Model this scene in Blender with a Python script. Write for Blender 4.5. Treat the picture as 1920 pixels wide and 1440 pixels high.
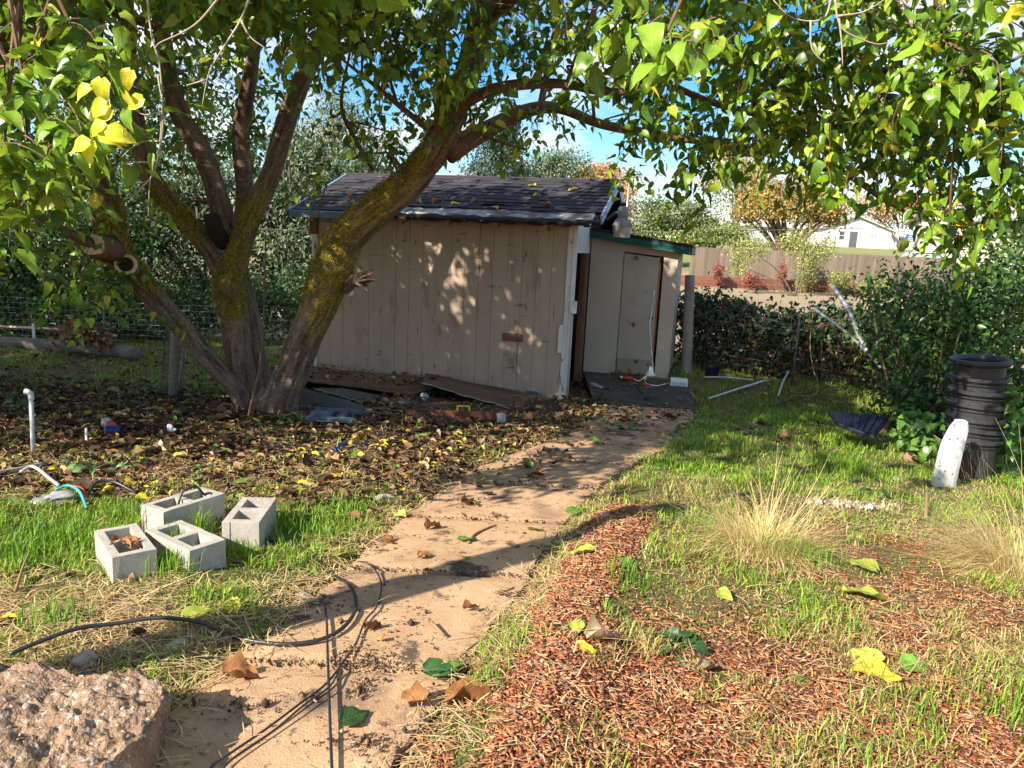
import bpy, bmesh, math
import numpy as np
from mathutils import Matrix, Vector

# ------------------------------------------------------------------ scene, camera, sky, sun
for o in list(bpy.data.objects):
    bpy.data.objects.remove(o)
scn = bpy.context.scene
COL = scn.collection
PITCH, ROLL, FPX = math.radians(10.3), math.radians(2.8), 1400.0
CAM = np.array([0.0, 0.0, 1.6])
_F = np.array([0, math.cos(PITCH), -math.sin(PITCH)])
_u0 = np.array([0, math.sin(PITCH), math.cos(PITCH)])
_r0 = np.array([1.0, 0, 0])
_U = math.cos(ROLL) * _u0 - math.sin(ROLL) * _r0
_R = math.cos(ROLL) * _r0 + math.sin(ROLL) * _u0
cd = bpy.data.cameras.new('camera')
cd.sensor_width = 36.0
cd.lens = FPX / 1920 * 36.0
cd.clip_start, cd.clip_end = 0.05, 3000
cam = bpy.data.objects.new('camera', cd)
COL.objects.link(cam)
cam.matrix_world = Matrix(((_R[0], _U[0], -_F[0], CAM[0]), (_R[1], _U[1], -_F[1], CAM[1]),
                           (_R[2], _U[2], -_F[2], CAM[2]), (0, 0, 0, 1)))
scn.camera = cam

SUN_EL = math.radians(33.0)
SUN_AZ = (-0.74, -0.67)                      # horizontal direction towards the sun (behind the viewer, left)
_n = math.hypot(*SUN_AZ)
SUNV = Vector((SUN_AZ[0] / _n * math.cos(SUN_EL), SUN_AZ[1] / _n * math.cos(SUN_EL), math.sin(SUN_EL)))
sl = bpy.data.lights.new('sun', 'SUN')
sl.energy, sl.angle, sl.color = 5.0, math.radians(0.53), (1.0, 0.90, 0.76)
so = bpy.data.objects.new('sun', sl)
so.rotation_euler = SUNV.to_track_quat('Z', 'Y').to_euler()
COL.objects.link(so)

w = bpy.data.worlds.new('World')
scn.world = w
w.use_nodes = True
nt = w.node_tree
nt.nodes.clear()
N, L = nt.nodes.new, nt.links.new
out = N('ShaderNodeOutputWorld')
bg = N('ShaderNodeBackground')
bg.inputs['Strength'].default_value = 0.10
sky = N('ShaderNodeTexSky')
sky.sky_type = 'NISHITA'
sky.sun_disc = False
sky.sun_elevation = SUN_EL
sky.sun_rotation = math.atan2(SUN_AZ[0], SUN_AZ[1])
sky.air_density, sky.dust_density, sky.ozone_density = 1.0, 0.4, 1.6
tc = N('ShaderNodeTexCoord')
sp = N('ShaderNodeSeparateXYZ')
L(tc.outputs['Generated'], sp.inputs[0])
ad = N('ShaderNodeMath'); ad.operation = 'MAXIMUM'; ad.inputs[1].default_value = 0.0
L(sp.outputs['Z'], ad.inputs[0])
ad2 = N('ShaderNodeMath'); ad2.operation = 'ADD'; ad2.inputs[1].default_value = 0.16
L(ad.outputs[0], ad2.inputs[0])
dx = N('ShaderNodeMath'); dx.operation = 'DIVIDE'
dy = N('ShaderNodeMath'); dy.operation = 'DIVIDE'
L(sp.outputs['X'], dx.inputs[0]); L(ad2.outputs[0], dx.inputs[1])
L(sp.outputs['Y'], dy.inputs[0]); L(ad2.outputs[0], dy.inputs[1])
cb = N('ShaderNodeCombineXYZ')
L(dx.outputs[0], cb.inputs[0]); L(dy.outputs[0], cb.inputs[1])
cn = N('ShaderNodeTexNoise')
cn.inputs['Scale'].default_value, cn.inputs['Detail'].default_value, cn.inputs['Roughness'].default_value = 1.15, 9, 0.56
L(cb.outputs[0], cn.inputs['Vector'])
cr = N('ShaderNodeValToRGB')
cr.color_ramp.elements[0].position, cr.color_ramp.elements[1].position = 0.47, 0.59
L(cn.outputs['Fac'], cr.inputs['Fac'])
cs = N('ShaderNodeTexNoise')
cs.inputs['Scale'].default_value, cs.inputs['Detail'].default_value = 2.6, 5
L(cb.outputs[0], cs.inputs['Vector'])
cc = N('ShaderNodeValToRGB')
cc.color_ramp.elements[0].position, cc.color_ramp.elements[1].position = 0.35, 0.65
cc.color_ramp.elements[0].color = (3.3, 3.7, 4.5, 1)
cc.color_ramp.elements[1].color = (6.2, 6.2, 6.2, 1)
L(cs.outputs['Fac'], cc.inputs['Fac'])
mx = N('ShaderNodeMixRGB')
L(cr.outputs['Color'], mx.inputs['Fac']); hs0 = N('ShaderNodeHueSaturation'); hs0.inputs['Saturation'].default_value = 1.5; hs0.inputs['Value'].default_value = .9; L(sky.outputs[0], hs0.inputs['Color']); L(hs0.outputs[0], mx.inputs['Color1']); L(cc.outputs['Color'], mx.inputs['Color2'])
L(mx.outputs[0], bg.inputs['Color'])
L(bg.outputs[0], out.inputs['Surface'])

scn.view_settings.view_transform = 'Standard'
scn.view_settings.look = 'None'
scn.view_settings.exposure = 1.25
scn.view_settings.gamma = 1.0
scn.cycles.max_bounces = 8
scn.cycles.transparent_max_bounces = 8
rng = np.random.default_rng(11)

# ------------------------------------------------------------------ measuring helpers
def ray(x, y):
    return _F + _R * (x - 960) / FPX - _U * (y - 720) / FPX

def at(x, y, Y):
    """point in the place seen at photo position (x, y), Y metres ahead"""
    d = ray(x, y)
    return CAM + d * (Y / d[1])

def project(X):
    v = np.atleast_2d(X) - CAM
    wd = v @ _F
    return np.stack([960 + FPX * (v @ _R) / wd, 720 - FPX * (v @ _U) / wd, wd], 1)

def smooth(a, b, x):
    t = np.clip((x - a) / (b - a), 0, 1)
    return t * t * (3 - 2 * t)

def base_h(X, Y):
    X, Y = np.asarray(X, float), np.asarray(Y, float)
    z = np.interp(Y, [-50, 2.5, 9.5, 13, 30, 37.3, 39.2, 100, 400], [0, 0, -.33, -.33, .0, .15, .75, 3.9, 9])
    z = z + .19 * smooth(.9, 1.6, X) * smooth(9.6, 10.7, Y) * (1 - smooth(12.5, 15, Y))
    return z

def G(x, y):
    """ground point seen at photo position (x, y)"""
    d = ray(x, y)
    t = np.concatenate([np.arange(.5, 20, .01), np.arange(20, 260, .1)])
    q = CAM + d * t[:, None]
    k = np.argmax(q[:, 2] < base_h(q[:, 0], q[:, 1]))
    return q[k]

def poly(*px):
    return np.array([G(*p)[:2] for p in px])

def inside(Pg, X, Y):
    r = np.zeros(np.shape(X), bool)
    n = len(Pg)
    for i in range(n):
        x0, y0 = Pg[i]; x1, y1 = Pg[(i + 1) % n]
        c = ((y0 > Y) != (y1 > Y))
        xi = x0 + (Y - y0) * (x1 - x0) / ((y1 - y0) if y1 != y0 else 1e-9)
        r ^= c & (X < xi)
    return r

def hashn(i, j, s):
    a = np.sin(i * 127.1 + j * 311.7 + s * 74.7) * 43758.5453
    return a - np.floor(a)

def vnoise(X, Y, sc, s=0):
    X, Y = np.asarray(X) * sc, np.asarray(Y) * sc
    i, j = np.floor(X), np.floor(Y)
    fx, fy = X - i, Y - j
    fx, fy = fx * fx * (3 - 2 * fx), fy * fy * (3 - 2 * fy)
    return (hashn(i, j, s) * (1 - fx) + hashn(i + 1, j, s) * fx) * (1 - fy) + \
           (hashn(i, j + 1, s) * (1 - fx) + hashn(i + 1, j + 1, s) * fx) * fy

def fbm(X, Y, sc, s=0):
    return .5 * vnoise(X, Y, sc, s) + .3 * vnoise(X, Y, sc * 2.1, s + 1) + .2 * vnoise(X, Y, sc * 4.3, s + 2)

# concrete path edges, on the ground
PL = np.array([(-1.30, .6), (-1.16, 1.6)] + [tuple(G(*p)[:2]) for p in
     [(345, 1310), (430, 1245), (520, 1180), (600, 1110), (690, 1030), (790, 945), (880, 885), (970, 848), (1065, 815), (1112, 775), (1125, 735)]])
PR = np.array([(-.62, .6), (-.44, 1.6)] + [tuple(G(*p)[:2]) for p in
     [(765, 1385), (835, 1295), (912, 1190), (972, 1110), (1020, 1030), (1075, 960), (1130, 905), (1190, 868), (1262, 832), (1300, 780), (1300, 735)]])
PATH = np.concatenate([PL, PR[::-1]])

def seg_dist(P0, X, Y):
    d = np.full(np.shape(X), 1e9)
    for (x0, y0), (x1, y1) in zip(P0[:-1], P0[1:]):
        vx, vy = x1 - x0, y1 - y0
        t = np.clip(((X - x0) * vx + (Y - y0) * vy) / (vx * vx + vy * vy), 0, 1)
        d = np.minimum(d, np.hypot(X - x0 - t * vx, Y - y0 - t * vy))
    return d

def path_sd(X, Y):
    d = np.minimum(seg_dist(PL, X, Y), seg_dist(PR, X, Y))
    return np.where(inside(PATH, X, Y), -d, d)

RIDGE = np.array([G(*p)[:2] for p in [(1185, 985), (1130, 1080), (1075, 1170), (1010, 1290), (985, 1400)]])
RIDGE = np.vstack([RIDGE, [RIDGE[-1] + (RIDGE[-1] - RIDGE[-2]) * 2]])

def ground_h(X, Y):
    X, Y = np.asarray(X, float), np.asarray(Y, float)
    near = (np.abs(X) < 14) & (Y < 16) & (Y > -3)
    z = base_h(X, Y)
    sd = np.where(near, path_sd(np.where(near, X, 99), np.where(near, Y, 99)), 5)
    k = smooth(-.02, .16, sd)
    b = (fbm(X, Y, 1.3, 3) - .5) * .09 + (fbm(X, Y, 6, 5) - .5) * .035
    b += .07 * np.exp(-(seg_dist(RIDGE, X, Y) / .2) ** 2)
    b += .02 * smooth(0, .3, sd)
    far = 1 - smooth(9, 14, np.hypot(X, Y - 5))
    return z + b * k * np.where(near, far, 0) - .035 * (1 - k)

# ------------------------------------------------------------------ object helpers
ORG = {}

def org(o):
    return ORG.get(o.name, np.zeros(3)) if o is not None else np.zeros(3)

def thing(name, label, cat, loc=(0, 0, 0), group=None):
    o = bpy.data.objects.new(name, None)
    COL.objects.link(o)
    o.location = [float(v) for v in loc]
    o.empty_display_size = .1
    ORG[o.name] = np.array(loc, float)
    return tag(o, label, cat, group)

def tag(o, label=None, cat=None, group=None, kind=None):
    if label: o['label'] = label
    if cat: o['category'] = cat
    if group: o['group'] = group
    if kind: o['kind'] = kind
    return o

def link(name, me, mat, parent=None, loc=None):
    o = bpy.data.objects.new(name, me)
    COL.objects.link(o)
    if mat is not None and not me.materials:
        me.materials.append(mat)
    if parent is not None:
        o.parent = parent
        ORG[o.name] = org(parent)
    elif loc is not None:
        o.location = [float(v) for v in loc]
        ORG[o.name] = np.array(loc, float)
    return o

def mesh_np(name, V, F, mat, parent=None, col=None, smooth_=False, loc=None):
    V, F = np.asarray(V, np.float32), np.asarray(F, np.int32)
    o0 = org(parent) if parent is not None else (np.array(loc, float) if loc is not None else np.zeros(3))
    V = V - o0.astype(np.float32)
    me = bpy.data.meshes.new(name)
    me.vertices.add(len(V)); me.vertices.foreach_set('co', V.ravel())
    k = F.shape[1]
    me.loops.add(F.size); me.loops.foreach_set('vertex_index', F.ravel())
    me.polygons.add(len(F)); me.polygons.foreach_set('loop_start', np.arange(0, F.size, k, dtype=np.int32))
    if smooth_:
        me.polygons.foreach_set('use_smooth', np.ones(len(F), bool))
    me.update(calc_edges=True)
    if col is not None:
        a = me.attributes.new('Col', 'FLOAT_COLOR', 'POINT')
        c = np.ones((len(V), 4), np.float32); c[:, :3] = col
        a.data.foreach_set('color', c.ravel())
    return link(name, me, mat, parent, loc)

def frame(o, ex, ey=None):
    ex = np.array(ex, float); ex /= np.linalg.norm(ex)
    if ey is None:
        ez = np.array([0, 0, 1.0]); ey = np.cross(ez, ex); ey /= np.linalg.norm(ey)
    else:
        ey = np.array(ey, float); ey -= ex * (ey @ ex); ey /= np.linalg.norm(ey)
    ez = np.cross(ex, ey)
    return np.stack([ex, ey, ez], 1), np.array(o, float)

def crom(P, n):
    """smooth curve through P (k,d) with n points per span"""
    P = np.asarray(P, float)
    Q = np.vstack([2 * P[0] - P[1], P, 2 * P[-1] - P[-2]])
    out = []
    for i in range(1, len(Q) - 2):
        for t in np.linspace(0, 1, n, endpoint=False):
            a, b, c, d = Q[i - 1], Q[i], Q[i + 1], Q[i + 2]
            out.append(.5 * ((2 * b) + (-a + c) * t + (2 * a - 5 * b + 4 * c - d) * t * t + (-a + 3 * b - 3 * c + d) * t ** 3))
    out.append(Q[-2])
    return np.array(out)

class MB:
    def __init__(s, fr=None):
        s.v, s.f, s.fr = [], [], fr
    def add(s, V, F, fr='own'):
        fr = s.fr if isinstance(fr, str) else fr
        V = np.asarray(V, float)
        if fr is not None:
            V = V @ fr[0].T + fr[1]
        n = len(s.v)
        s.v.extend(map(tuple, V)); s.f.extend([tuple(i + n for i in q) for q in F])
        return s
    def box(s, x0, x1, y0, y1, z0, z1, fr='own'):
        V = [(x, y, z) for z in (z0, z1) for y in (y0, y1) for x in (x0, x1)]
        return s.add(V, [(0, 2, 3, 1), (4, 5, 7, 6), (0, 1, 5, 4), (2, 6, 7, 3), (0, 4, 6, 2), (1, 3, 7, 5)], fr)
    def tube(s, P, R, n=8, cap=True, fr='own', ell=1.0, wob=0, seed=0):
        P = np.asarray(P, float)
        R = np.broadcast_to(np.asarray(R, float), (len(P),))
        T = np.gradient(P, axis=0); T /= np.linalg.norm(T, axis=1)[:, None] + 1e-12
        a = np.array([0, 0, 1.0]) if abs(T[0, 2]) < .9 else np.array([1.0, 0, 0])
        V = []
        r_ = np.random.default_rng(seed)
        ph = r_.uniform(0, 6.28, 6)
        for i in range(len(P)):
            a = a - T[i] * (a @ T[i]); a /= np.linalg.norm(a) + 1e-12
            b = np.cross(T[i], a)
            th = np.arange(n) / n * 2 * math.pi
            rr = R[i] * (1 + wob * (np.sin(2 * th + ph[0] + i * .31) * .5 + np.sin(3 * th + ph[1] - i * .23) * .5 + .5 * np.sin(5 * th + ph[2] + i * .4)))
            V.append(P[i] + (np.cos(th) * rr)[:, None] * a + (np.sin(th) * rr * ell)[:, None] * b)
        V = np.concatenate(V)
        F = [(i * n + j, i * n + (j + 1) % n, (i + 1) * n + (j + 1) % n, (i + 1) * n + j) for i in range(len(P) - 1) for j in range(n)]
        if cap:
            F += [tuple(range(n))[::-1], tuple((len(P) - 1) * n + j for j in range(n))]
        return s.add(V, F, fr)
    def lathe(s, prof, n=24, fr='own', close=False):
        V = [(r * math.cos(a), r * math.sin(a), z) for r, z in prof for a in np.arange(n) / n * 2 * math.pi]
        m = len(prof)
        F = [(i * n + j, i * n + (j + 1) % n, ((i + 1) % m) * n + (j + 1) % n, ((i + 1) % m) * n + j) for i in range(m if close else m - 1) for j in range(n)]
        return s.add(V, F, fr)
    def grid_solid(s, xs, ys, holes, z0, z1, fr='own'):
        nx, ny = len(xs), len(ys)
        V = [(x, y, z) for z in (z0, z1) for y in ys for x in xs]
        I = lambda i, j, k: k * nx * ny + j * nx + i
        sol = lambda i, j: 0 <= i < nx - 1 and 0 <= j < ny - 1 and (i, j) not in holes
        F = []
        for i in range(nx - 1):
            for j in range(ny - 1):
                if not sol(i, j): continue
                F.append((I(i, j, 1), I(i + 1, j, 1), I(i + 1, j + 1, 1), I(i, j + 1, 1)))
                F.append((I(i, j, 0), I(i, j + 1, 0), I(i + 1, j + 1, 0), I(i + 1, j, 0)))
                if not sol(i, j - 1): F.append((I(i, j, 0), I(i + 1, j, 0), I(i + 1, j, 1), I(i, j, 1)))
                if not sol(i, j + 1): F.append((I(i + 1, j + 1, 0), I(i, j + 1, 0), I(i, j + 1, 1), I(i + 1, j + 1, 1)))
                if not sol(i - 1, j): F.append((I(i, j + 1, 0), I(i, j, 0), I(i, j, 1), I(i, j + 1, 1)))
                if not sol(i + 1, j): F.append((I(i + 1, j, 0), I(i + 1, j + 1, 0), I(i + 1, j + 1, 1), I(i + 1, j, 1)))
        return s.add(V, F, fr)
    def build(s, name, mat, parent=None, smooth_=False, loc=None, bevel=0, rough=0, seed=0, sub=0):
        o0 = org(parent) if parent is not None else (np.array(loc, float) if loc is not None else np.zeros(3))
        bm = bmesh.new()
        vs = [bm.verts.new(Vector(v) - Vector(o0)) for v in s.v]
        for q in s.f:
            try: bm.faces.new([vs[i] for i in q])
            except ValueError: pass
        if bevel:
            bmesh.ops.remove_doubles(bm, verts=bm.verts, dist=1e-5)
            ed = [e for e in bm.edges if len(e.link_faces) == 2 and e.calc_face_angle(0) > .6]
            bmesh.ops.bevel(bm, geom=ed, offset=bevel, segments=2, profile=.6, affect='EDGES', clamp_overlap=True)
        if sub:
            bmesh.ops.subdivide_edges(bm, edges=bm.edges[:], cuts=sub, use_grid_fill=True)
        if rough:
            r_ = np.random.default_rng(seed)
            ph = r_.uniform(0, 10, 3)
            for v in bm.verts:
                c = v.co
                v.co += Vector((math.sin(c.y * 31 + c.z * 43 + ph[0]) + math.sin(c.y * 77 - c.z * 63), math.sin(c.x * 37 + c.z * 29 + ph[1]) + math.sin(c.x * 81 + c.z * 57), math.sin(c.x * 33 + c.y * 41 + ph[2]) + math.sin(c.x * 71 - c.y * 87))) * rough * .5
        bmesh.ops.recalc_face_normals(bm, faces=bm.faces)
        me = bpy.data.meshes.new(name)
        bm.to_mesh(me); bm.free()
        if smooth_:
            me.polygons.foreach_set('use_smooth', np.ones(len(me.polygons), bool))
        return link(name, me, mat, parent, loc)

def piece(name, me, parent, loc, rot=None, scale=None):
    """a copy that shares mesh data, placed under its parent"""
    o = bpy.data.objects.new(name, me)
    COL.objects.link(o)
    o.parent = parent
    m = Matrix.Translation(Vector(np.asarray(loc, float) - org(parent)))
    if rot is not None:
        m = m @ Matrix([[float(v) for v in r] for r in rot]).to_4x4()
    if scale is not None:
        m = m @ Matrix.Diagonal((*scale, 1))
    o.matrix_local = m
    ORG[o.name] = org(parent)
    return o

# ------------------------------------------------------------------ materials
def mat(name, c1, c2=None, scale=6.0, rough=.85, bump=0.0, bscale=40., spec=.25, stretch=(1, 1, 1), spots=None,
        metal=0.0, vary=0.0, lo=.35, hi=.65, coat=0.0):
    m = bpy.data.materials.new(name)
    m.use_nodes = True
    t = m.node_tree; N, L = t.nodes.new, t.links.new
    b = t.nodes['Principled BSDF']
    b.inputs['Roughness'].default_value = rough
    b.inputs['Specular IOR Level'].default_value = spec
    b.inputs['Metallic'].default_value = metal
    b.inputs['Coat Weight'].default_value = coat
    g = N('ShaderNodeNewGeometry')
    mp = N('ShaderNodeMapping'); mp.inputs['Scale'].default_value = stretch
    L(g.outputs['Position'], mp.inputs['Vector'])
    c2 = c2 or tuple(v * .75 for v in c1)
    n = N('ShaderNodeTexNoise'); n.inputs['Scale'].default_value = scale; n.inputs['Detail'].default_value = 7
    n.inputs['Roughness'].default_value = .62
    L(mp.outputs[0], n.inputs['Vector'])
    r = N('ShaderNodeValToRGB')
    r.color_ramp.elements[0].position, r.color_ramp.elements[1].position = lo, hi
    r.color_ramp.elements[0].color, r.color_ramp.elements[1].color = (*c1, 1), (*c2, 1)
    L(n.outputs['Fac'], r.inputs['Fac'])
    cur = r.outputs['Color']
    for k, (sc, ssc, th, soft, *st_) in enumerate(spots or []):
        n2 = N('ShaderNodeTexNoise'); n2.inputs['Scale'].default_value = ssc; n2.inputs['Detail'].default_value = 8
        n2.inputs['Roughness'].default_value = .65
        mo = N('ShaderNodeMapping'); mo.inputs['Location'].default_value = (3.7 * k + 1, 9.1 * k, 5.3)
        mo.inputs['Scale'].default_value = st_[0] if st_ else (1, 1, 1)
        L(mp.outputs[0] if not st_ else g.outputs['Position'], mo.inputs['Vector']); L(mo.outputs[0], n2.inputs['Vector'])
        r2 = N('ShaderNodeValToRGB')
        r2.color_ramp.elements[0].position, r2.color_ramp.elements[1].position = th, th + soft
        L(n2.outputs['Fac'], r2.inputs['Fac'])
        mx = N('ShaderNodeMixRGB'); mx.inputs['Color2'].default_value = (*sc, 1)
        L(r2.outputs['Color'], mx.inputs['Fac']); L(cur, mx.inputs['Color1'])
        cur = mx.outputs[0]
    if vary:
        oi = N('ShaderNodeObjectInfo')
        mr = N('ShaderNodeMapRange'); mr.inputs['To Min'].default_value = 1 - vary; mr.inputs['To Max'].default_value = 1 + vary
        L(oi.outputs['Random'], mr.inputs['Value'])
        hs = N('ShaderNodeHueSaturation'); L(mr.outputs[0], hs.inputs['Value']); L(cur, hs.inputs['Color'])
        cur = hs.outputs[0]
    L(cur, b.inputs['Base Color'])
    if bump:
        n3 = N('ShaderNodeTexNoise'); n3.inputs['Scale'].default_value = bscale; n3.inputs['Detail'].default_value = 6
        L(mp.outputs[0], n3.inputs['Vector'])
        bp = N('ShaderNodeBump'); bp.inputs['Strength'].default_value = 1.0; bp.inputs['Distance'].default_value = bump
        L(n3.outputs['Fac'], bp.inputs['Height']); L(bp.outputs[0], b.inputs['Normal'])
    return m

def amat(name, trans=.0, rough=.6, spec=.3, nscale=60., namt=.35, bump=0.0, bscale=60.):
    """colour from the mesh's own colours, broken up by fine noise"""
    m = bpy.data.materials.new(name)
    m.use_nodes = True
    t = m.node_tree; N, L = t.nodes.new, t.links.new
    b = t.nodes['Principled BSDF']
    b.inputs['Roughness'].default_value = rough
    b.inputs['Specular IOR Level'].default_value = spec
    a = N('ShaderNodeAttribute'); a.attribute_name = 'Col'
    g = N('ShaderNodeNewGeometry')
    n = N('ShaderNodeTexNoise'); n.inputs['Scale'].default_value = nscale; n.inputs['Detail'].default_value = 5
    n.inputs['Roughness'].default_value = .7
    L(g.outputs['Position'], n.inputs['Vector'])
    mr = N('ShaderNodeMapRange')
    mr.inputs['From Min'].default_value, mr.inputs['From Max'].default_value = .3, .7
    mr.inputs['To Min'].default_value, mr.inputs['To Max'].default_value = 1 - namt, 1 + namt
    L(n.outputs['Fac'], mr.inputs['Value'])
    hs = N('ShaderNodeHueSaturation'); L(mr.outputs[0], hs.inputs['Value']); L(a.outputs['Color'], hs.inputs['Color'])
    L(hs.outputs[0], b.inputs['Base Color'])
    if bump:
        bp = N('ShaderNodeBump'); bp.inputs['Strength'].default_value = 1; bp.inputs['Distance'].default_value = bump
        n3 = N('ShaderNodeTexNoise'); n3.inputs['Scale'].default_value = bscale; n3.inputs['Detail'].default_value = 6
        L(g.outputs['Position'], n3.inputs['Vector'])
        L(n3.outputs['Fac'], bp.inputs['Height']); L(bp.outputs[0], b.inputs['Normal'])
    if trans:
        tr = N('ShaderNodeBsdfTranslucent'); L(hs.outputs[0], tr.inputs['Color'])
        ms = N('ShaderNodeMixShader'); ms.inputs['Fac'].default_value = trans
        L(b.outputs[0], ms.inputs[1]); L(tr.outputs[0], ms.inputs[2])
        L(ms.outputs[0], t.nodes['Material Output'].inputs['Surface'])
    return m

def lmat(name, c1, c2, trans=.3, rough=.45, spec=.4):
    """leaf of one object: noise colour + translucency + a little variation per object"""
    m = mat(name, c1, c2, scale=14, rough=rough, spec=spec, vary=.3)
    t = m.node_tree; N, L = t.nodes.new, t.links.new
    b = t.nodes['Principled BSDF']
    src = b.inputs['Base Color'].links[0].from_socket
    def mth(op, a, b_=None):
        q = N('ShaderNodeMath'); q.operation = op
        for k, v in enumerate((a, b_)):
            if v is None: continue
            if isinstance(v, (int, float)): q.inputs[k].default_value = v
            else: L(v, q.inputs[k])
        return q.outputs[0]
    to = N('ShaderNodeTexCoord'); sx_ = N('ShaderNodeSeparateXYZ'); L(to.outputs['Object'], sx_.inputs[0])
    ay = mth('ABSOLUTE', sx_.outputs['Y'])
    midrib = mth('LESS_THAN', ay, .013)
    ff = mth('FRACT', mth('MULTIPLY', mth('SUBTRACT', sx_.outputs['X'], mth('MULTIPLY', ay, .85)), 6.5))
    vein = mth('MAXIMUM', midrib, mth('LESS_THAN', ff, .09))
    vm = N('ShaderNodeMixRGB'); vm.inputs['Color2'].default_value = (*[min(1, v * 1.5 + .03) for v in c2], 1)
    L(mth('MULTIPLY', vein, .5), vm.inputs['Fac']); L(src, vm.inputs['Color1'])
    src = vm.outputs[0]; L(src, b.inputs['Base Color'])
    tr = N('ShaderNodeBsdfTranslucent'); L(src, tr.inputs['Color'])
    ms = N('ShaderNodeMixShader'); ms.inputs['Fac'].default_value = trans
    L(b.outputs[0], ms.inputs[1]); L(tr.outputs[0], ms.inputs[2])
    L(ms.outputs[0], t.nodes['Material Output'].inputs['Surface'])
    return m

M = {}
M['ground'] = amat('soil', 0, .95, .1, 45, .5, .03, 55)
M['leaf'] = amat('mulberry_leaf', .32, .36, .45, 30, .28)
M['foliage'] = amat('shrub_leaf', .25, .5, .35, 8, .2)
M['grass'] = amat('grass_blade', .3, .5, .3, 10, .15)
M['litter'] = amat('dry_leaf', .12, .7, .2, 60, .3)
M['chips'] = amat('bark_chip', 0, .8, .2, 90, .35)
M['concrete_path'] = mat('path_concrete', (.50, .325, .185), (.38, .235, .13), 3.5, .9, .004, 130,
                         spots=[((.24, .155, .10), 2.2, .54, .12), ((.09, .062, .045), 3.0, .57, .06), ((.17, .11, .072), 24, .59, .05), ((.6, .44, .3), 40, .60, .1)])
M['concrete'] = mat('block_concrete', (.42, .39, .34), (.33, .305, .265), 14, .95, .0035, 160, spots=[((.2, .17, .13), 30, .64, .08), ((.55, .52, .46), 60, .64, .08)])
M['rubble'] = mat('rubble_concrete', (.32, .215, .14), (.2, .13, .082), 9, .95, .018, 70, spots=[((.46, .40, .33), 30, .57, .05), ((.10, .068, .042), 12, .58, .10), ((.52, .47, .41), 75, .61, .04)])
M['stone'] = mat('pale_stone', (.40, .33, .27), (.26, .2, .15), 30, .85, .002, 120, vary=.25)
M['siding'] = mat('tan_siding', (.42, .322, .243), (.365, .28, .21), 2.2, .75, .0015, 90, stretch=(1, 1, .35), vary=.035,
                  spots=[((.09, .065, .045), 10, .645, .05), ((.2, .15, .105), 3.2, .56, .14), ((.42, .35, .28), 24, .66, .05), ((.10, .07, .05), 2.6, .645, .05, (1, 1, 4.5)), ((.12, .07, .045), 9, .63, .05, (3, 3, .16))])
M['siding_low'] = mat('stained_siding', (.34, .27, .2), (.26, .2, .15), 3, .8, .002, 90, spots=[((.07, .05, .035), 9, .58, .06)])
M['dark'] = mat('shed_dark_wood', (.035, .026, .02), (.02, .015, .012), 6, .9)
M['peel'] = mat('peeling_white_paint', (.66, .64, .60), (.55, .53, .49), 9, .6, .002, 60, stretch=(1, 1, .3), spots=[((.16, .10, .06), 13, .585, .05)])
M['white_trim'] = mat('white_trim', (.68, .68, .67), (.58, .58, .57), 6, .5, spots=[((.3, .27, .23), 16, .64, .1)])
M['brown_wood'] = mat('brown_door_wood', (.20, .085, .045), (.12, .05, .028), 7, .7, .001, 60, stretch=(1, 1, .15))
M['rafter'] = mat('rafter_wood', (.42, .2, .09), (.3, .13, .06), 8, .75, .001, 70)
M['shingle'] = mat('asphalt_shingle', (.046, .043, .05), (.031, .03, .037), 30, .95, .003, 220, vary=.3, spots=[((.1, .075, .065), 5, .6, .12)])
M['underlay'] = mat('weathered_felt', (.40, .40, .40), (.13, .12, .115), 6.5, .75, .004, 45, lo=.42, hi=.58, stretch=(.4, .4, 1), spots=[((.05, .045, .045), 9, .57, .06)])
M['drip'] = mat('sky_tinted_drip_edge', (.20, .32, .50), (.13, .23, .38), 6, .4, spots=[((.1, .1, .11), 20, .62, .08)])  # blue of the reflected sky is mixed into the base colour
M['green_fascia'] = mat('green_fascia', (.018, .085, .066), (.012, .06, .05), 5, .55, spots=[((.06, .08, .07), 20, .66, .06)])
M['door'] = mat('tan_door', (.43, .36, .275), (.37, .305, .235), 2.5, .7, .001, 60, spots=[((.12, .09, .065), 4.5, .62, .07), ((.06, .045, .035), 14, .67, .04)])
M['plaster'] = mat('tan_panel', (.50, .41, .31), (.45, .365, .275), 2, .75, .001, 60, spots=[((.16, .12, .09), 9, .68, .05)])
M['bark'] = amat('mulberry_bark', 0, .92, .12, 40, .5, .025, 60)
M['twig'] = mat('twig_bark', (.17, .10, .06), (.1, .06, .04), 20, .8, .001, 90)
M['young_bark'] = mat('red_brown_bark', (.20, .105, .064), (.13, .068, .043), 14, .6, .002, 60)
M['grey_twig'] = mat('dead_grey_twig', (.42, .35, .28), (.3, .24, .19), 25, .8)
M['cutwood'] = mat('cut_wood', (.70, .54, .36), (.55, .40, .24), 30, .8, .003, 60)
M['trunk'] = mat('tree_trunk', (.16, .12, .09), (.09, .07, .055), 8, .9, .01, 30)
M['black_plastic'] = mat('black_plastic', (.022, .023, .026), (.034, .035, .038), 20, .38, .0006, 60, spec=.5, spots=[((.045, .045, .048), 14, .6, .1)])
M['cable'] = mat('black_cable', (.018, .018, .02), (.03, .028, .028), 30, .4, spec=.5)
M['pvc'] = mat('grey_pvc', (.55, .57, .60), (.45, .47, .5), 12, .5, spots=[((.25, .23, .2), 25, .63, .08)])
M['white_pvc'] = mat('white_pvc', (.46, .43, .38), (.36, .33, .29), 12, .55, spots=[((.2, .17, .13), 20, .62, .08)])
M['navy'] = mat('navy_plastic', (.004, .007, .02), (.007, .011, .026), 12, .55, spec=.25)
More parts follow.
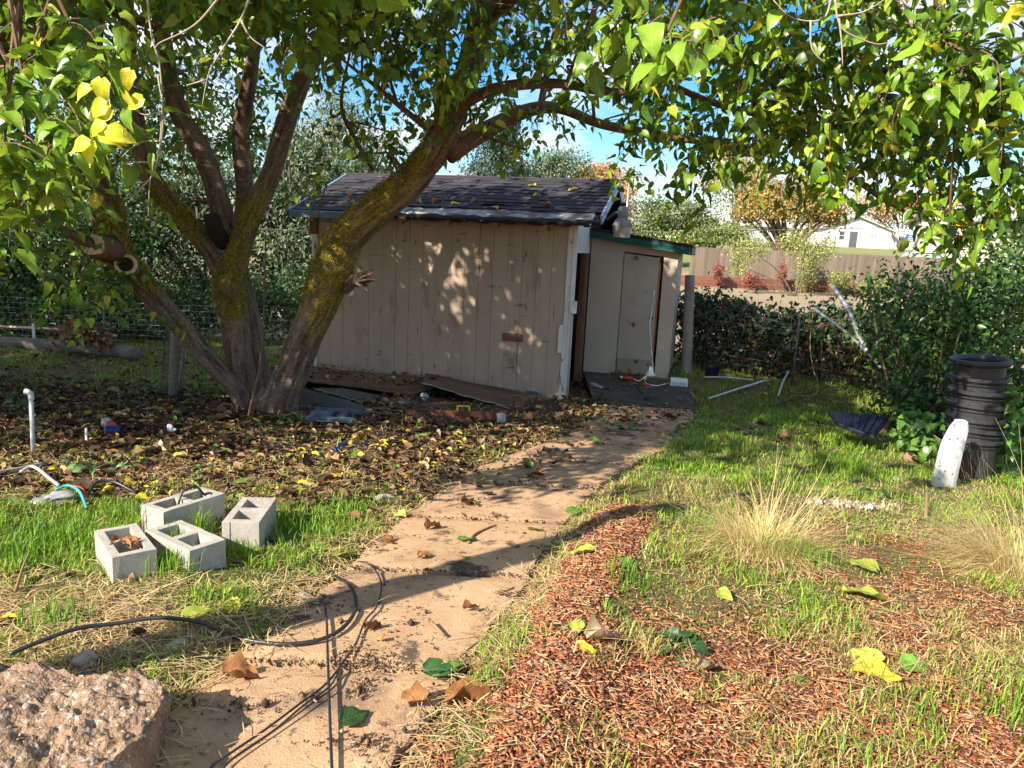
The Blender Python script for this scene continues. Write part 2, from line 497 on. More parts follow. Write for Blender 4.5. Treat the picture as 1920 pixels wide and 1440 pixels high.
M['galv'] = mat('galvanised_metal', (.42, .43, .44), (.3, .31, .32), 15, .4, metal=.6)
M['lens'] = mat('prismatic_lens', (.42, .38, .31), (.34, .3, .25), 20, .55, spec=.3)
M['lamp_grey'] = mat('lamp_grey_metal', (.25, .25, .24), (.18, .18, .175), 18, .6)
M['wire'] = mat('fence_wire', (.15, .145, .135), (.09, .075, .06), 12, .6, metal=.3)
M['green_wire'] = mat('green_fence_wire', (.22, .30, .25), (.16, .22, .18), 12, .5, metal=.2)
M['grey_wood'] = mat('weathered_grey_wood', (.30, .26, .21), (.2, .17, .135), 6, .9, .006, 50, stretch=(1, 1, .2), spots=[((.1, .08, .06), 12, .6, .1)])
M['log'] = mat('weathered_log', (.21, .18, .15), (.09, .075, .06), 8, .9, .01, 30, stretch=(.3, 1, 1))
M['plywood'] = mat('dirty_plywood', (.16, .10, .058), (.09, .056, .034), 3, .9, .003, 50, stretch=(.35, 1, 1), spots=[((.05, .035, .024), 5, .55, .15), ((.3, .22, .15), 20, .66, .06)])
M['grey_panel'] = mat('grey_fallen_panel', (.10, .092, .08), (.075, .068, .058), 4, .7, .001, 50, spots=[((.06, .05, .04), 8, .6, .1)])
M['panel_edge'] = mat('chipped_panel_edge', (.5, .48, .43), (.32, .29, .25), 16, .8, .003, 60)
M['red_board'] = mat('red_brown_board', (.16, .055, .035), (.1, .035, .024), 7, .75, .002, 50, stretch=(.2, 1, 1), spots=[((.3, .22, .17), 14, .66, .06)])
M['yellow'] = mat('yellow_plastic', (.72, .46, .02), (.6, .37, .02), 14, .45)
M['blue_grey'] = mat('blue_grey_plastic', (.10, .13, .17), (.075, .10, .135), 14, .45, spots=[((.3, .33, .36), 22, .64, .08)])
M['terracotta'] = mat('terracotta', (.50, .22, .11), (.38, .16, .08), 14, .85, .002, 80)
M['white_scrap'] = mat('white_plastic_scrap', (.75, .76, .78), (.62, .63, .66), 30, .4)
M['clear'] = mat('clear_plastic', (.33, .33, .32), (.22, .22, .215), 30, .2, spec=.6)
M['red'] = mat('red_plastic', (.55, .07, .03), (.45, .05, .03), 30, .4)
M['cup_blue'] = mat('blue_paper_cup', (.025, .06, .2), (.02, .045, .15), 30, .4)
M['amber'] = mat('gold_foil_wrapper', (.40, .30, .12), (.16, .11, .05), 40, .25, .004, 60, spec=.6, metal=.3)
M['felt'] = mat('dark_roofing_felt', (.045, .04, .037), (.085, .068, .053), 3, .9, .006, 40, spots=[((.17, .12, .085), 5, .56, .1), ((.03, .025, .022), 14, .6, .06)])
M['fence_wood'] = mat('fence_cedar', (.205, .16, .122), (.15, .118, .092), 3, .85, .002, 40, stretch=(1, 1, .12), vary=.16)
M['red_retain'] = mat('red_retaining_board', (.20, .085, .055), (.15, .062, .042), 3, .85, stretch=(.2, 1, 1), vary=.12)
M['house_white'] = mat('white_stucco', (.66, .66, .67), (.6, .6, .62), .8, .8)
M['house_beige'] = mat('beige_stucco', (.62, .52, .44), (.56, .47, .4), .8, .8)
M['house_shade_tint'] = mat('shade_tinted_siding', (.56, .58, .62), (.5, .52, .56), .8, .8)  # bluish tint puts the shade on the house wing into its wall colour
M['roof_grey'] = mat('house_roof', (.42, .37, .36), (.34, .3, .29), 2, .9)
M['roof_pale'] = mat('pale_house_roof', (.5, .47, .45), (.44, .41, .39), 2, .9)
M['glass'] = mat('window_glass', (.04, .05, .055), (.07, .09, .1), 1.5, .1, spec=.6)
M['glass_pale'] = mat('curtained_glass', (.25, .33, .32), (.35, .42, .38), 1.5, .15, spec=.6)
M['door_grey'] = mat('grey_house_door', (.11, .11, .12), (.09, .09, .1), 3, .6)
M['blue_sign'] = mat('blue_sign', (.03, .10, .42), (.025, .08, .35), 4, .5)
M['car'] = mat('dark_car_paint', (.03, .035, .045), (.04, .045, .055), 3, .25, spec=.5, coat=.5)
M['rubber'] = mat('tyre_rubber', (.02, .02, .02), (.03, .03, .03), 10, .8)
M['brick_stone'] = mat('red_brown_stone', (.34, .17, .11), (.25, .12, .08), 12, .9, .004, 60)
M['stick'] = mat('dry_stick', (.30, .19, .11), (.19, .12, .07), 20, .85, .001, 80)
M['leaf_green'] = lmat('fallen_green_leaf', (.10, .22, .03), (.16, .32, .05))
M['leaf_dark'] = lmat('fallen_dark_green_leaf', (.035, .09, .025), (.055, .13, .035))
M['leaf_yellow'] = lmat('fallen_yellow_leaf', (.72, .52, .03), (.60, .50, .05))
M['leaf_lime'] = lmat('fallen_lime_leaf', (.42, .46, .06), (.34, .42, .07))
M['leaf_brown'] = lmat('fallen_brown_leaf', (.34, .15, .05), (.24, .11, .045), .12, .7, .2)
M['leaf_pale'] = lmat('fallen_pale_leaf', (.42, .31, .19), (.34, .24, .14), .12, .7, .2)
M['weed'] = lmat('weed_leaf', (.10, .2, .055), (.15, .26, .085), .25)
M['canopy_leaf'] = lmat('canopy_leaf', (.14, .27, .02), (.23, .37, .032), .34, .36, .45)
M['canopy_leaf_yellow'] = lmat('canopy_leaf_yellow', (.50, .58, .035), (.68, .60, .03), .34)

# ------------------------------------------------------------------ ground
def left_of_path(X, Y):
    c = np.interp(Y, [(a[1] + b[1]) / 2 for a, b in zip(PL, PR)], [(a[0] + b[0]) / 2 for a, b in zip(PL, PR)])
    return X < c

RIDGE_P = poly((1085, 990), (1150, 950), (1235, 958), (1215, 1030), (1160, 1120), (1110, 1210), (1090, 1290), (1120, 1400), (1150, 1560), (860, 1560), (930, 1400), (965, 1290), (1010, 1190), (1040, 1090))

def zones(X, Y):
    """what covers the ground: mulch, litter, straw, lawn, yard"""
    wx = (fbm(X, Y, 1.1, 21) - .5) * 1.1
    wy = Y + wx
    lf = left_of_path(X, Y)
    band = lambda a, b, c, d: smooth(a, b, wy) * (1 - smooth(c, d, wy))
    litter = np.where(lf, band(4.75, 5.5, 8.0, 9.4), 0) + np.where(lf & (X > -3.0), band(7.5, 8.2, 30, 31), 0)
    lawn_l = np.where(lf, band(2.95, 3.45, 4.7, 5.2) + .55 * band(8.0, 9.3, 12.5, 14) * (X < -2.8), 0)
    straw_l = np.where(lf, (1 - smooth(2.9, 3.5, wy)) + .55 * band(4.4, 4.9, 5.3, 6.0), 0)
    rid = inside(RIDGE_P, X, Y)
    patch = fbm(X, Y, 2.3, 31)
    front = 1 - smooth(2.75, 3.6, wy)
    mulch = np.where(~lf, np.maximum(np.where(rid, 1, 0), np.maximum(front * smooth(.34, .5, patch + .06), .5 * (1 - smooth(4.2, 4.9, wy)) * smooth(.5, .58, patch))), 0)
    lawn_r = np.where(~lf, np.clip((1 - .9 * mulch) * (1 - smooth(12.5, 14, Y)), 0, 1), 0)
    yard = smooth(13.0, 14.5, Y)
    return dict(mulch=np.clip(mulch, 0, 1), litter=np.clip(litter, 0, 1), straw=np.clip(straw_l, 0, 1),
                lawn=np.clip(lawn_l + lawn_r, 0, 1), yard=yard, rid=rid, left=lf)

gx = np.concatenate([-np.geomspace(900, 12.5, 26), np.arange(-12, -4.5, .16), np.arange(-4.5, 5.0, .055), np.arange(5.0, 12, .16), np.geomspace(12.5, 900, 26)])
gy = np.concatenate([-np.geomspace(300, 2.0, 12), np.arange(-1.5, 1.5, .2), np.arange(1.5, 7, .055), np.arange(7, 14, .11), np.arange(14, 40, .6), np.geomspace(40.5, 1500, 40)])
GX, GY = np.meshgrid(gx, gy)
X_, Y_ = GX.ravel(), GY.ravel()
Z_ = ground_h(X_, Y_)
zz = zones(X_, Y_)
sd_ = np.where((np.abs(X_) < 12) & (Y_ < 14), path_sd(np.clip(X_, -13, 13), np.clip(Y_, -3, 15)), 9)
colr = np.tile(np.array([.17, .115, .065]), (len(X_), 1))
def blend(c, k):
    global colr
    colr = colr * (1 - k[:, None]) + np.array(c) * k[:, None]
blend((.13, .115, .045), zz['lawn'] * .8)
blend((.25, .17, .09), zz['straw'] * .9)
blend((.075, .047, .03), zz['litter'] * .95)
blend((.17, .065, .034), zz['mulch'])
blend((.12, .085, .055), (1 - smooth(.0, .12, sd_)) * .7)
blend((.045, .032, .022), 1 - smooth(-.08, -.03, sd_))
yn = fbm(X_, Y_, .35, 8)
blend((.34, .27, .17), zz['yard'] * (.75 + .25 * smooth(.4, .6, yn)))
blend((.20, .24, .07), zz['yard'] * smooth(39.5, 42, Y_) * (.25 + .75 * smooth(.35, .5, yn)))
nx_, ny_ = len(gx), len(gy)
ii = np.arange(nx_ * ny_).reshape(ny_, nx_)
GF = np.stack([ii[:-1, :-1].ravel(), ii[:-1, 1:].ravel(), ii[1:, 1:].ravel(), ii[1:, :-1].ravel()], 1)
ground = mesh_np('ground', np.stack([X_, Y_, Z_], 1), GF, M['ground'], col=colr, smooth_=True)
tag(ground, kind='structure')

# concrete path: one slab after another, with dirt-filled joints
path = MB()
PLc, PRc = PL, PR
def edge_at(P, t):
    d = np.concatenate([[0], np.cumsum(np.hypot(*np.diff(P, axis=0).T))])
    return np.array([np.interp(t * d[-1], d, P[:, k]) for k in (0, 1)])
NS = 10
cuts = [0, .10, .205, .305, .395, .485, .575, .665, .755, .84, .925, 1.0]
root_path = thing('path', None, None, (0, 3, 0)); tag(root_path, kind='structure')
pr = np.random.default_rng(5)
for a, b in zip(cuts[:-1], cuts[1:]):
    n, m_ = 14, 10
    V, F = [], []
    dz = pr.uniform(-.006, .006); tx, ty = pr.uniform(-.006, .006, 2)
    for i in range(n + 1):
        t = a + .0018 + (b - a - .0036) * i / n
        l, r = edge_at(PLc, t), edge_at(PRc, t)
        for j in range(m_ + 1):
            s = j / m_
            edge = .05 * (fbm(t * 60, s, 3, 70) - .5) * (1 if j in (0, m_) else 0)
            q = l * (1 - s) + r * s + (r - l) / np.linalg.norm(r - l) * edge
            z = float(base_h(q[0], q[1])) + .006 + dz + tx * (i / n - .5) + ty * (s - .5) + .004 * (float(fbm(q[0], q[1], 5, 60)) - .5)
            if i in (0, n) or j in (0, m_): z -= .008
            V.append((q[0], q[1], z))
    V = np.array(V); nv = len(V)
    I = lambda i, j: i * (m_ + 1) + j
    F = [(I(i, j), I(i, j + 1), I(i + 1, j + 1), I(i + 1, j)) for i in range(n) for j in range(m_)]
    rim = [I(0, j) for j in range(m_)] + [I(i, m_) for i in range(n)] + [I(n, j) for j in range(m_, 0, -1)] + [I(i, 0) for i in range(n, 0, -1)]
    V2 = V[rim] - [0, 0, .07]
    F += [(rim[(k + 1) % len(rim)], rim[k], nv + k, nv + (k + 1) % len(rim)) for k in range(len(rim))]
    mb = MB(); mb.add(np.vstack([V, V2]), F); mb.build('path_slab', M['concrete_path'], root_path, smooth_=False)

# ------------------------------------------------------------------ leaf templates
def leaf_hi(fold=.25, droop=.25, wave=.03, tw=0.0, asym=0.0, side=0.0, lobe=0.0):
    mid = [(0, 0), (.22, 0), (.48, 0), (.75, 0), (1, 0)]
    ed = [(-.06, .15), (.03, .31), (.23, .41), (.50, .345), (.76, .17)]
    V = []
    def zf(x, y, k=0):
        return fold * abs(y) - droop * max(x, 0) ** 2 + wave * math.sin(k * 2.1) + tw * y * x
    for x, y in mid: V.append((x, y + side * x * x, zf(x, y)))
    for k, (x, y) in enumerate(ed): y_ = y * (1 + asym) * (1 - lobe * (k == 2)); V.append((x, y_ + side * x * x, zf(x, y_, k + 1)))
    for k, (x, y) in enumerate(ed): y_ = y * (1 - asym) * (1 - .5 * lobe * (k == 3)); V.append((x, -y_ + side * x * x, zf(x, -y_, k + 3)))
    F = []
    for o, fl in ((5, 1), (10, 0)):
        T = [(0, o + 1, o), (0, 1, o + 1), (1, o + 2, o + 1), (1, 2, o + 2), (2, o + 3, o + 2), (2, 3, o + 3), (3, o + 4, o + 3), (3, 4, o + 4)]
        F += T if fl else [t[::-1] for t in T]
    return np.array(V), np.array(F)

def leaf_lo(fold=.2, droop=.2, w_=.36):
    V = np.array([(0, 0, 0), (.5, 0, -droop * .25), (1, 0, -droop), (.38, w_, fold * w_), (.38, -w_, fold * w_)])
    return V, np.array([(0, 1, 3), (1, 2, 3), (0, 4, 1), (1, 4, 2)])

def leaf_quad(w_=.33):
    V = np.array([(0, 0, 0), (.45, w_, .06), (1, 0, -.08), (.45, -w_, .06)])
    return V, np.array([(0, 2, 1), (0, 3, 2)])

def leaf_fine(fold=.3, droop=.3, crumple=.03, seed=0, nl=6, nw=4, jag=.0):
    r = np.random.default_rng(seed); ph = r.uniform(0, 6.3, 5)
    V = []
    for i in range(nl + 1):
        u = (i / nl) ** .9
        w_ = np.interp(u, [0, .05, .2, .4, .6, .8, .93, 1], [.13, .30, .41, .39, .30, .165, .06, 0]) * (1 + jag * math.sin(i * 2.6 + ph[0]))
        for j in range(nw + 1):
            v = j / nw * 2 - 1
            x = u - .10 * abs(v) * (1 - u) ** 4 + (jag * .1 * math.sin(i * 3.1 + j * 2) if abs(v) == 1 else 0)
            z = fold * abs(v) * w_ - droop * u * u + crumple * (math.sin(u * 9 + v * 3 + ph[1]) + math.sin(u * 5 - v * 6 + ph[2]))
            z += (crumple * 1.2 * math.sin(u * 17 + ph[3]) if abs(v) == 1 else 0) + .12 * v * u * math.sin(ph[4])
            V.append((x, v * w_ * (1 - .25 * fold * abs(v)), z))
    I = lambda i, j: i * (nw + 1) + j
    F = []
    for i in range(nl):
        for j in range(nw):
            F += [(I(i, j), I(i + 1, j), I(i + 1, j + 1)), (I(i, j), I(i + 1, j + 1), I(i, j + 1))]
    return np.array(V), np.array(F)
FINE = [leaf_fine(.35, .3, .02, k) if k % 2 else leaf_fine(.15, .55, .03, k) for k in range(6)]
FLAT = [leaf_fine(.25, .1, .03, 20 + k, 8, 6) for k in range(4)]
DRY = [leaf_fine(.9, .25, .075, 30 + k, 8, 6, .16) for k in range(5)]

HI = [leaf_hi(.3, .3, .03), leaf_hi(.15, .5, .045, .15), leaf_hi(.45, .15, .02, -.2, .15, .1), leaf_hi(.2, .35, .06, .3, -.2, -.12), leaf_hi(.6, .75, .05, .5, .1, .2), leaf_hi(.1, .9, .07, -.6, -.1, -.15, .35), leaf_hi(.8, .2, .05, .2, .25, .15), leaf_hi(.3, -.25, .08, .7, -.25, .1, .3)]
LO = [leaf_lo(.35, .3), leaf_lo(.1, .5), leaf_lo(.6, .1, .3)]
CURL = [leaf_hi(.6, .3, .08, .4), leaf_hi(.9, -.2, .09, -.5), leaf_hi(.4, .5, .08, .5), leaf_hi(.2, .1, .06)]

def unit(a):
    return a / (np.linalg.norm(a, axis=-1, keepdims=True) + 1e-9)

def place(T, pos, ax, nrm, size, cols, r=rng, wid=None):
    """leaf templates T put at pos, pointing along ax, facing nrm"""
    n = len(pos)
    ax = unit(ax); nrm = unit(nrm - ax * np.sum(nrm * ax, 1, keepdims=True)); by = np.cross(nrm, ax)
    k = r.integers(0, len(T), n)
    Vs, Fs, Cs, off = [], [], [], 0
    for t, (TV, TF) in enumerate(T):
        s = np.where(k == t)[0]
        if not len(s): continue
        wv = np.ones(len(s)) if wid is None else wid[s]
        P = pos[s, None] + size[s, None, None] * (TV[None, :, 0:1] * ax[s, None] + TV[None, :, 1:2] * wv[:, None, None] * by[s, None] + TV[None, :, 2:3] * nrm[s, None])
        m = len(TV)
        Vs.append(P.reshape(-1, 3)); Cs.append(np.repeat(cols[s], m, 0))
        Fs.append((TF[None] + (np.arange(len(s)) * m)[:, None, None]).reshape(-1, 3) + off)
        off += len(s) * m
    return np.concatenate(Vs), np.concatenate(Fs), np.concatenate(Cs)

def palette(cols, n, r, var=.2):
    c = np.array(cols)
    p = c[r.integers(0, len(c), n)]
    return np.clip(p * r.uniform(1 - var, 1 + var, (n, 1)) * r.uniform(.93, 1.07, (n, 3)), 0, 1)

def crown(ells, n, size, cols, r, T=None, subs=26, spread=.33, shell=.72, droop=.2):
    """leaf cloud: clumps spread through ellipsoids, leaves round each clump"""
    T = T or [leaf_quad()]
    pos, out_, cc_ = [], [], []
    vol = np.array([e[1][0] * e[1][1] * e[1][2] for e in ells]) ** .75
    for (c, rad), q in zip(ells, vol / vol.sum()):
        m = int(n * q)
        k = max(5, int(subs * q * len(ells)))
        u = unit(r.normal(size=(k, 3))); u *= (shell + (1 - shell) * r.random((k, 1))) * r.uniform(.55, 1.05, (k, 1))
        s = r.integers(0, k, m)
        p = u[s] + r.normal(size=(m, 3)) * spread * r.uniform(.4, 1.0, (m, 1))
        tint = r.uniform(.75, 1.25, k)
        pos.append(np.array(c) + p * np.array(rad)); out_.append(unit(p)); cc_.append(palette(cols, m, r) * tint[s][:, None])
    pos, out_, cc_ = np.concatenate(pos), np.concatenate(out_), np.concatenate(cc_)
    n = len(pos)
    nrm = unit(out_ * .8 + r.normal(size=(n, 3)) * .55 + [0, 0, .35])
    ax = unit(r.normal(size=(n, 3)) + [0, 0, -droop * 3])
    return place(T, pos, ax, nrm, size * r.uniform(.65, 1.25, n), cc_, r)

# ------------------------------------------------------------------ shed
SEX, SEY = np.array([.968, -.252, 0]) / math.hypot(.968, .252), np.array([.252, .968, 0]) / math.hypot(.968, .252)
SC = np.array([.69, 9.57, 0.0])
SW = 3.65
SL0 = SC - SW * SEX
SFR = (np.stack([SEX, SEY, [0, 0, 1]], 1), SL0)
S = lambda u, v, z: SL0 + SEX * u + SEY * v + np.array([0, 0, z])
shed = thing('shed', 'tan plank-sided shed with dark shingled gable roof behind the big tree', 'shed', SL0 + [0, 0, -.33])
wall = MB(SFR).box(.03, SW - .03, .03, .06, -.33, 1.96).build('wall', M['dark'], shed)
bw = (SW - .14) / 18
br = np.random.default_rng(2)
for i in range(18):
    u0 = .07 + i * bw
    g0 = .0028 if i % 6 else .006
    zb = -.31 + br.uniform(-.012, .012)
    MB(SFR).box(u0 + g0 / 2, u0 + bw - g0 / 2, 0 + br.uniform(0, .003), .03, zb, 1.955).build('siding_board', M['siding'], wall, bevel=.0015)
sidew = MB(SFR).box(SW - .05, SW - .015, .10, 1.38, 1.62, 1.95).box(SW - .05, SW - .02, .10, .16, -.3, 1.62).build('side_wall', M['white_trim'], shed)
MB(SFR).box(SW - .05, SW - .01, .12, 1.38, 1.58, 1.618).build('door_header', M['white_trim'], shed)
MB(SFR).box(.03, .06, .06, 2.5, -.33, 1.95).box(.06, SW - .06, 2.47, 2.5, -.33, 1.95).box(SW - .06, SW - .03, 1.42, 2.47, -.33, 1.95).build('rear_wall', M['siding'], shed)
MB(SFR).box(.07, SW - .07, .07, 2.46, -.34, -.26).build('floor', M['dark'], shed)
MB(SFR).box(SW - .10, SW - .03, 1.16, 1.36, -.26, 1.578).build('door_jamb', M['brown_wood'], shed, bevel=.004)
MB(SFR).box(-.01, .068, -.02, .028, -.32, 1.66).build('corner_trim', M['peel'], shed, bevel=.003)
MB(SFR).box(-.03, .075, -.05, .028, 1.662, 1.94).build('eave_block', M['brown_wood'], shed, bevel=.003)
ct = MB(SFR).box(SW - .068, SW - .005, -.022, .028, -.33, 1.95).build('corner_trim', M['peel'], shed, bevel=.003)
MB(SFR).box(SW - .003, SW + .05, -.03, .02, -.33, 1.92).build('metal_corner_strip', M['white_trim'], shed, bevel=.006)
MB(SFR).box(SW - .12, SW - .06, -.045, -.024, .30, .66).build('loose_strip', M['peel'], ct, bevel=.006, rough=.006)
eb = MB(SFR).box(SW + .01, SW + .10, -.075, -.032, .82, .98).build('electrical_box', M['pvc'], shed, bevel=.008)
MB(SFR).tube([S(SW + .045, -.05, .82) - 0, S(SW + .045, -.05, -.3)], .012, 8, fr=None).build('conduit', M['white_pvc'], shed, smooth_=True)
MB(SFR).box(2.78, 3.05, -.022, -.001, .40, .50).build('nailed_board', M['brown_wood'], shed, bevel=.003)
MB(SFR).box(3.13, 3.30, -.02, -.002, -.30, -.24).build('base_vent', M['blue_grey'], shed, bevel=.003)
# roof
EZ, RZ, EV, RV = 1.955, 2.57, -.32, 1.27
UL, UR = -.16, SW + .36
sl_len = math.hypot(RV - EV, RZ - EZ)
RN = np.array([0, -(RZ - EZ), RV - EV]) / sl_len        # slope normal in shed frame
RD = np.array([0, RV - EV, RZ - EZ]) / sl_len            # up the slope
def rp(u, s, h=0):
    q = np.array([u, EV, EZ]) + RD * s + RN * h
    return SL0 + SEX * q[0] + SEY * q[1] + np.array([0, 0, q[2]])
RB = np.stack([SEX, SEY * RD[1] + np.array([0, 0, RD[2]]), SEY * RN[1] + np.array([0, 0, RN[2]])], 1)
RFR = (RB, rp(0, 0, 0))
roof = MB(RFR).box(UL + .02, UR - .02, .0, sl_len - .004, -.04, .0).build('roof', M['dark'], shed)
rdeck = MB(SFR)
rdeck.add([(UL + .02, RV, RZ), (UR - .02, RV, RZ), (UR - .02, RV + (RV - EV), EZ), (UL + .02, RV + (RV - EV), EZ),
           (UL + .02, RV, RZ - .04), (UR - .02, RV, RZ - .04), (UR - .02, RV + (RV - EV), EZ - .04), (UL + .02, RV + (RV - EV), EZ - .04)],
          [(0, 1, 2, 3), (7, 6, 5, 4), (0, 4, 5, 1), (1, 5, 6, 2), (2, 6, 7, 3), (3, 7, 4, 0)])
rdeck.build('rear_slope', M['shingle'], roof)
NROW = 12
exps = sl_len / NROW
shm = []
for k in range(4):
    b = MB().box(0, .298, 0, exps * 1.5, 0, .006)
    o = b.build('shingle_proto', M['shingle'], None, bevel=.0015)
    shm.append(o.data); bpy.data.objects.remove(o)
sr = np.random.default_rng(9)
for row in range(NROW):
    s0 = row * exps
    off = (row % 2) * .15 + sr.uniform(-.02, .02) + (row % 3) * .05
    u = UL - off
    while u < UR - .02:
        a, b = max(u, UL), min(u + .30, UR)
        u += .302
        if b - a < .03: continue
        uc = (a + b) / 2
        torn = .75 + .35 * math.sin(uc * 2.7) + .2 * math.sin(uc * 7.1)
        if uc > 1.0 and row < 2 + (1 if torn > 1.0 and uc < 2.9 else 0): continue
        lift = sr.uniform(0, .006)
        rot = np.array(RB)
        tilt = math.radians(3.2) + (sr.uniform(.05, .22) if (row in (1, 2, 3) and 1.2 < uc < 2.9 and sr.random() < .33) else 0)
        ct_, st_ = math.cos(-tilt), math.sin(-tilt)
        rot = RB @ np.array([[1, 0, 0], [0, ct_, -st_], [0, st_, ct_]])
        ln = 1.0 if row < NROW - 1 else .66
        if tilt > .08:
            rot = rot @ np.array([[math.cos(.2), -math.sin(.2), 0], [math.sin(.2), math.cos(.2), 0], [0, 0, 1]])
        piece('shingle', shm[sr.integers(4)], roof, rp(a, s0, .012 + lift + .5 * exps * math.sin(tilt) * 1.4), rot, ((b - a) / .30, ln, 1))
# bare felt where the lowest courses have gone
V, F = [], []
nu = 40
for i in range(nu + 1):
    u = 1.0 + (UR - .10 - 1.0) * i / nu
    lo_ = -.025 + .02 * math.sin(i * 1.7) + .015 * math.sin(i * 4.1)
    for j in range(5):
        V.append(rp(u, lo_ + (.46 - lo_) * j / 4, .006 + .006 * math.sin(i * .9 + j) - (.03 if j == 0 else 0)))
F = [(i * 5 + j, (i + 1) * 5 + j, (i + 1) * 5 + j + 1, i * 5 + j + 1) for i in range(nu) for j in range(4)]
MB().add(V, F).build('torn_underlayment', M['underlay'], roof)
MB(RFR).box(UL + .02, 1.05, -.03, -.002, -.075, .012).build('eave_drip_edge', M['drip'], roof, bevel=.002)
b = MB(RFR)
for i in range(40):
    u = 1.06 + (UR - .12 - 1.06) * i / 40
    b.box(u, u + .068, -.028 - .015 * abs(math.sin(i * 2.3)), -.002, -.05 - .012 * math.sin(i * 1.3), -.006)
b.build('ragged_eave_board', M['dark'], roof)
MB(RFR).box(UR - .018, UR + .008, .14, sl_len + .005, -.075, .03).build('rake_board', M['drip'], roof, bevel=.002)
MB(RFR).box(UL - .008, UL + .018, -.03, sl_len + .005, -.10, .03).build('rake_board', M['drip'], roof, bevel=.002)
MB(SFR).add([(UR - .018, RV + .006, RZ - .12), (UR + .006, RV + .006, RZ - .12), (UR + .006, RV + .006, RZ + .03), (UR - .018, RV + .006, RZ + .03),
             (UR - .018, 2.75, EZ - .09), (UR + .006, 2.75, EZ - .09), (UR + .006, 2.75, EZ + .06), (UR - .018, 2.75, EZ + .06)],
            [(0, 1, 2, 3), (7, 6, 5, 4), (0, 4, 5, 1), (1, 5, 6, 2), (2, 6, 7, 3), (3, 7, 4, 0)]).build('rake_board', M['drip'], roof)
rc = MB()
rc.tube([rp(UL, sl_len, .02), rp(UR, sl_len, .02)], .022, 8)
rc.build('ridge_cap', M['shingle'], roof)
# gable triangle on the right: solid panel coloured dark like a shaded opening
MB(SFR).add([(SW - .03, .0, 1.93), (SW - .03, 2.5, 1.93), (SW - .03, RV, RZ - .06), (SW - .06, .0, 1.93), (SW - .06, 2.5, 1.93), (SW - .06, RV, RZ - .06)],
            [(0, 1, 2), (5, 4, 3), (0, 3, 4, 1), (1, 4, 5, 2), (2, 5, 3, 0)]).build('gable', M['dark'], shed)
for u in (.13, .77, 1.41, 2.05, 2.69, 3.33):
    m_ = MB((RFR[0], rp(u, 0, 0)))
    m_.box(-.025, .025, .015, .36, -.145, -.042).build('rafter_tail', M['rafter'], shed, bevel=.003)

# lean-to on the shed's right side
LZ = -.14
LO0 = SC + SEY * 1.40
LFR = (np.stack([SEX, SEY, [0, 0, 1]], 1), LO0)
LS = lambda u, v, z: LO0 + SEX * u + SEY * v + np.array([0, 0, z])
lean = thing('lean_to', 'narrow tan lean-to with green fascia joined to the right of the shed', 'shed', LO0 + [0, 0, LZ])
ltop = lambda u: 1.80 - .125 * u
def lbox(u0, u1, v0, v1, z0, dz=0):
    return [(u0, v0, z0), (u1, v0, z0), (u1, v1, z0), (u0, v1, z0), (u0, v0, ltop(u0) + dz), (u1, v0, ltop(u1) + dz), (u1, v1, ltop(u1) + dz), (u0, v1, ltop(u0) + dz)]
BF = [(0, 3, 2, 1), (4, 5, 6, 7), (0, 1, 5, 4), (1, 2, 6, 5), (2, 3, 7, 6), (3, 0, 4, 7)]
wl = MB(LFR); wl.add(lbox(.0, .475, 0, .04, LZ), BF); wl.build('wall_panel', M['plaster'], lean)
wl = MB(LFR); wl.add(lbox(1.04, 1.235, 0, .05, LZ), BF); wl.build('wall_panel', M['plaster'], lean)
wl = MB(LFR); wl.add([(.475, 0, 1.63), (1.04, 0, 1.585), (1.04, .04, 1.585), (.475, .04, 1.63), (.475, 0, ltop(.475)), (1.04, 0, ltop(1.04)), (1.04, .04, ltop(1.04)), (.475, .04, ltop(.475))], BF); wl.build('wall_panel', M['plaster'], lean)
wl = MB(LFR); wl.add(lbox(1.195, 1.235, .05, 1.5, LZ), BF); wl.add(lbox(0.02, 1.195, 1.46, 1.5, LZ), BF); wl.build('side_wall', M['plaster'], lean)
dr = MB(LFR).add([(.485, -.012, LZ + .03), (.975, -.035, LZ + .03), (.975, .0, LZ + .03), (.485, .023, LZ + .03), (.485, -.012, 1.61), (.985, -.035, 1.565), (.985, .0, 1.565), (.485, .023, 1.61)], BF).build('door', M['door'], lean, bevel=.004)
MB(LFR).tube([LS(.93, -.04, .72), LS(.93, -.075, .72)], [.028, .024], 12, fr=None).build('knob', M['dark'], dr, smooth_=True)
MB(LFR).box(.495, .965, -.046, -.032, LZ + .035, LZ + .25).build('kick_patch', M['siding_low'], dr, bevel=.003, rough=.003)
MB(LFR).box(.985, 1.005, -.02, .03, LZ, 1.5).build('splintered_jamb', M['rafter'], lean, rough=.008)
MB(LFR).box(.05, 1.19, .3, 1.4, LZ, LZ + .02).build('floor', M['dark'], lean)
lr = MB(LFR); u0, u1 = -.06, 1.42
lr.add([(u0, -.14, ltop(u0) + .105), (u1, -.14, ltop(u1) + .105), (u1, 1.6, ltop(u1) + .105), (u0, 1.6, ltop(u0) + .105),
        (u0, -.14, ltop(u0) + .13), (u1, -.14, ltop(u1) + .13), (u1, 1.6, ltop(u1) + .13), (u0, 1.6, ltop(u0) + .13)], BF)
lroof = lr.build('roof', M['shingle'], lean)
lf = MB(LFR)
lf.add([(u0, -.135, ltop(u0) + .0), (u1 - .03, -.135, ltop(u1) + .0), (u1 - .03, -.105, ltop(u1) + .0), (u0, -.105, ltop(u0) + .0),
        (u0, -.135, ltop(u0) + .102), (u1 - .03, -.135, ltop(u1) + .102), (u1 - .03, -.105, ltop(u1) + .102), (u0, -.105, ltop(u0) + .102)], BF)
lf.build('fascia', M['green_fascia'], lean)
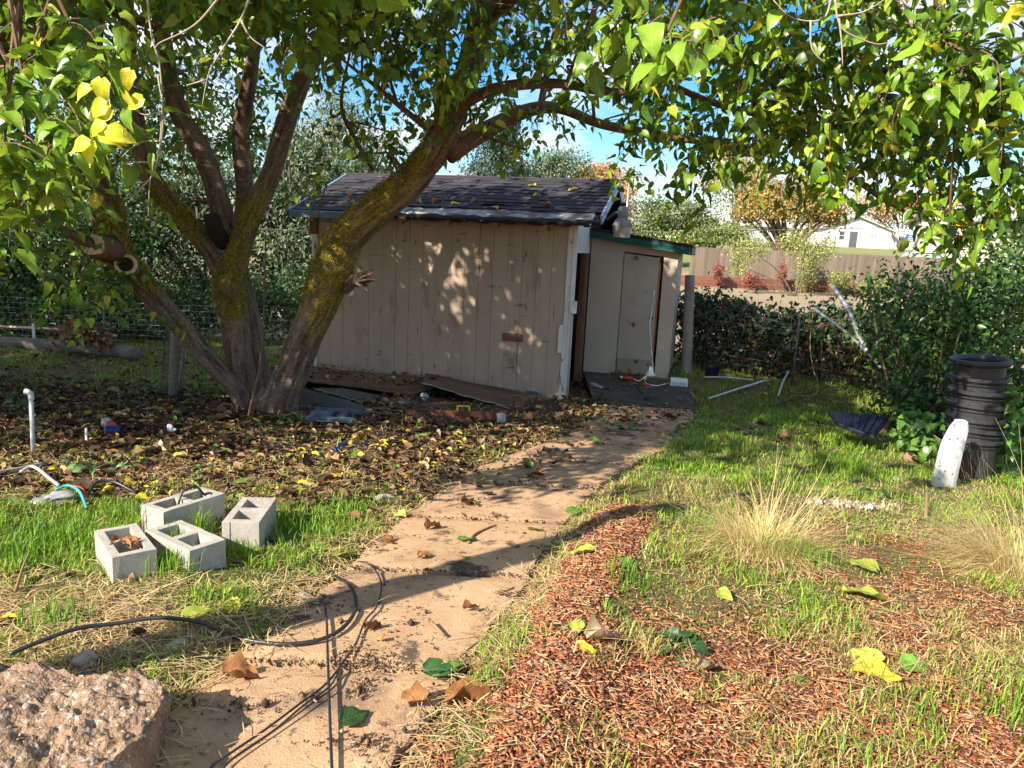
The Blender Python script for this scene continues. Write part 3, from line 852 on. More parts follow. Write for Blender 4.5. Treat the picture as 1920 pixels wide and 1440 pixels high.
lf = MB(LFR).box(u1 - .028, u1, -.135, 1.58, ltop(u1) - .0, ltop(u1) + .1); lf.build('fascia', M['green_fascia'], lean)
for i in range(7):
    a = u0 + i * .212
    lf = MB(LFR); b_ = a + .205
    lf.add([(a, -.155, ltop(a) + .131), (b_, -.155, ltop(b_) + .131), (b_, .2, ltop(b_) + .131), (a, .2, ltop(a) + .131),
            (a, -.155, ltop(a) + .141), (b_, -.155, ltop(b_) + .141), (b_, .2, ltop(b_) + .137), (a, .2, ltop(a) + .137)], BF)
    lf.build('shingle', M['shingle'], lroof)

# yard light fixed to the gable
lp = at(1166, 437, 9.55)
yl = thing('yard_light', 'grey dusk-to-dawn yard light with ribbed lens at the shed gable corner', 'lamp', lp)
YF = (np.eye(3), lp)
MB(YF).lathe([(.06, .18), (.068, .19), (.07, .30), (.05, .325), (.0, .33)], 20).build('housing', M['lamp_grey'], yl, smooth_=True)
prof = [(.078, .10), (.125, .02)]
MB(YF).lathe([(.07, .182), (.082, .17), (.125, .085), (.127, .075), (.09, .075)], 28).build('reflector', M['lamp_grey'], yl)
MB(YF).lathe([(.122, .074), (.116, .03), (.098, -.055), (.0, -.06)], 28).build('lens', M['lens'], yl)
b = MB(YF)
for k in range(28):
    a = k / 28 * 2 * math.pi
    ca, sa = math.cos(a), math.sin(a)
    b.tube([(.089 * ca, .089 * sa, .16), (.129 * ca, .129 * sa, .085)], .004, 4, cap=False)
b.build('ribs', M['lamp_grey'], yl)
MB(YF).lathe([(.03, .33), (.03, .37), (.0, .378)], 14).build('photocell', M['dark'], yl)
arm = MB(); e = lp + [0, 0, .24]
arm.tube([e, e + [-.06, .25, .02], S(SW + .34, .35, 2.02)], .02, 10); arm.build('bracket_arm', M['lamp_grey'], yl, smooth_=True)

# ------------------------------------------------------------------ far yard: fence, retaining boards, houses
def bent(pts, n=6):
    return crom(np.array(pts, float), n)

bf0, bf1 = at(1296, 463, 37.6), at(1735, 482.5, 37.6)
bfence = thing('board_fence', 'weathered brown board fence across the far yard', 'fence', (bf0[0], 37.6, .7))
nb = int((bf1[0] + 1.6 - bf0[0]) / .146)
pk = MB().box(0, .138, -.011, .011, 0, 1.45).build('picket_proto', M['fence_wood'], None, bevel=.004)
pkm = pk.data; bpy.data.objects.remove(pk)
fr_ = np.random.default_rng(3)
for i in range(nb):
    x = bf0[0] + i * .146
    z = np.interp(x, [bf0[0], bf1[0]], [bf0[2], bf1[2]])
    h = 1.45 * fr_.uniform(.985, 1.012)
    piece('picket', pkm, bfence, (x, 37.6 + fr_.uniform(-.006, .006), z - 1.45), None, (1, 1, h / 1.45))
for dz in (.2, 1.15):
    MB().box(bf0[0], bf0[0] + nb * .146, 37.612, 37.66, bf0[2] - 1.45 + dz, bf0[2] - 1.45 + dz + .09).build('rail', M['fence_wood'], bfence)
rt = thing('retaining_wall', 'low red stained board wall at the foot of the far fence', 'wall', (bf0[0], 37.4, .15))
for k in range(3):
    z = .13 + k * .19
    for s_, (a, b) in enumerate(((bf0[0] - 1.5, bf0[0] + 3.2), (bf0[0] + 3.21, bf0[0] + 7.6), (bf0[0] + 7.61, bf0[0] + 14))):
        MB().box(a, b, 37.36, 37.41, z, z + .182).build('board', M['red_retain'], rt, bevel=.008)

def window(parent, x0, x1, z0, z1, y, glass='glass', mull='v'):
    f_ = .06
    wd = MB().box(x0, x0 + f_, y - .05, y, z0, z1).box(x1 - f_, x1, y - .05, y, z0, z1).box(x0 + f_, x1 - f_, y - .05, y, z0, z0 + f_).box(x0 + f_, x1 - f_, y - .05, y, z1 - f_, z1)
    xm, zm = (x0 + x1) / 2, (z0 + z1) / 2
    if mull == 'v': wd.box(xm - .03, xm + .03, y - .045, y, z0 + f_, z1 - f_)
    else: wd.box(x0 + f_, x1 - f_, y - .045, y, zm - .03, zm + .03)
    wd = wd.build('window', M['house_white'], parent)
    MB().box(x0 + f_, x1 - f_, y - .03, y - .012, z0 + f_, z1 - f_).build('pane', M[glass], wd)

def gable_house(name, label, x0, x1, y0, y1, z0, ze, zr, along_x, wallm, roofm, over=.45):
    h = thing(name, label, 'house', ((x0 + x1) / 2, y0, z0))
    if along_x:
        ym = (y0 + y1) / 2
        V = [(x0, y0, z0), (x1, y0, z0), (x1, y1, z0), (x0, y1, z0), (x0, y0, ze), (x1, y0, ze), (x1, y1, ze), (x0, y1, ze), (x0, ym, zr - .1), (x1, ym, zr - .1)]
        F = [(0, 1, 5, 4), (1, 2, 6, 9, 5), (2, 3, 7, 6), (3, 0, 4, 8, 7)]
        R_ = [((x0 - over, y0 - over, ze - .12), (x1 + over, y0 - over, ze - .12), (x1 + over, ym, zr), (x0 - over, ym, zr)),
              ((x0 - over, ym, zr), (x1 + over, ym, zr), (x1 + over, y1 + over, ze - .12), (x0 - over, y1 + over, ze - .12))]
    else:
        xm = (x0 + x1) / 2
        V = [(x0, y0, z0), (x1, y0, z0), (x1, y1, z0), (x0, y1, z0), (x0, y0, ze), (x1, y0, ze), (x1, y1, ze), (x0, y1, ze), (xm, y0, zr - .1), (xm, y1, zr - .1)]
        F = [(0, 1, 5, 8, 4), (1, 2, 6, 5), (2, 3, 7, 9, 6), (3, 0, 4, 7)]
        R_ = [((x0 - over, y0 - over, ze - .12), (xm, y0 - over, zr), (xm, y1 + over, zr), (x0 - over, y1 + over, ze - .12)),
              ((xm, y0 - over, zr), (x1 + over, y0 - over, ze - .12), (x1 + over, y1 + over, ze - .12), (xm, y1 + over, zr))]
    MB().add(V, F).build('wall', wallm, h)
    for q in R_:
        V = list(q) + [(a, b, c + .14) for a, b, c in q]
        MB().add(V, [(0, 1, 2, 3), (4, 7, 6, 5), (0, 4, 5, 1), (1, 5, 6, 2), (2, 6, 7, 3), (3, 7, 4, 0)]).build('roof', roofm, h)
    return h

hx = lambda px, py, Y: at(px, py, Y)[0]
hz = lambda px, py, Y: at(px, py, Y)[2]
wh = gable_house('white_house', 'white stucco house with low gable and grey door beyond the far fence', hx(1536, 450, 100), hx(1670, 450, 100), 100, 109, 3.6, hz(1670, 434, 100), hz(1603, 406, 100), False, M['house_white'], M['roof_pale'])
MB().box(hx(1592, 450, 100), hx(1606, 450, 100), 99.93, 99.995, 3.75, hz(1598, 434, 100)).build('door', M['door_grey'], wh)
window(wh, hx(1573, 440, 100), hx(1584, 440, 100), hz(1578, 450, 100), hz(1578, 433, 100), 99.99, 'glass', 'h')
window(wh, hx(1630, 440, 100), hx(1647, 440, 100), hz(1638, 449, 100), hz(1638, 436, 100), 99.99, 'glass_pale', 'v')
gw = gable_house('shade_tinted_wing', 'long house wing left of the white gable, tinted blue grey for shade', hx(1350, 450, 106), hx(1534, 450, 106), 106, 113, 3.8, hz(1440, 424, 106), hz(1440, 410, 106), True, M['house_shade_tint'], M['roof_pale'])
window(gw, hx(1432, 430, 106), hx(1446, 430, 106), hz(1440, 437, 106), hz(1440, 428, 106), 105.99)
window(gw, hx(1368, 430, 106), hx(1380, 430, 106), hz(1374, 440, 106), hz(1374, 428, 106), 105.99)
bh = gable_house('beige_house', 'beige stucco house with pale roof at the right edge behind the leaves', hx(1822, 440, 62), hx(2150, 440, 62), 62, 71, base_h(20, 62) - .2, hz(1860, 415, 62), hz(1860, 372, 62), True, M['house_beige'], M['roof_grey'], .8)
window(bh, hx(1832, 440, 62), hx(1856, 440, 62), hz(1845, 458, 62), hz(1845, 432, 62), 61.99)
window(bh, hx(1895, 440, 62), hx(1925, 440, 62), hz(1905, 458, 62), hz(1905, 432, 62), 61.99)
rf = thing('rail_fence', 'white three-rail fence running right from the white house', 'fence', (hx(1682, 440, 101), 101, 4))
for dz in (432, 437, 442):
    MB().box(hx(1680, dz, 101), hx(1830, dz, 101), 101, 101.05, hz(1700, dz, 101) - .1, hz(1700, dz, 101) + .1).build('rail', M['house_white'], rf)
for px in (1682, 1706, 1732, 1760, 1790, 1820):
    MB().box(hx(px, 440, 101) - .09, hx(px, 440, 101) + .09, 101.055, 101.2, 3.8, hz(1700, 430, 101)).build('post', M['house_white'], rf)
sg = at(1706, 447, 70)
bs = thing('yard_sign', 'small blue sign of two panels on a thin stake near the white house', 'sign', (sg[0], 70, float(base_h(sg[0], 70))))
for a, b, c, d in ((1698, 1714, 440.5, 446), (1695, 1717, 447.5, 453)):
    sp_ = MB().box(hx(a, 447, 70), hx(b, 447, 70), 69.97, 70.0, hz(1706, d, 70), hz(1706, c, 70)).build('panel', M['blue_sign'], bs, bevel=.02)
    zc = (hz(1706, d, 70) + hz(1706, c, 70)) / 2
    MB().box(hx(a + 5, 447, 70), hx(b - 5, 447, 70), 69.955, 69.966, zc - .03, zc + .03).build('pale_stripe', M['house_white'], sp_)
MB().box(sg[0] - .02, sg[0] + .02, 70.005, 70.04, float(base_h(sg[0], 70)) - .1, hz(1706, 441, 70)).build('stake', M['galv'], bs)
# parked car seen over the fence
cp = at(1722, 480, 46); cz = float(base_h(cp[0], 46))
car = thing('parked_car', 'dark car parked beyond the fence, mostly hidden by leaves', 'car', (cp[0], 46, cz))
CF = (np.eye(3), np.array([cp[0], 46, cz]))
body = [(-2.1, .35), (-2.15, .7), (-1.9, .85), (-1.0, .92), (-.45, 1.4), (.75, 1.42), (1.4, .98), (2.0, .9), (2.12, .6), (2.1, .35)]
V = [(x, -.8, z) for x, z in body] + [(x, .8, z) for x, z in body]; k = len(body)
MB(CF).add(V, [tuple(range(k))[::-1], tuple(range(k, 2 * k))] + [(i, (i + 1) % k, k + (i + 1) % k, k + i) for i in range(k)]).build('body', M['car'], car, bevel=.05)
MB(CF).add([(-.9, -.805, .95), (-.42, -.805, 1.34), (.7, -.805, 1.36), (1.2, -.805, 1.0)], [(0, 1, 2, 3)]).build('side_window', M['glass_pale'], car)
MB(CF).add([(-.98, -.68, .945), (-.98, .68, .945), (-.48, .62, 1.40), (-.48, -.62, 1.40)], [(0, 1, 2, 3)]).build('windscreen', M['glass_pale'], car)
for x in (-1.3, 1.3):
    for y in (-.78, .78):
        wv = MB((np.array([[1, 0, 0], [0, 0, 1], [0, -1, 0.]]).T, CF[1] + [x, y, .32])).lathe([(.0, -.1), (.3, -.1), (.32, -.06), (.32, .06), (.3, .1), (0, .1)], 18).build('wheel', M['rubber'], car)

# double-arm street lamp far behind the shed
sp0 = at(1170, 470, 42)
stl = thing('street_lamp', 'tall grey street lamp with two flat heads behind the shed roof', 'lamp', (sp0[0], 42, float(base_h(sp0[0], 42))))
topz = hz(1176, 331, 42)
MB().tube([(sp0[0], 42, float(base_h(sp0[0], 42)) - .2), (sp0[0], 42, topz + .1)], [.075, .05], 10).build('pole', M['galv'], stl, smooth_=True)
for s in (-1, 1):
    MB().tube([(sp0[0], 42, topz - .02), (sp0[0] + s * .15, 42, topz)], .03, 8).build('arm', M['galv'], stl)
    MB().box(min(s * .12, s * .5) + sp0[0], max(s * .12, s * .5) + sp0[0], 41.87, 42.13, topz - .05, topz + .05).build('lamp_head', M['galv'], stl, bevel=.02)
def cable(name, label, pts, r, m='cable', n=8, sides=8, cat='cable'):
    P = crom(np.array(pts), n)
    return tag(MB().tube(P, r, sides).build(name, M[m], None, smooth_=True, loc=pts[0]), label, cat)
cable('overhead_wire', 'thin grey overhead wire crossing right of the yard light', [at(1178, 436, 30), at(1330, 433, 30), at(1530, 430, 30), at(1740, 424, 30), at(1960, 415, 30)], .014, 'wire')
cable('clothes_line_pipe', 'thin white pipe running left from the shed eave corner', [at(470, 430, 11.3), at(520, 431, 11), at(586, 435, 10.55)], .012, 'white_pvc', cat='pipe')

# ------------------------------------------------------------------ background trees and shrubs
def bg_tree(name, label, base, ells, n, size, cols, seed, trunk_r=.12, cat='tree', group=None, T=None, limbs=4, trunk_m='trunk', **kw):
    r = np.random.default_rng(seed)
    base = np.array(base, float)
    root = thing(name, label, cat, base, group)
    mb = MB()
    for k, (c, rad) in enumerate(ells):
        c, rad = np.array(c), np.array(rad)
        for q in range(limbs):
            e = c + unit(r.normal(size=3)) * rad * .7
            mid = base * .45 + e * .55 + r.normal(size=3) * rad * .12; mid[:2] = base[:2] * .6 + e[:2] * .4
            P = crom([base + r.normal(size=3) * trunk_r * .3 * [1, 1, 0] - [0, 0, .1], mid, e], 5)
            mb.tube(P, np.linspace(trunk_r / (1 if q == 0 else 1.8), trunk_r * .15, len(P)), 7)
    mb.build('trunk', M[trunk_m], root, smooth_=True)
    V, F, C = crown(ells, n, size, cols, r, T, **kw)
    tag(mesh_np('crown', V, F, M['foliage'], root, C), kind='stuff')
    return root

OL = [(.14, .19, .10), (.10, .15, .07), (.19, .24, .14), (.07, .11, .05)]
DG = [(.05, .12, .03), (.035, .09, .025), (.08, .17, .045)]
def gb(x, Y): return (x, Y, float(base_h(x, Y)))
def E_(px, py, Y, rx, ry, rz): return (at(px, py, Y), (rx, ry, rz))
def fill(name, label, specs, n, size, cols, seed, **kw):
    c = np.mean([s[0] for s in specs], 0)
    return bg_tree(name, label, gb(c[0], c[1]), specs, n, size, cols, seed, **kw)
fill('olive_shrub', 'grey-green willowy shrub between the trunks and the shed wall', [E_(545, 470, 15, 1.3, 1.0, 1.9), E_(560, 340, 15.5, 1.2, 1.0, 1.2)], 13000, .11, OL, 41, subs=70, spread=.17, shell=.35, T=[leaf_quad(.2)], limbs=9, cat='shrub')
fill('olive_shrub', 'grey-green willowy shrub seen between the left and middle limbs', [E_(370, 470, 14.5, 1.5, 1.0, 2.0), E_(400, 360, 15.2, 1.4, 1, 1.3)], 13000, .11, OL, 42, subs=70, spread=.17, shell=.35, T=[leaf_quad(.2)], limbs=9, cat='shrub')
fill('olive_shrub', 'tall pale willowy tree rising over the left end of the shed roof', [E_(640, 285, 19, 1.6, 1.2, 1.9), E_(690, 330, 20, 1.5, 1.2, 1.3), E_(590, 360, 19, 1.4, 1.2, 2.0)], 13000, .11, [(.19, .24, .13), (.15, .2, .10), (.25, .28, .14)], 43, subs=70, spread=.18, shell=.4, T=[leaf_quad(.22)], limbs=7, cat='tree')
fill('green_shrub', 'dark leafy shrub behind the wire fence at the far left', [E_(60, 470, 13.3, 1.5, .9, 1.9), E_(20, 560, 12.8, 1.3, .7, 1.0)], 11000, .09, DG + [(.12, .2, .06)], 44, subs=60, spread=.18, shell=.35, limbs=8, cat='shrub')
fill('green_shrub', 'mid-green leafy shrub behind the wire fence and dry leaf heap', [E_(210, 510, 13.4, 1.4, .8, 1.7), E_(230, 400, 14.5, 1.5, .9, 1.2)], 12000, .085, DG + OL[:2], 45, subs=60, spread=.18, shell=.35, limbs=8, cat='shrub')
fill('low_shrub', 'low dark undergrowth along the wire fence behind the trunks', [E_(480, 570, 13.2, 1.1, .5, .75), E_(330, 575, 13.0, 1.0, .5, .7), E_(180, 590, 12.8, 1.1, .4, .6), E_(40, 600, 12.8, 1.0, .4, .5), E_(590, 560, 13.8, .8, .5, .8)], 13000, .075, DG + OL[1:2], 40, subs=130, spread=.3, shell=.3, cat='shrub', limbs=3, trunk_r=.03)
fill('dark_tree', 'dark evergreen behind the canopy at upper left', [E_(300, 250, 20, 2.6, 1.5, 2.2), E_(100, 280, 19, 2.6, 1.5, 2.2)], 9000, .14, DG, 46, subs=60, cat='tree', trunk_r=.2)
fill('deodar_tree', 'blue-green conifer rising behind the middle of the shed roof', [E_(940, 268, 44, 1.5, 1.2, 1.2), E_(935, 318, 44, 2.0, 1.4, 1.2), E_(955, 230, 44, .8, .8, .9)], 9000, .17, [(.07, .12, .09), (.1, .15, .11), (.05, .09, .07)], 47, subs=50, spread=.24, droop=.5, trunk_r=.2)
fill('round_tree', 'grey-green round tree behind the roof ridge right of the conifer', [E_(1045, 318, 50, 2.2, 1.5, 1.3), E_(1000, 335, 50, 1.6, 1.2, .8)], 6500, .18, [(.13, .18, .09), (.1, .15, .07), (.18, .22, .1)], 48, trunk_r=.2)
fill('orange_tree', 'orange autumn tree behind the right end of the shed ridge', [E_(1120, 340, 68, 3.2, 2, 1.5), E_(1160, 372, 66, 1.9, 2, 2.2)], 6500, .24, [(.50, .24, .10), (.42, .20, .09), (.48, .32, .10)], 49, trunk_r=.25)
fill('green_tree', 'bushy green tree just beyond the lean-to roof', [E_(1262, 405, 44, 2.2, 1.5, 1.25), E_(1215, 430, 43, 1.6, 1.2, .9), E_(1320, 425, 44, 1.5, 1.2, 1.0)], 11000, .16, [(.10, .15, .05), (.15, .2, .06), (.08, .12, .045), (.22, .24, .07)], 50, trunk_r=.16)
fill('autumn_tree', 'spreading yellow-orange tree in front of the pale houses', [E_(1480, 372, 50, 3.2, 1.8, 1.5), E_(1420, 395, 49, 1.7, 1.3, .8), E_(1545, 395, 50, 1.8, 1.3, .9)], 11000, .19, [(.36, .26, .07), (.30, .24, .06), (.42, .24, .08), (.22, .22, .06)], 51, trunk_r=.3, limbs=5)
fill('rust_tree', 'rust-orange tree above the white house', [E_(1660, 385, 118, 6.0, 3, 2.8), E_(1740, 395, 118, 4, 3, 2.4)], 5500, .38, [(.48, .27, .10), (.40, .27, .09), (.50, .33, .10)], 52, trunk_r=.3)
fill('yellow_tree', 'tall yellow-green tree behind the autumn tree', [E_(1385, 345, 80, 4.2, 2.5, 3.2)], 5500, .3, [(.34, .32, .10), (.28, .29, .09), (.44, .30, .12)], 53, trunk_r=.3)
fill('low_shrub', 'low green hedge shrub showing over the far fence', [E_(1370, 442, 41, 1.7, .8, .55), E_(1310, 446, 41, 1.3, .8, .5)], 4500, .13, [(.2, .26, .06), (.14, .19, .05), (.27, .3, .08)], 54, cat='shrub')
YG = [(.28, .31, .08), (.22, .27, .07), (.34, .34, .10)]
st = at(1492, 543, 34)
bg_tree('young_tree', 'young thin-trunked tree with sparse pale leaves before the far fence', (st[0], 34, float(base_h(st[0], 34)) - .05),
        [E_(1400, 470, 34, .95, .8, .7), E_(1500, 450, 34, 1.0, .8, .75), E_(1385, 500, 34, .5, .5, .5), E_(1545, 470, 34, .6, .6, .8)], 3600, .095, YG, 55, trunk_r=.05, limbs=1, trunk_m='trunk', spread=.3, subs=40)
for k, (px, py, rx, rz, lb) in enumerate(((1512, 505, .55, .95, 'tall yellow-green shrub right of the thin-trunked young tree'), (1575, 528, .5, .55, 'round yellow-green shrub at the right of the far bed'), (1640, 540, .9, .45, 'wide low yellow-green shrub half behind the right hedge'))):
    c = at(px, py, 36.6)
    bg_tree('yellow_shrub', lb, gb(c[0], 36.6), [(c, (rx, .45, rz))], 1500, .1, YG, 60 + k, trunk_r=.03, cat='shrub', group='yellow-green shrubs in the far bed')
for k, (px, py, rx, rz, lb) in enumerate(((1348, 510, .28, .42, 'thin red-leaved bush at the left of the far bed'), (1411, 524, .52, .45, 'widest red-leaved bush in the far bed'), (1467, 512, .25, .5, 'upright red-leaved bush beside the young tree'))):
    c = at(px, py, 36.7)
    bg_tree('red_bush', lb, gb(c[0], 36.7), [(c, (rx, .35, rz))], 800, .085, [(.28, .075, .055), (.22, .06, .045), (.33, .12, .08)], 70 + k, trunk_r=.025, cat='shrub', group='red bushes in the far bed')

# bramble hedge over the right-hand wire fence
hp0, hp1 = np.array([2.75, 11.4]), np.array([5.9, 9.9])
hedge = thing('bramble_hedge', 'dark bramble hedge with dry brown leaves along the right wire fence', 'hedge', (4.2, 10.9, -.2))
hr = np.random.default_rng(80)
ells, ells2 = [], []
for t in np.linspace(0, 1, 11):
    x, y = hp0 * (1 - t) + hp1 * t + np.array([.1, .45])
    hh = 1.16 + .12 * math.sin(t * 13) - .12 * math.sin(t * 3.1)
    ells.append(((x, y, -.2 + hh * .80), (.34, .35, .32)))
    ells2.append(((x, y - .02, -.2 + hh * .42), (.34, .25, .5)))
BR = [(.05, .10, .035), (.035, .075, .03), (.08, .14, .05), (.05, .09, .05)]
V, F, C = crown(ells, 7500, .085, BR, hr, LO, subs=120, spread=.4)
V2, F2, C2 = crown(ells2, 4500, .08, BR, hr, LO, subs=90, spread=.5)
tag(mesh_np('foliage', np.vstack([V, V2]), np.vstack([F, F2 + len(V)]), M['foliage'], hedge, np.vstack([C, C2])), kind='stuff')
V, F, C = crown(ells2, 6000, .07, [(.16, .09, .05), (.22, .13, .07), (.1, .06, .035)], hr, LO, subs=90, spread=.55, droop=1.0)
tag(mesh_np('dry_leaves', V, F, M['litter'], hedge, C), kind='stuff')
mb = MB()
for k in range(70):
    t = hr.random(); b0 = hp0 * (1 - t) + hp1 * t + np.array([.1, .45]) + hr.normal(size=2) * .15
    P = crom([(b0[0], b0[1], -.2), (b0[0] + hr.normal() * .15, b0[1] + hr.normal() * .1, .3), (b0[0] + hr.normal() * .3, b0[1] - abs(hr.normal() * .15), .65 + hr.random() * .3), (b0[0] + hr.normal() * .5, b0[1] - abs(hr.normal() * .25), .6)], 4)
    mb.tube(P, .006, 4, cap=False)
mb.build('canes', M['twig'], hedge)

# glossy bush at the right edge
bush = thing('camellia_bush', 'large glossy dark green bush behind the stacked black pots', 'bush', (4.9, 8.2, -.28))
br_ = np.random.default_rng(81)
bel = [E_(1800, 600, 8.6, .85, .8, .62), E_(1900, 560, 8.0, .8, .7, .72), E_(1720, 640, 9.2, .75, .7, .62), E_(1750, 740, 8.2, .5, .6, .55), E_(1690, 760, 8.6, .42, .5, .42),
       E_(1930, 700, 7.2, .6, .6, .7), E_(1860, 780, 7.6, .6, .5, .55), E_(1760, 850, 7.4, .32, .35, .25), E_(1680, 560, 9.8, .65, .6, .45), E_(1960, 480, 8.8, 1., .8, .6)]
V, F, C = crown(bel, 12500, .085, [(.045, .105, .022), (.03, .075, .018), (.075, .15, .03), (.11, .19, .04)], br_, [leaf_lo(.3, .25, .27), leaf_lo(.15, .4, .25), leaf_lo(.45, .1, .25)], subs=300, spread=.3)
tag(mesh_np('crown', V, F, M['leaf'], bush, C), kind='stuff')
mb = MB()
for c, rad in bel:
    for q in range(5):
        e = np.array(c) + unit(br_.normal(size=3)) * np.array(rad) * .85
        b0 = np.array([4.9 + br_.normal() * .25, 8.3 + br_.normal() * .25, -.3])
        mb.tube(crom([b0, b0 * .5 + e * .5 + [0, 0, -.1], e], 5), np.linspace(.03, .005, 11), 5, cap=False)
mb.build('stems', M['trunk'], bush, smooth_=True)
# a bright spray of leaves right of the pots
spray = thing('leafy_spray', 'sunlit spray of round green leaves reaching past the black pots', 'bush', gb(4.25, 6.2))
sel = [(at(1895, 765, 6.0), (.10, .14, .16)), (at(1915, 830, 6.0), (.1, .12, .1)), (at(1725, 800, 6.9), (.22, .2, .15)), (at(1735, 838, 6.8), (.2, .2, .1))]
V, F, C = crown(sel, 260, .085, [(.10, .22, .04), (.14, .27, .06)], br_, HI, subs=30, spread=.4)
mesh_np('foliage', V, F, M['leaf'], spray, C)['kind'] = 'stuff'
mb = MB()
for c, rad in sel:
    b0 = np.array(gb(4.25, 6.25)) + [br_.normal() * .1, .1, 0]
    mb.tube(crom([b0, (b0 + np.array(c)) / 2 + [0, 0, .05], np.array(c)], 5), np.linspace(.012, .004, 11), 5)
mb.build('stems', M['trunk'], spray, smooth_=True)

# ------------------------------------------------------------------ the mulberry tree
tb = G(492, 772)
tree = thing('mulberry_tree', 'large multi-limbed tree with mossy trunk spreading over the yard', 'tree', tb)
LIMBS = []           # (name, points, radii) kept for hanging the twigs
def limb(name, pts, radii, sides=16, seed=0, parent=tree, m='bark', moss=None, wob=.07, n=9, keep=True):
    """pts: (photo x, photo y, metres ahead)"""
    P0 = np.array([at(*p) for p in pts])
    Q = crom(np.column_stack([P0, radii]), n)
    P, R = Q[:, :3], Q[:, 3]
    mb = MB().tube(P, R, sides, wob=wob, seed=seed)
    V, F = np.array(mb.v), mb.f
    r = np.random.default_rng(seed)
    th = np.tile(np.arange(sides) / sides, len(P))
    if m == 'bark':
        # ridged bark: fine furrows along the limb
        cen = np.repeat(P, sides, 0)
        d = V - cen
        L_ = np.repeat(np.concatenate([[0], np.cumsum(np.linalg.norm(np.diff(P, axis=0), axis=1))]), sides)
        fur = .9 * (vnoise(th * 40 + 2 * vnoise(th * 6, L_ * 2, 1, seed), L_ * 6, 1, seed) - .5) + .6 * (vnoise(th * 17, L_ * 4, 1, seed + 4) - .5) + .5 * (vnoise(th * 60, L_ * 22, 1, seed + 9) - .5)
        V = cen + d * (1 + .10 * fur[:, None] + .10 * (fbm(th * 5 + seed, L_ * 1.6, 1, 15) - .5)[:, None])
        base = np.array([.19, .135, .098]) * (1 + 1.0 * fur[:, None])
        base = np.clip(base, .03, .5)
        if moss:
            nrm = unit(d)
            mk = np.zeros(len(V))
            for (c, rad, bias) in moss:
                c = at(*c)
                k = np.clip(1 - np.linalg.norm(V - c, axis=1) / rad, 0, 1)
                k = smooth(.03, .45, k) * smooth(.28, .6, fbm(th * 9 + seed, L_ * 3.0, 1.6, 12) + .25 * k) * np.clip(.55 + .7 * (nrm @ unit(np.array(bias, float))), 0, 1)
                mk = np.maximum(mk, k)
            mc = np.where((fbm(th * 24, L_ * 16, 1.3, 33) > .47)[:, None], np.array([.31, .23, .02]), np.array([.13, .125, .02])) * (1 + .8 * fur[:, None])
            mk = np.clip(mk * (.75 + 1.2 * (vnoise(th * 50, L_ * 24, 1, 44) - .5)), 0, .93)
            base = base * (1 - mk[:, None]) + mc * mk[:, None]
        o = MB(); 
        quads = np.array([f for f in F if len(f) == 4 and max(f) < len(V)][:(len(P) - 1) * sides])
        o = mesh_np(name, V, quads, M['bark'], parent, base, True)
        if moss:
            w_ = np.clip(mk - .25, 0, 1) + 1e-9
            nm = int(min(9000, 260 * (mk > .3).sum() ** .5))
            iv = r.choice(len(V), nm, p=w_ / w_.sum())
            pm = V[iv] + r.normal(size=(nm, 3)) * .012
            nn_ = unit(unit(d[iv]) + r.normal(size=(nm, 3)) * .5)
            Vm, Fm, Cm = place([leaf_lo(.3, .3, .4)], pm, r.normal(size=(nm, 3)) + nn_ * .5, nn_, r.uniform(.008, .02, nm), palette([(.34, .26, .02), (.22, .19, .02), (.13, .14, .022), (.42, .31, .03)], nm, r), r)
            tag(mesh_np('moss', Vm, Fm, M['litter'], o, Cm), kind='stuff')
    else:
        o = mb.build(name, M[m], parent, smooth_=True)
    if keep:
        LIMBS.append((P, R))
    return o

W = (-.35, -.5, .55)
limb('trunk', [(522, 785, 7.62), (533, 735, 7.6), (556, 672, 7.55), (590, 590, 7.45), (622, 510, 7.38), (648, 445, 7.3), (700, 398, 7.2), (757, 352, 7.1), (802, 298, 7.0), (838, 236, 6.9), (868, 165, 6.85), (888, 90, 6.8), (903, 0, 6.7), (915, -120, 6.5)],
     [.225, .175, .163, .172, .188, .18, .155, .148, .138, .126, .115, .10, .09, .08], 72, 1, moss=[((640, 470, 7.2), 1.05, W), ((690, 400, 7.1), .7, W), ((650, 560, 7.3), .65, (.5, -.6, 0)), ((765, 345, 7.0), .5, (-.4, -.3, .6))])
limb('trunk', [(474, 790, 7.75), (446, 735, 7.75), (395, 678, 7.65), (330, 602, 7.45), (268, 535, 7.2), (220, 475, 7.0), (203, 405, 6.85), (192, 340, 6.75), (175, 265, 6.65), (165, 170, 6.5), (175, 60, 6.3), (190, -80, 6.1)],
     [.10, .095, .10, .105, .11, .128, .128, .108, .095, .085, .075, .06], 48, 2, moss=[((225, 440, 6.9), .45, (.6, -.3, .5)), ((262, 520, 7.1), .3, (.5, .2, .6))])
limb('trunk', [(470, 775, 7.85), (452, 690, 7.9), (440, 610, 7.95), (428, 540, 7.95), (436, 485, 7.95)], [.145, .135, .145, .155, .145], 48, 3, moss=[((440, 520, 7.8), .6, (.4, -.7, .3))])
limb('trunk', [(488, 770, 8.1), (478, 680, 8.2), (468, 600, 8.25), (450, 530, 8.2), (440, 490, 8.1)], [.16, .13, .12, .12, .11], 40, 4)
limb('limb', [(432, 545, 7.95), (400, 475, 7.9), (345, 412, 7.75), (300, 360, 7.6), (270, 300, 7.4), (252, 220, 7.2), (240, 120, 7.0), (235, -40, 6.7)], [.125, .11, .102, .098, .09, .082, .075, .06], 40, 5, moss=[((330, 400, 7.6), .5, W)])
limb('limb', [(438, 520, 7.95), (424, 440, 8.0), (408, 365, 8.05), (378, 285, 8.1), (338, 215, 8.1), (318, 140, 8.1), (300, 30, 8.0), (290, -60, 8.0)], [.125, .11, .108, .105, .095, .088, .075, .06], 36, 6)
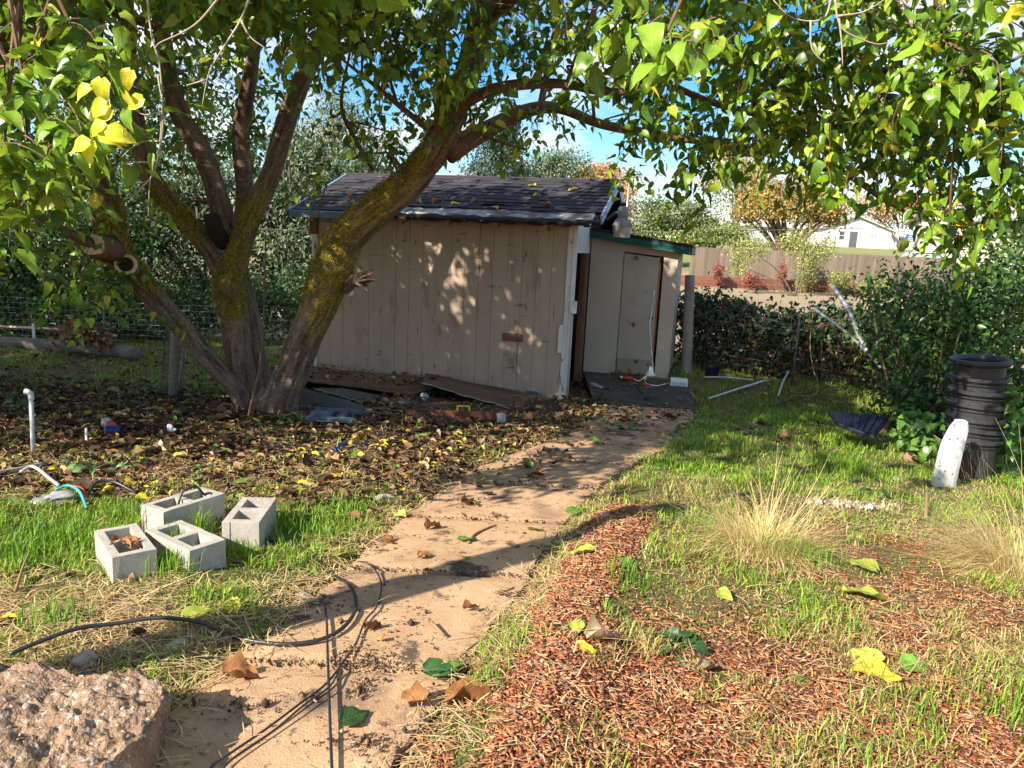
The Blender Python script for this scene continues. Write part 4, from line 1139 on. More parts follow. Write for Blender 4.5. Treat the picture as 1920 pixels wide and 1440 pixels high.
limb('limb', [(430, 545, 7.9), (462, 430, 7.9), (506, 330, 7.95), (532, 245, 8.0), (562, 160, 8.0), (605, 70, 7.9), (640, -30, 7.8)], [.13, .11, .102, .098, .094, .085, .078], 40, 7, moss=[((455, 460, 7.8), .8, (-.2, -.7, .5))])
limb('limb', [(452, 470, 8.2), (459, 360, 8.3), (452, 250, 8.3), (470, 130, 8.2), (490, 0, 8.1)], [.11, .095, .09, .075, .05], 14, 8)
limb('limb', [(824, 245, 6.85), (824, 190, 6.8), (826, 110, 6.75), (834, 0, 6.7), (842, -80, 6.6)], [.05, .046, .043, .04, .033], 12, 9, m='young_bark', wob=.03)
limb('limb', [(826, 240, 6.85), (868, 196, 6.7), (930, 166, 6.5), (1000, 157, 6.3), (1062, 158, 6.15), (1130, 171, 6.05), (1196, 166, 6.0), (1280, 120, 5.9)], [.055, .052, .047, .042, .036, .032, .028, .015], 12, 10, m='young_bark', wob=.03)
limb('limb', [(840, 285, 7.0), (905, 248, 7.2), (985, 208, 7.3), (1048, 203, 7.2), (1125, 232, 7.0), (1230, 252, 6.8), (1340, 268, 6.6), (1425, 288, 6.4), (1480, 250, 6.3)], [.11, .085, .065, .05, .042, .038, .034, .03, .015], 12, 11, m='young_bark', wob=.04)
limb('limb', [(1190, 120, 5.9), (1330, 190, 5.9), (1530, 234, 5.6), (1660, 246, 5.4), (1780, 250, 5.2), (1880, 300, 5.0)], [.02, .026, .027, .026, .024, .012], 10, 12, m='young_bark', wob=.03)
limb('limb', [(1500, 305, 6.0), (1590, 330, 5.8), (1650, 370, 5.6), (1700, 400, 5.4)], [.026, .022, .018, .01], 8, 13, m='young_bark', wob=.03)
limb('limb', [(1660, -20, 4.6), (1720, 50, 4.5), (1757, 82, 4.45), (1790, 130, 4.4), (1820, 170, 4.4)], [.03, .026, .024, .016, .01], 8, 14, m='grey_twig', wob=.03)
limb('limb', [(1680, 140, 4.6), (1730, 160, 4.5), (1800, 178, 4.4), (1850, 195, 4.3)], [.02, .016, .012, .006], 8, 15, m='grey_twig', wob=.03)
limb('limb', [(205, 455, 6.9), (160, 455, 6.4), (110, 425, 6.0), (55, 395, 5.6), (-40, 330, 5.2)], [.05, .035, .03, .026, .02], 10, 16, m='young_bark', wob=.04)
limb('limb', [(190, 350, 6.75), (150, 345, 6.2), (90, 310, 5.7), (20, 270, 5.2), (-60, 180, 4.6)], [.05, .04, .034, .026, .02], 10, 17, m='young_bark', wob=.04)
limb('limb', [(180, 250, 6.6), (120, 150, 5.6), (90, 60, 4.7), (80, -60, 3.9)], [.07, .05, .04, .03], 10, 18, m='young_bark', wob=.04)
limb('limb', [(600, 80, 7.9), (640, 20, 6.8), (700, -40, 5.6), (760, -120, 4.6)], [.08, .06, .045, .03], 10, 19, m='young_bark', wob=.04)
limb('limb', [(900, 40, 6.7), (1000, -40, 5.8), (1150, -120, 4.8), (1350, -160, 4.0), (1600, -160, 3.8)], [.08, .065, .05, .04, .025], 10, 20, m='young_bark', wob=.04)
limb('limb', [(700, 318, 7.6), (660, 250, 7.4), (640, 190, 7.2), (660, 80, 7.0)], [.03, .022, .016, .01], 8, 21, m='twig', wob=.03)
limb('limb', [(812, 250, 6.9), (745, 195, 6.6), (690, 150, 6.3), (640, 110, 6.0)], [.03, .024, .016, .01], 8, 22, m='young_bark', wob=.03)
# cut and broken stubs
mb = MB(); a = at(212, 470, 6.95); e = at(174, 459, 6.5)
mb.tube([a, (a + e) / 2, e], [.13, .115, .10], 16, wob=.08); mb.build('cut_stub', M['young_bark'], tree, smooth_=True)
mb = MB(); d = unit(e - a); mb.tube([e - d * .005, e + d * .012], [.098, .088], 16, wob=.1); mb.build('cut_face', M['cutwood'], tree)
a = at(244, 505, 7.1); e = at(236, 496, 6.9); d = unit(e - a)
mb = MB(); mb.tube([a, e], [.11, .10], 18); mb.build('cut_stub', M['bark'] if False else M['young_bark'], tree, smooth_=True)
RIM = frame(e, unit(np.cross(d, [0, 0, 1.0])), unit(np.cross(np.cross(d, [0, 0, 1.0]), d)))
th = np.linspace(0, 2 * math.pi, 25)
mb = MB(); mb.tube([RIM[1] + RIM[0][:, 0] * .082 * math.cos(t) + RIM[0][:, 1] * .082 * math.sin(t) for t in th], .018, 8, cap=False); mb.build('healed_rim', M['cutwood'], tree, smooth_=True)
mb = MB(); mb.tube([e - d * .0, e + d * .006], [.07, .07], 18); mb.build('cut_face', M['dark'], tree)
mb = MB(); a = at(655, 530, 7.3)
sr2 = np.random.default_rng(4)
for k in range(14):
    e = at(685 + sr2.uniform(-8, 22), 530 + sr2.uniform(-26, 14), 7.1 + sr2.uniform(-.08, .08))
    mb.tube(crom([a + sr2.normal(size=3) * .035, (a + e) / 2, e], 3), [.045, .035, .03, .026, .02, .014, .003][:7], 6)
mb.build('broken_stub', M['twig'], tree)
mb = MB()
for k, q in enumerate([(692, 512), (704, 522), (668, 508), (690, 545)]):
    mb.tube([at(664, 528, 7.12), at(*q, 7.0)], [.018, .003], 6)
mb.build('splinter', M['grey_twig'], tree)
limb('dead_stub', [(418, 455, 7.9), (404, 430, 7.7), (396, 408, 7.6)], [.09, .085, .08], 12, 30, m='dark', keep=False)
limb('root_flare', [(470, 790, 7.6), (490, 765, 7.65), (500, 730, 7.75)], [.12, .12, .06], 16, 31, keep=False)
limb('sucker', [(462, 802, 7.2), (475, 740, 7.25), (487, 690, 7.3), (493, 620, 7.4), (497, 520, 7.5), (498, 430, 7.6)], [.016, .014, .012, .01, .008, .005], 7, 32, m='young_bark', keep=False, wob=.02)

# clumps of foliage: (photo x, photo y, metres ahead, radius, shoots, leaf length)
CL = [
 (40, 60, 3.6, .34, 16, .115), (150, 40, 3.8, .36, 16, .115), (60, 170, 3.4, .30, 16, .12), (160, 160, 3.6, .28, 12, .115), (60, 270, 3.4, .26, 14, .12),
 (10, 350, 3.3, .22, 10, .12), (105, 340, 3.5, .22, 10, .115), (60, 400, 3.6, .18, 7, .12), (250, 40, 4.2, .34, 12, .11), (330, 30, 4.6, .4, 12, .11),
 (130, 240, 3.9, .22, 8, .115), (420, 30, 4.8, .45, 14, .11), (520, 30, 5.0, .45, 14, .11), (610, 20, 5.2, .45, 12, .11),
 (40, 430, 6.0, .55, 14, .11), (130, 470, 6.2, .45, 12, .11), (210, 560, 6.8, .32, 9, .115), (150, 580, 6.6, .25, 6, .115), (20, 500, 5.6, .35, 8, .11),
 (300, 90, 6.4, .45, 14, .11), (350, 190, 8.9, .5, 15, .11), (275, 200, 8.4, .4, 10, .11), (430, 90, 8.8, .6, 18, .11), (420, 210, 9.0, .5, 16, .11), (490, 180, 9.0, .45, 15, .11),
 (470, 270, 9.0, .4, 12, .11), (400, 300, 8.9, .3, 6, .11), (340, 310, 8.6, .3, 6, .11), (540, 60, 6.6, .45, 13, .11), (330, 420, 8.4, .22, 3, .105),
 (650, 60, 6.2, .45, 14, .11), (720, 50, 5.6, .42, 14, .11), (720, 130, 6.2, .35, 11, .11), (690, 180, 6.8, .24, 5, .105), (700, 240, 6.8, .28, 6, .105), (660, 300, 6.9, .26, 5, .105), (730, 290, 7.2, .25, 6, .105),
 (790, 60, 6.2, .42, 14, .11), (780, 150, 6.3, .34, 10, .11), (760, 220, 6.6, .25, 6, .105), (610, 390, 7.0, .12, 3, .105), (700, 330, 6.9, .12, 2, .105),
 (880, 60, 5.8, .45, 14, .11), (930, 120, 6.2, .42, 16, .11), (1000, 70, 6.0, .48, 17, .11), (1040, 130, 6.3, .36, 13, .11), (960, 230, 7.0, .3, 8, .105), (920, 270, 7.0, .25, 6, .105), (1000, 270, 6.9, .2, 4, .105), (980, 325, 6.8, .12, 3, .105),
 (1110, 60, 5.4, .42, 15, .11), (1150, 130, 5.8, .35, 12, .11), (1110, 190, 6.2, .28, 6, .105), (1070, 255, 6.6, .16, 3, .1), (1130, 270, 6.6, .14, 3, .1),
 (1230, 60, 4.6, .42, 14, .12), (1200, 90, 3.6, .22, 6, .14), (1245, 130, 3.2, .12, 3, .16), (1230, 190, 5.6, .36, 11, .11), (1210, 290, 6.2, .26, 6, .11), (1200, 340, 6.2, .18, 4, .11),
 (1320, 60, 5.0, .45, 15, .11), (1310, 160, 5.6, .45, 16, .11), (1290, 260, 6.0, .42, 14, .11), (1300, 350, 6.2, .26, 8, .11), (1400, 40, 4.6, .4, 13, .11), (1420, 140, 5.2, .42, 15, .11),
 (1390, 230, 5.6, .42, 15, .11), (1400, 285, 5.8, .36, 10, .11), (1430, 345, 5.2, .16, 4, .12), (1500, 60, 4.6, .4, 14, .115), (1510, 160, 4.8, .36, 14, .12), (1490, 250, 5.0, .36, 14, .12), (1490, 300, 4.9, .22, 7, .12),
 (1590, 60, 4.6, .4, 14, .115), (1600, 170, 4.8, .4, 15, .115), (1590, 270, 5.2, .42, 14, .11), (1570, 305, 5.4, .28, 8, .11), (1620, 300, 5.4, .3, 8, .11),
 (1690, 60, 4.4, .4, 14, .115), (1700, 160, 4.4, .36, 14, .12), (1690, 260, 4.8, .38, 14, .115), (1690, 305, 5.0, .3, 9, .11), (1735, 390, 5.0, .2, 6, .11),
 (1790, 50, 4.2, .36, 13, .115), (1800, 150, 4.1, .34, 13, .12), (1790, 250, 4.4, .34, 13, .115), (1780, 340, 4.6, .3, 11, .115), (1775, 430, 4.5, .2, 6, .115), (1770, 500, 4.4, .13, 4, .12),
 (1880, 60, 4.0, .36, 13, .115), (1890, 170, 4.0, .34, 13, .12), (1880, 270, 4.2, .32, 12, .115), (1870, 370, 4.4, .28, 9, .115), (1850, 430, 4.4, .16, 5, .115), (1935, 420, 4.4, .2, 6, .115),
]
clumps = [(at(x, y, Y) + [0, 0, .2 if Y > 4.5 else .14], r, n, s, True) for x, y, Y, r, n, s in CL]
orr = np.random.default_rng(17)
# unseen rest of the crown: clumps added and placed by where their shade falls
shade_clumps = []
for k in range(650):
    xs, ys, z = orr.uniform(-8.5, 7.5), orr.uniform(5.4, 14), orr.uniform(2.9, 5.6)
    if k > 490: xs, ys = orr.uniform(-3.6, 3.6), orr.uniform(9.6, 13.2)
    if ys < (5.5 if xs < -.6 else 6.2) + orr.uniform(0, .5): continue
    if -2.2 < xs < 2.4 and ys < 7.6: continue
    if xs < 1 and ys < 8 and orr.random() < .28: continue
    if xs > 3.4 and ys < 8.8: continue
    p = np.array([xs - 1.14 * (z + .3), ys - 1.03 * (z + .3), z])
    q = project(p)[0]
    if q[2] > .2 and -40 < q[0] < 1960 and q[1] > -75: continue
    if p[1] < 1.2: continue
    (shade_clumps if p[0] < -6.0 else clumps).append((p, .6, 15, .15, False))

GREENS = [(.15, .28, .02), (.095, .20, .016), (.22, .35, .026), (.065, .14, .016), (.33, .41, .034)]
lr = np.random.default_rng(23)
LP_, LA_, LN_, LS_, LC_, LY_ = [], [], [], [], [], []
shoots = []
allP = np.vstack([l[0] for l in LIMBS]); allR = np.concatenate([l[1] for l in LIMBS])
twm = MB()
for ci, (c, rad, n, ls, vis) in enumerate(clumps):
    dd = np.linalg.norm(allP - c, axis=1) + np.maximum(0, allP[:, 2] - c[2]) * .3
    j = int(np.argmin(dd))
    a = allP[j]
    if dd[j] > rad * .5:
        mid = (a + c) / 2 + lr.normal(size=3) * .12 + [0, 0, .12 * dd[j]]
        Q = crom([a, mid, c], 6)
        twm.tube(Q, np.linspace(min(allR[j] * .7, .012 + .012 * dd[j]), .006, len(Q)), 6, cap=False)
    tint = lr.uniform(.82, 1.18)
    for s in range(n):
        b = c + lr.normal(size=3) * rad * .45
        az = lr.uniform(0, 2 * math.pi)
        ho = np.array([math.cos(az), math.sin(az), 0])
        ln = lr.uniform(.28, .62) * (1.0 if rad > .2 else .55) * (.7 if vis and c[1] < 4.3 else 1)
        p = [b]
        dirv = unit(ho * .9 + [0, 0, lr.uniform(-.2, .6)])
        K = 7
        for k in range(K):
            dirv = unit(dirv + np.array([0, 0, -.26]) + lr.normal(size=3) * .10)
            p.append(p[-1] + dirv * ln / K)
        p = np.array(p)
        if vis or s % 3 == 0:
            twm.tube(p[::2] if not vis else p, np.linspace(.0042, .0016, len(p[::2] if not vis else p)), 3, cap=False)
        m = int(ln / (.042 if vis else .047))
        for k in range(m):
            t = (k + 1.0) / m * K
            i = min(int(t), K - 1)
            q = p[i] + (p[i + 1] - p[i]) * (t - i)
            sd = unit(np.cross(dirv + 1e-3, [0, 0, 1.0])) * (1 if k % 2 else -1)
            ax = unit(sd * .75 + ho * .35 + np.array([0, 0, -.6]) + lr.normal(size=3) * .42)
            LP_.append(q + sd * .018 + ax * .02); LA_.append(ax)
            LN_.append(np.array([0, 0, .75]) + (ho * .5 + sd * .35) + lr.normal(size=3) * .75)
            LS_.append((.88 if vis else 1) * ls * lr.choice([.5, .72, .85, .95, 1.1], p=[.12, .23, .3, .25, .1]) * lr.uniform(.9, 1.1))
            LC_.append(np.array(GREENS[lr.integers(5)]) * tint * lr.uniform(.85, 1.15))
            LY_.append(lr.random() < .012)
LP_, LA_, LN_, LS_, LC_, LY_ = map(np.array, (LP_, LA_, LN_, LS_, LC_, LY_))
# the yellowed spray on the left
for px, py in ((205, 195), (225, 170), (195, 225), (240, 180), (195, 255), (175, 275), (205, 165), (165, 158), (215, 210), (250, 195), (225, 245), (185, 235), (245, 130), (150, 268)):
    k = np.array([at(px, py, 3.0)])
    LP_ = np.vstack([LP_, k + lr.normal(size=(1, 3)) * .02]); LA_ = np.vstack([LA_, unit(np.array([[lr.normal() * .9, -.1, -.6]]))])
    LN_ = np.vstack([LN_, [[lr.normal() * .25 - .2, -1.0, .3]]]); LS_ = np.append(LS_, lr.uniform(.075, .10)); LC_ = np.vstack([LC_, [.5, .48, .03]]); LY_ = np.append(LY_, lr.random() < .8)
LC_[LY_] = np.array([.55, .46, .03])
twm.build('twigs', M['twig'], tree)['kind'] = 'stuff'
# the leaves that show largest are pieces of their own, the rest one foliage part
pj = project(LP_)
vis = (pj[:, 2] > .3) & (pj[:, 0] > -10) & (pj[:, 0] < 1930) & (pj[:, 1] > -20) & (pj[:, 1] < 1440)
score = np.where(vis, LS_ / np.maximum(pj[:, 2], .3), 0)
big = np.argsort(-score)[:300]
rest = np.setdiff1d(np.arange(len(LP_)), big)
inv = project(LP_[rest]); off_ = (inv[:, 2] < .3) | (inv[:, 1] < -60) | (inv[:, 0] < -60) | (inv[:, 0] > 1980)
V, F, C = place(HI, LP_[rest][~off_], LA_[rest][~off_], LN_[rest][~off_], LS_[rest][~off_], LC_[rest][~off_], lr, lr.uniform(.5, 1.05, int((~off_).sum())))
Vb, Fb, Cb = place(LO, LP_[rest][off_], LA_[rest][off_], LN_[rest][off_], LS_[rest][off_], LC_[rest][off_], lr)
V, F, C = np.vstack([V, Vb]), np.vstack([F, Fb + len(V)]), np.vstack([C, Cb])
fol = tag(mesh_np('foliage', V, F, M['leaf'], tree, C, True), kind='stuff')
def leaf_mesh(T, m, name='leaf_proto'):
    o = mesh_np(name, T[0], T[1], M[m], None, None, True)
    me = o.data; bpy.data.objects.remove(o)
    return me
lm_g = [leaf_mesh(t, 'canopy_leaf') for t in FINE]
lm_y = [leaf_mesh(t, 'canopy_leaf_yellow') for t in FINE]
for k in big:
    ax = unit(LA_[k]); nn = unit(LN_[k] - ax * (LN_[k] @ ax)); by = np.cross(nn, ax)
    piece('leaf', (lm_y if LY_[k] else lm_g)[k % 6], fol, LP_[k], np.stack([ax, by, nn], 1) * LS_[k])
# unseen tree added left of the view to carry clumps that shade the yard
nbt = thing('added_shade_tree', 'unseen leafy tree added beyond the left edge to shade the yard', 'tree', gb(-9.0, 4.2))
mb = MB(); b0 = np.array(gb(-9.0, 4.2))
mb.tube(crom([b0 - [0, 0, .2], b0 + [.1, 0, 1.2], b0 + [.3, .2, 2.4]], 5), np.linspace(.3, .18, 11), 14, wob=.1)
nP, nA, nN = [], [], []
for p, rad, n, ls, _v in shade_clumps:
    mb.tube(crom([b0 + [.3, .2, 2.3], (b0 + p) / 2 + [0, 0, 1.6], p], 4), np.linspace(.07, .015, 9), 5, cap=False)
    m = 125
    nP.append(p + lr.normal(size=(m, 3)) * rad * .6); nA.append(unit(lr.normal(size=(m, 3)) + [0, 0, -.8])); nN.append(lr.normal(size=(m, 3)) * .5 + [0, 0, .8])
mb.build('trunk', M['trunk'], nbt, smooth_=True)
nP, nA, nN = np.vstack(nP), np.vstack(nA), np.vstack(nN)
V, F, C = place(LO, nP, nA, nN, lr.uniform(.1, .18, len(nP)), palette(GREENS, len(nP), lr), lr)
tag(mesh_np('crown', V, F, M['leaf'], nbt, C), kind='stuff')
# bare hanging twigs
def twigs(name, lines, r0, m='grey_twig'):
    mb = MB()
    for ln in lines:
        P = crom(np.array([at(*q) for q in ln]), 4)
        mb.tube(P, np.linspace(r0, r0 * .35, len(P)), 5)
    mb.build(name, M[m], tree, smooth_=True)
twigs('dead_twig', [[(275, -10, 3.6), (285, 70, 3.6), (299, 120, 3.6), (304, 200, 3.6), (297, 290, 3.6), (282, 335, 3.6), (278, 405, 3.6)],
                    [(296, 140, 3.62), (306, 210, 3.62), (300, 280, 3.62), (286, 330, 3.62), (262, 345, 3.6)], [(302, 265, 3.6), (260, 268, 3.6), (222, 300, 3.6)],
                    [(290, 305, 3.6), (240, 305, 3.6), (205, 318, 3.6)], [(282, 335, 3.6), (262, 355, 3.6), (240, 380, 3.6)], [(303, 210, 3.6), (270, 215, 3.6), (245, 200, 3.6)]], .005)
twigs('dead_twig', [[(415, -10, 3.4), (375, 38, 3.4), (340, 62, 3.4), (300, 80, 3.4), (290, 92, 3.4)], [(470, -10, 3.5), (450, 40, 3.5), (425, 80, 3.5), (400, 120, 3.5), (388, 150, 3.5), (379, 200, 3.5)], [(452, 38, 3.5), (470, 70, 3.5), (500, 92, 3.5)], [(386, 150, 3.5), (350, 160, 3.5)]], .0055)
twigs('dead_twig', [[(1560, -10, 4.0), (1548, 30, 4.0), (1520, 40, 4.0), (1480, 30, 4.0), (1450, 0, 4.0)], [(1565, -5, 4.0), (1572, 40, 4.0), (1590, 62, 4.0), (1640, 82, 4.0), (1665, 80, 4.0)], [(1573, 35, 4.0), (1578, 80, 4.0), (1580, 125, 4.0)],
                    [(1520, 38, 4.0), (1522, 90, 4.0), (1548, 120, 4.0)], [(1572, 30, 4.0), (1620, 22, 4.0), (1665, -5, 4.0)]], .006)
twigs('dead_twig', [[(1160, 60, 5.0), (1170, 90, 4.9), (1185, 130, 4.8), (1195, 140, 4.8)]], .007)
twigs('dead_twig', [[(1050, -10, 5), (1060, 30, 5), (1065, 75, 5)]], .007)

# ------------------------------------------------------------------ ground cover
gr = np.random.default_rng(101)
SHED_P = np.array([S(-.05, -.02, 0)[:2], S(SW + .05, -.02, 0)[:2], S(SW + .05, 2.5, 0)[:2], S(-.05, 2.5, 0)[:2]])
LEAN_P = np.array([LS(-.1, -.05, 0)[:2], LS(1.3, -.05, 0)[:2], LS(1.3, 1.6, 0)[:2], LS(-.1, 1.6, 0)[:2]])
def scatter(dens, bands):
    """random ground points; bands: (near, far, points per square metre)"""
    xs, ys = [], []
    for a, b, d in bands:
        wd = .78 * b + .6
        n = int(d * (b - a) * 2 * wd)
        x, y = gr.uniform(-wd, wd, n), gr.uniform(a, b, n)
        k = np.abs(x) < .78 * y + .5
        xs.append(x[k]); ys.append(y[k])
    x, y = np.concatenate(xs), np.concatenate(ys)
    k = gr.random(len(x)) < dens(x, y)
    x, y = x[k], y[k]
    k = ~inside(SHED_P, x, y) & ~inside(LEAN_P, x, y)
    return x[k], y[k]

def blades(x, y, h, wd, lean, cols, flat=0.0):
    n = len(x)
    z = ground_h(x, y) - .004
    az = gr.uniform(0, 2 * math.pi, n)
    d = np.stack([np.cos(az), np.sin(az)], 1)
    pz = az + math.pi / 2 + gr.normal(size=n) * .5
    s = np.stack([np.cos(pz), np.sin(pz)], 1) * (wd / 2)[:, None]
    V = np.zeros((n, 5, 3))
    b = np.stack([x, y], 1)
    m = b + d * (lean * h * .35)[:, None]; t = b + d * (lean * h)[:, None]
    hz_ = h * np.sqrt(np.clip(1 - (lean * .8) ** 2, .05, 1))
    V[:, 0, :2], V[:, 1, :2], V[:, 2, :2], V[:, 3, :2], V[:, 4, :2] = b - s, b + s, m + s * .8, m - s * .8, t
    V[:, 0, 2] = V[:, 1, 2] = z
    V[:, 2, 2] = V[:, 3, 2] = z + hz_ * .6
    V[:, 4, 2] = z + hz_ * (1 - .35 * lean)
    F = np.array([(0, 1, 2), (0, 2, 3), (3, 2, 4)])
    return V.reshape(-1, 3), (F[None] + (np.arange(n) * 5)[:, None, None]).reshape(-1, 3), np.repeat(cols, 5, 0)

def lawn_d(x, y):
    z = zones(x, y)
    sd = path_sd(x, y)
    p1 = fbm(x, y, 1.7, 51); p2 = fbm(x, y, 5, 52)
    k = z['lawn'] * (.18 + .82 * smooth(.36, .56, p1 * .6 + p2 * .4)) * np.where(z['left'], 1, .95)
    k = k + z['mulch'] * (.06 + .38 * smooth(.40, .58, p1 * .5 + p2 * .5)) * (~z['rid']) + z['straw'] * .30 * smooth(.45, .6, p1) + z['litter'] * .05 * smooth(.5, .6, p1)
    k = k + np.where(~z['left'], .25 * (1 - smooth(.0, .22, sd)), .2 * (1 - smooth(0, .2, sd)))
    k = np.where(~z['left'] & (y > 5.6) & (y < 12.5), np.maximum(k, .35 + .6 * smooth(.3, .5, p1)), k)
    return np.clip(k, 0, 1) * (sd > -.015) * (y < 13.5)
x, y = scatter(lawn_d, [(1.85, 3.2, 8000), (3.2, 4.6, 5600), (4.6, 6.5, 3300), (6.5, 9, 2500), (9, 13.5, 1200)])
n = len(x)
tuft = fbm(x, y, 3.3, 61)
h = (.022 + .075 * smooth(.35, .7, tuft)) * gr.uniform(.55, 1.3, n) * np.where(y > 6, 1.25, 1)
zl = zones(x, y)
h = np.where(zl['left'] & (y < 5), h * .9, h)
dry = np.clip((fbm(x, y, 2.6, 62) - .38) * 2.2 + np.where(zl['left'], -.25, .12) + .5 * zl['mulch'] + .5 * (1 - smooth(0, .25, path_sd(x, y))), .04, .85)
dry = np.where(y > 5.8, dry * .28, dry)
gcol = palette([(.17, .31, .024), (.23, .37, .03), (.11, .23, .022), (.30, .42, .045)], n, gr, .2)
dcol = palette([(.46, .37, .14), (.36, .30, .10), (.55, .43, .2)], n, gr, .2)
isd = gr.random(n) < dry
c = np.where(isd[:, None], dcol, gcol)
V, F, C = blades(x, y, h, .0018 + .0022 * gr.random(n) + .0006 * y, np.clip(gr.uniform(.2, .95, n) + isd * .25, 0, 1), c)
tag(mesh_np('grass', V, F, M['grass'], None, C), 'short green and straw-coloured grass growing beside the path', 'grass', kind='stuff')

# straw and dead stems lying about
def straw_d(x, y):
    z = zones(x, y); sd = path_sd(x, y)
    k = .8 * z['straw'] + .22 * z['lawn'] * smooth(.45, .6, fbm(x, y, 2, 71)) + .4 * z['litter'] + .10 * z['mulch'] + .8 * (1 - smooth(0, .2, np.abs(sd - .06)))
    return np.clip(k, 0, 1) * np.where(sd > -.01, 1, np.where(sd > -.10, .28, .012)) * (y < 11)
x, y = scatter(straw_d, [(1.85, 3.4, 3400), (3.4, 5.5, 1900), (5.5, 8, 600), (8, 11, 250)])
n = len(x)
az = gr.uniform(0, 2 * math.pi, n); ln = gr.uniform(.03, .13, n) * np.where(gr.random(n) < .06, 2.2, 1)
d = np.stack([np.cos(az), np.sin(az), gr.normal(size=n) * .10], 1)
sx = np.stack([-np.sin(az), np.cos(az), np.zeros(n)], 1) * (gr.uniform(.0006, .0017, n) + .00022 * y)[:, None]
z = ground_h(x, y) + np.where(path_sd(x, y) < 0, .048, 0) + gr.uniform(.004, .03, n)
P0 = np.stack([x, y, z], 1); V = np.zeros((n, 6, 3))
V[:, 0], V[:, 1] = P0 - sx, P0 + sx
mid = P0 + d * (ln * .5)[:, None] + np.stack([gr.normal(size=n) * .006, gr.normal(size=n) * .006, gr.uniform(0, .012, n)], 1)
V[:, 2], V[:, 3] = mid + sx, mid - sx
e = P0 + d * ln[:, None]; V[:, 4], V[:, 5] = e + sx * .6, e - sx * .6
F = np.array([(0, 1, 2, 3), (3, 2, 4, 5)])
C = np.repeat(palette([(.56, .40, .19), (.45, .31, .15), (.64, .50, .27), (.33, .21, .11)], n, gr, .2), 6, 0)
tag(mesh_np('straw', V.reshape(-1, 3), (F[None] + (np.arange(n) * 6)[:, None, None]).reshape(-1, 4), M['litter'], None, C), 'dry straw and dead grass stems lying along the path edges', 'straw', kind='stuff')

# red-brown bark mulch
def chip_d(x, y):
    z = zones(x, y); sd = path_sd(x, y)
    return np.clip(z['mulch'] * np.where(z['rid'], 1, .6) + np.where(~z['left'] & (y < 5), .05, 0), 0, 1) * (sd > .02)
x, y = scatter(chip_d, [(1.85, 2.7, 10500), (2.7, 3.6, 8000), (3.6, 5.2, 5000)])
n = len(x)
flake = gr.random(n) < .3
ln = np.where(flake, gr.uniform(.006, .03, n), gr.gamma(1.6, .013, n) + .007); wd = np.where(flake, ln * gr.uniform(.35, .7, n), gr.gamma(2.2, .0015, n) + .001); tk = gr.uniform(.0012, .004, n)
z = ground_h(x, y) + gr.uniform(0, .016, n)
az = gr.uniform(0, 2 * math.pi, n)
ax = unit(np.stack([np.cos(az), np.sin(az), gr.normal(size=n) * .13], 1))
up = unit(np.stack([gr.normal(size=n) * .25, gr.normal(size=n) * .25, np.ones(n)], 1))
up = unit(up - ax * np.sum(ax * up, 1, keepdims=True)); sy = np.cross(up, ax)
CT = np.array([(-.5, -.25, 0), (.36, -.5, 0), (.5, .1, 0), (-.34, .5, 0), (-.5, -.25, 1), (.36, -.5, 1), (.5, .1, 1), (-.34, .5, 1)])
CFs = np.array([(4, 5, 6, 7), (0, 1, 5, 4), (1, 2, 6, 5), (2, 3, 7, 6), (3, 0, 4, 7)])
V = np.stack([x, y, z], 1)[:, None] + CT[None, :, 0:1] * (ax * ln[:, None])[:, None] + CT[None, :, 1:2] * (sy * wd[:, None])[:, None] + CT[None, :, 2:3] * (up * tk[:, None])[:, None]
C = np.repeat(palette([(.39, .135, .055), (.29, .088, .04), (.46, .185, .08), (.16, .058, .033), (.54, .29, .14), (.33, .125, .06), (.10, .044, .03), (.28, .18, .12), (.42, .23, .13), (.37, .115, .046), (.22, .12, .08)], n, gr, .25), 8, 0)
tag(mesh_np('bark_mulch', V.reshape(-1, 3), (CFs[None] + (np.arange(n) * 8)[:, None, None]).reshape(-1, 4), M['chips'], None, C), 'red-brown shredded bark mulch heaped right of the path', 'mulch', kind='stuff')

# leaf litter under the tree
DECK_P = np.array([S(-.35, -1.05, 0)[:2], S(1.9, -1.0, 0)[:2], S(2.2, -.06, 0)[:2], S(-.18, -.06, 0)[:2]])
CLEAR_P = [poly((745, 800), (960, 806), (955, 760), (750, 752)), poly((562, 808), (672, 812), (668, 774), (565, 772)), poly((580, 872), (712, 856), (700, 828), (600, 832)), poly((545, 790), (712, 800), (705, 765), (545, 745)), poly((800, 790), (1050, 790), (1060, 745), (960, 720), (800, 735))]
def lit_d(x, y):
    z = zones(x, y); sd = path_sd(x, y)
    far = (y > 7.0) * (y < 11)
    k = z['litter'] + .3 * (sd < 0) * (y > 7.6)
    for pg in CLEAR_P: k = np.where(inside(pg, x, y), k * .12, k)
    k = k * (.3 + .7 * smooth(.34, .56, fbm(x, y, 1.9, 77)))
    k = np.where(inside(DECK_P, x, y), .3, k) + .10 * z['lawn'] * (y > 5) * z['left'] + .3 * z['lawn'] * z['left'] * (y > 4.3) + .05 * z['straw'] + .035 * far * ~z['left']
    return np.clip(k, 0, 1) * np.where(sd > 0, 1, np.where(y > 5.2, .9, .02)) * np.where((sd < 0) & (y > 5.2), np.where(y > 8, .45, .15), 1)
x, y = scatter(lit_d, [(1.85, 4.6, 500), (4.6, 6.6, 1500), (6.6, 9, 1000), (9, 12, 350)])
n = len(x)
pos = np.stack([x, y, ground_h(x, y) + np.where(path_sd(x, y) < 0, .05 + .03 * (y > 7.8), .006) + gr.uniform(0, .03, n)], 1)
az = gr.uniform(0, 2 * math.pi, n)
ax = np.stack([np.cos(az), np.sin(az), gr.normal(size=n) * .2], 1)
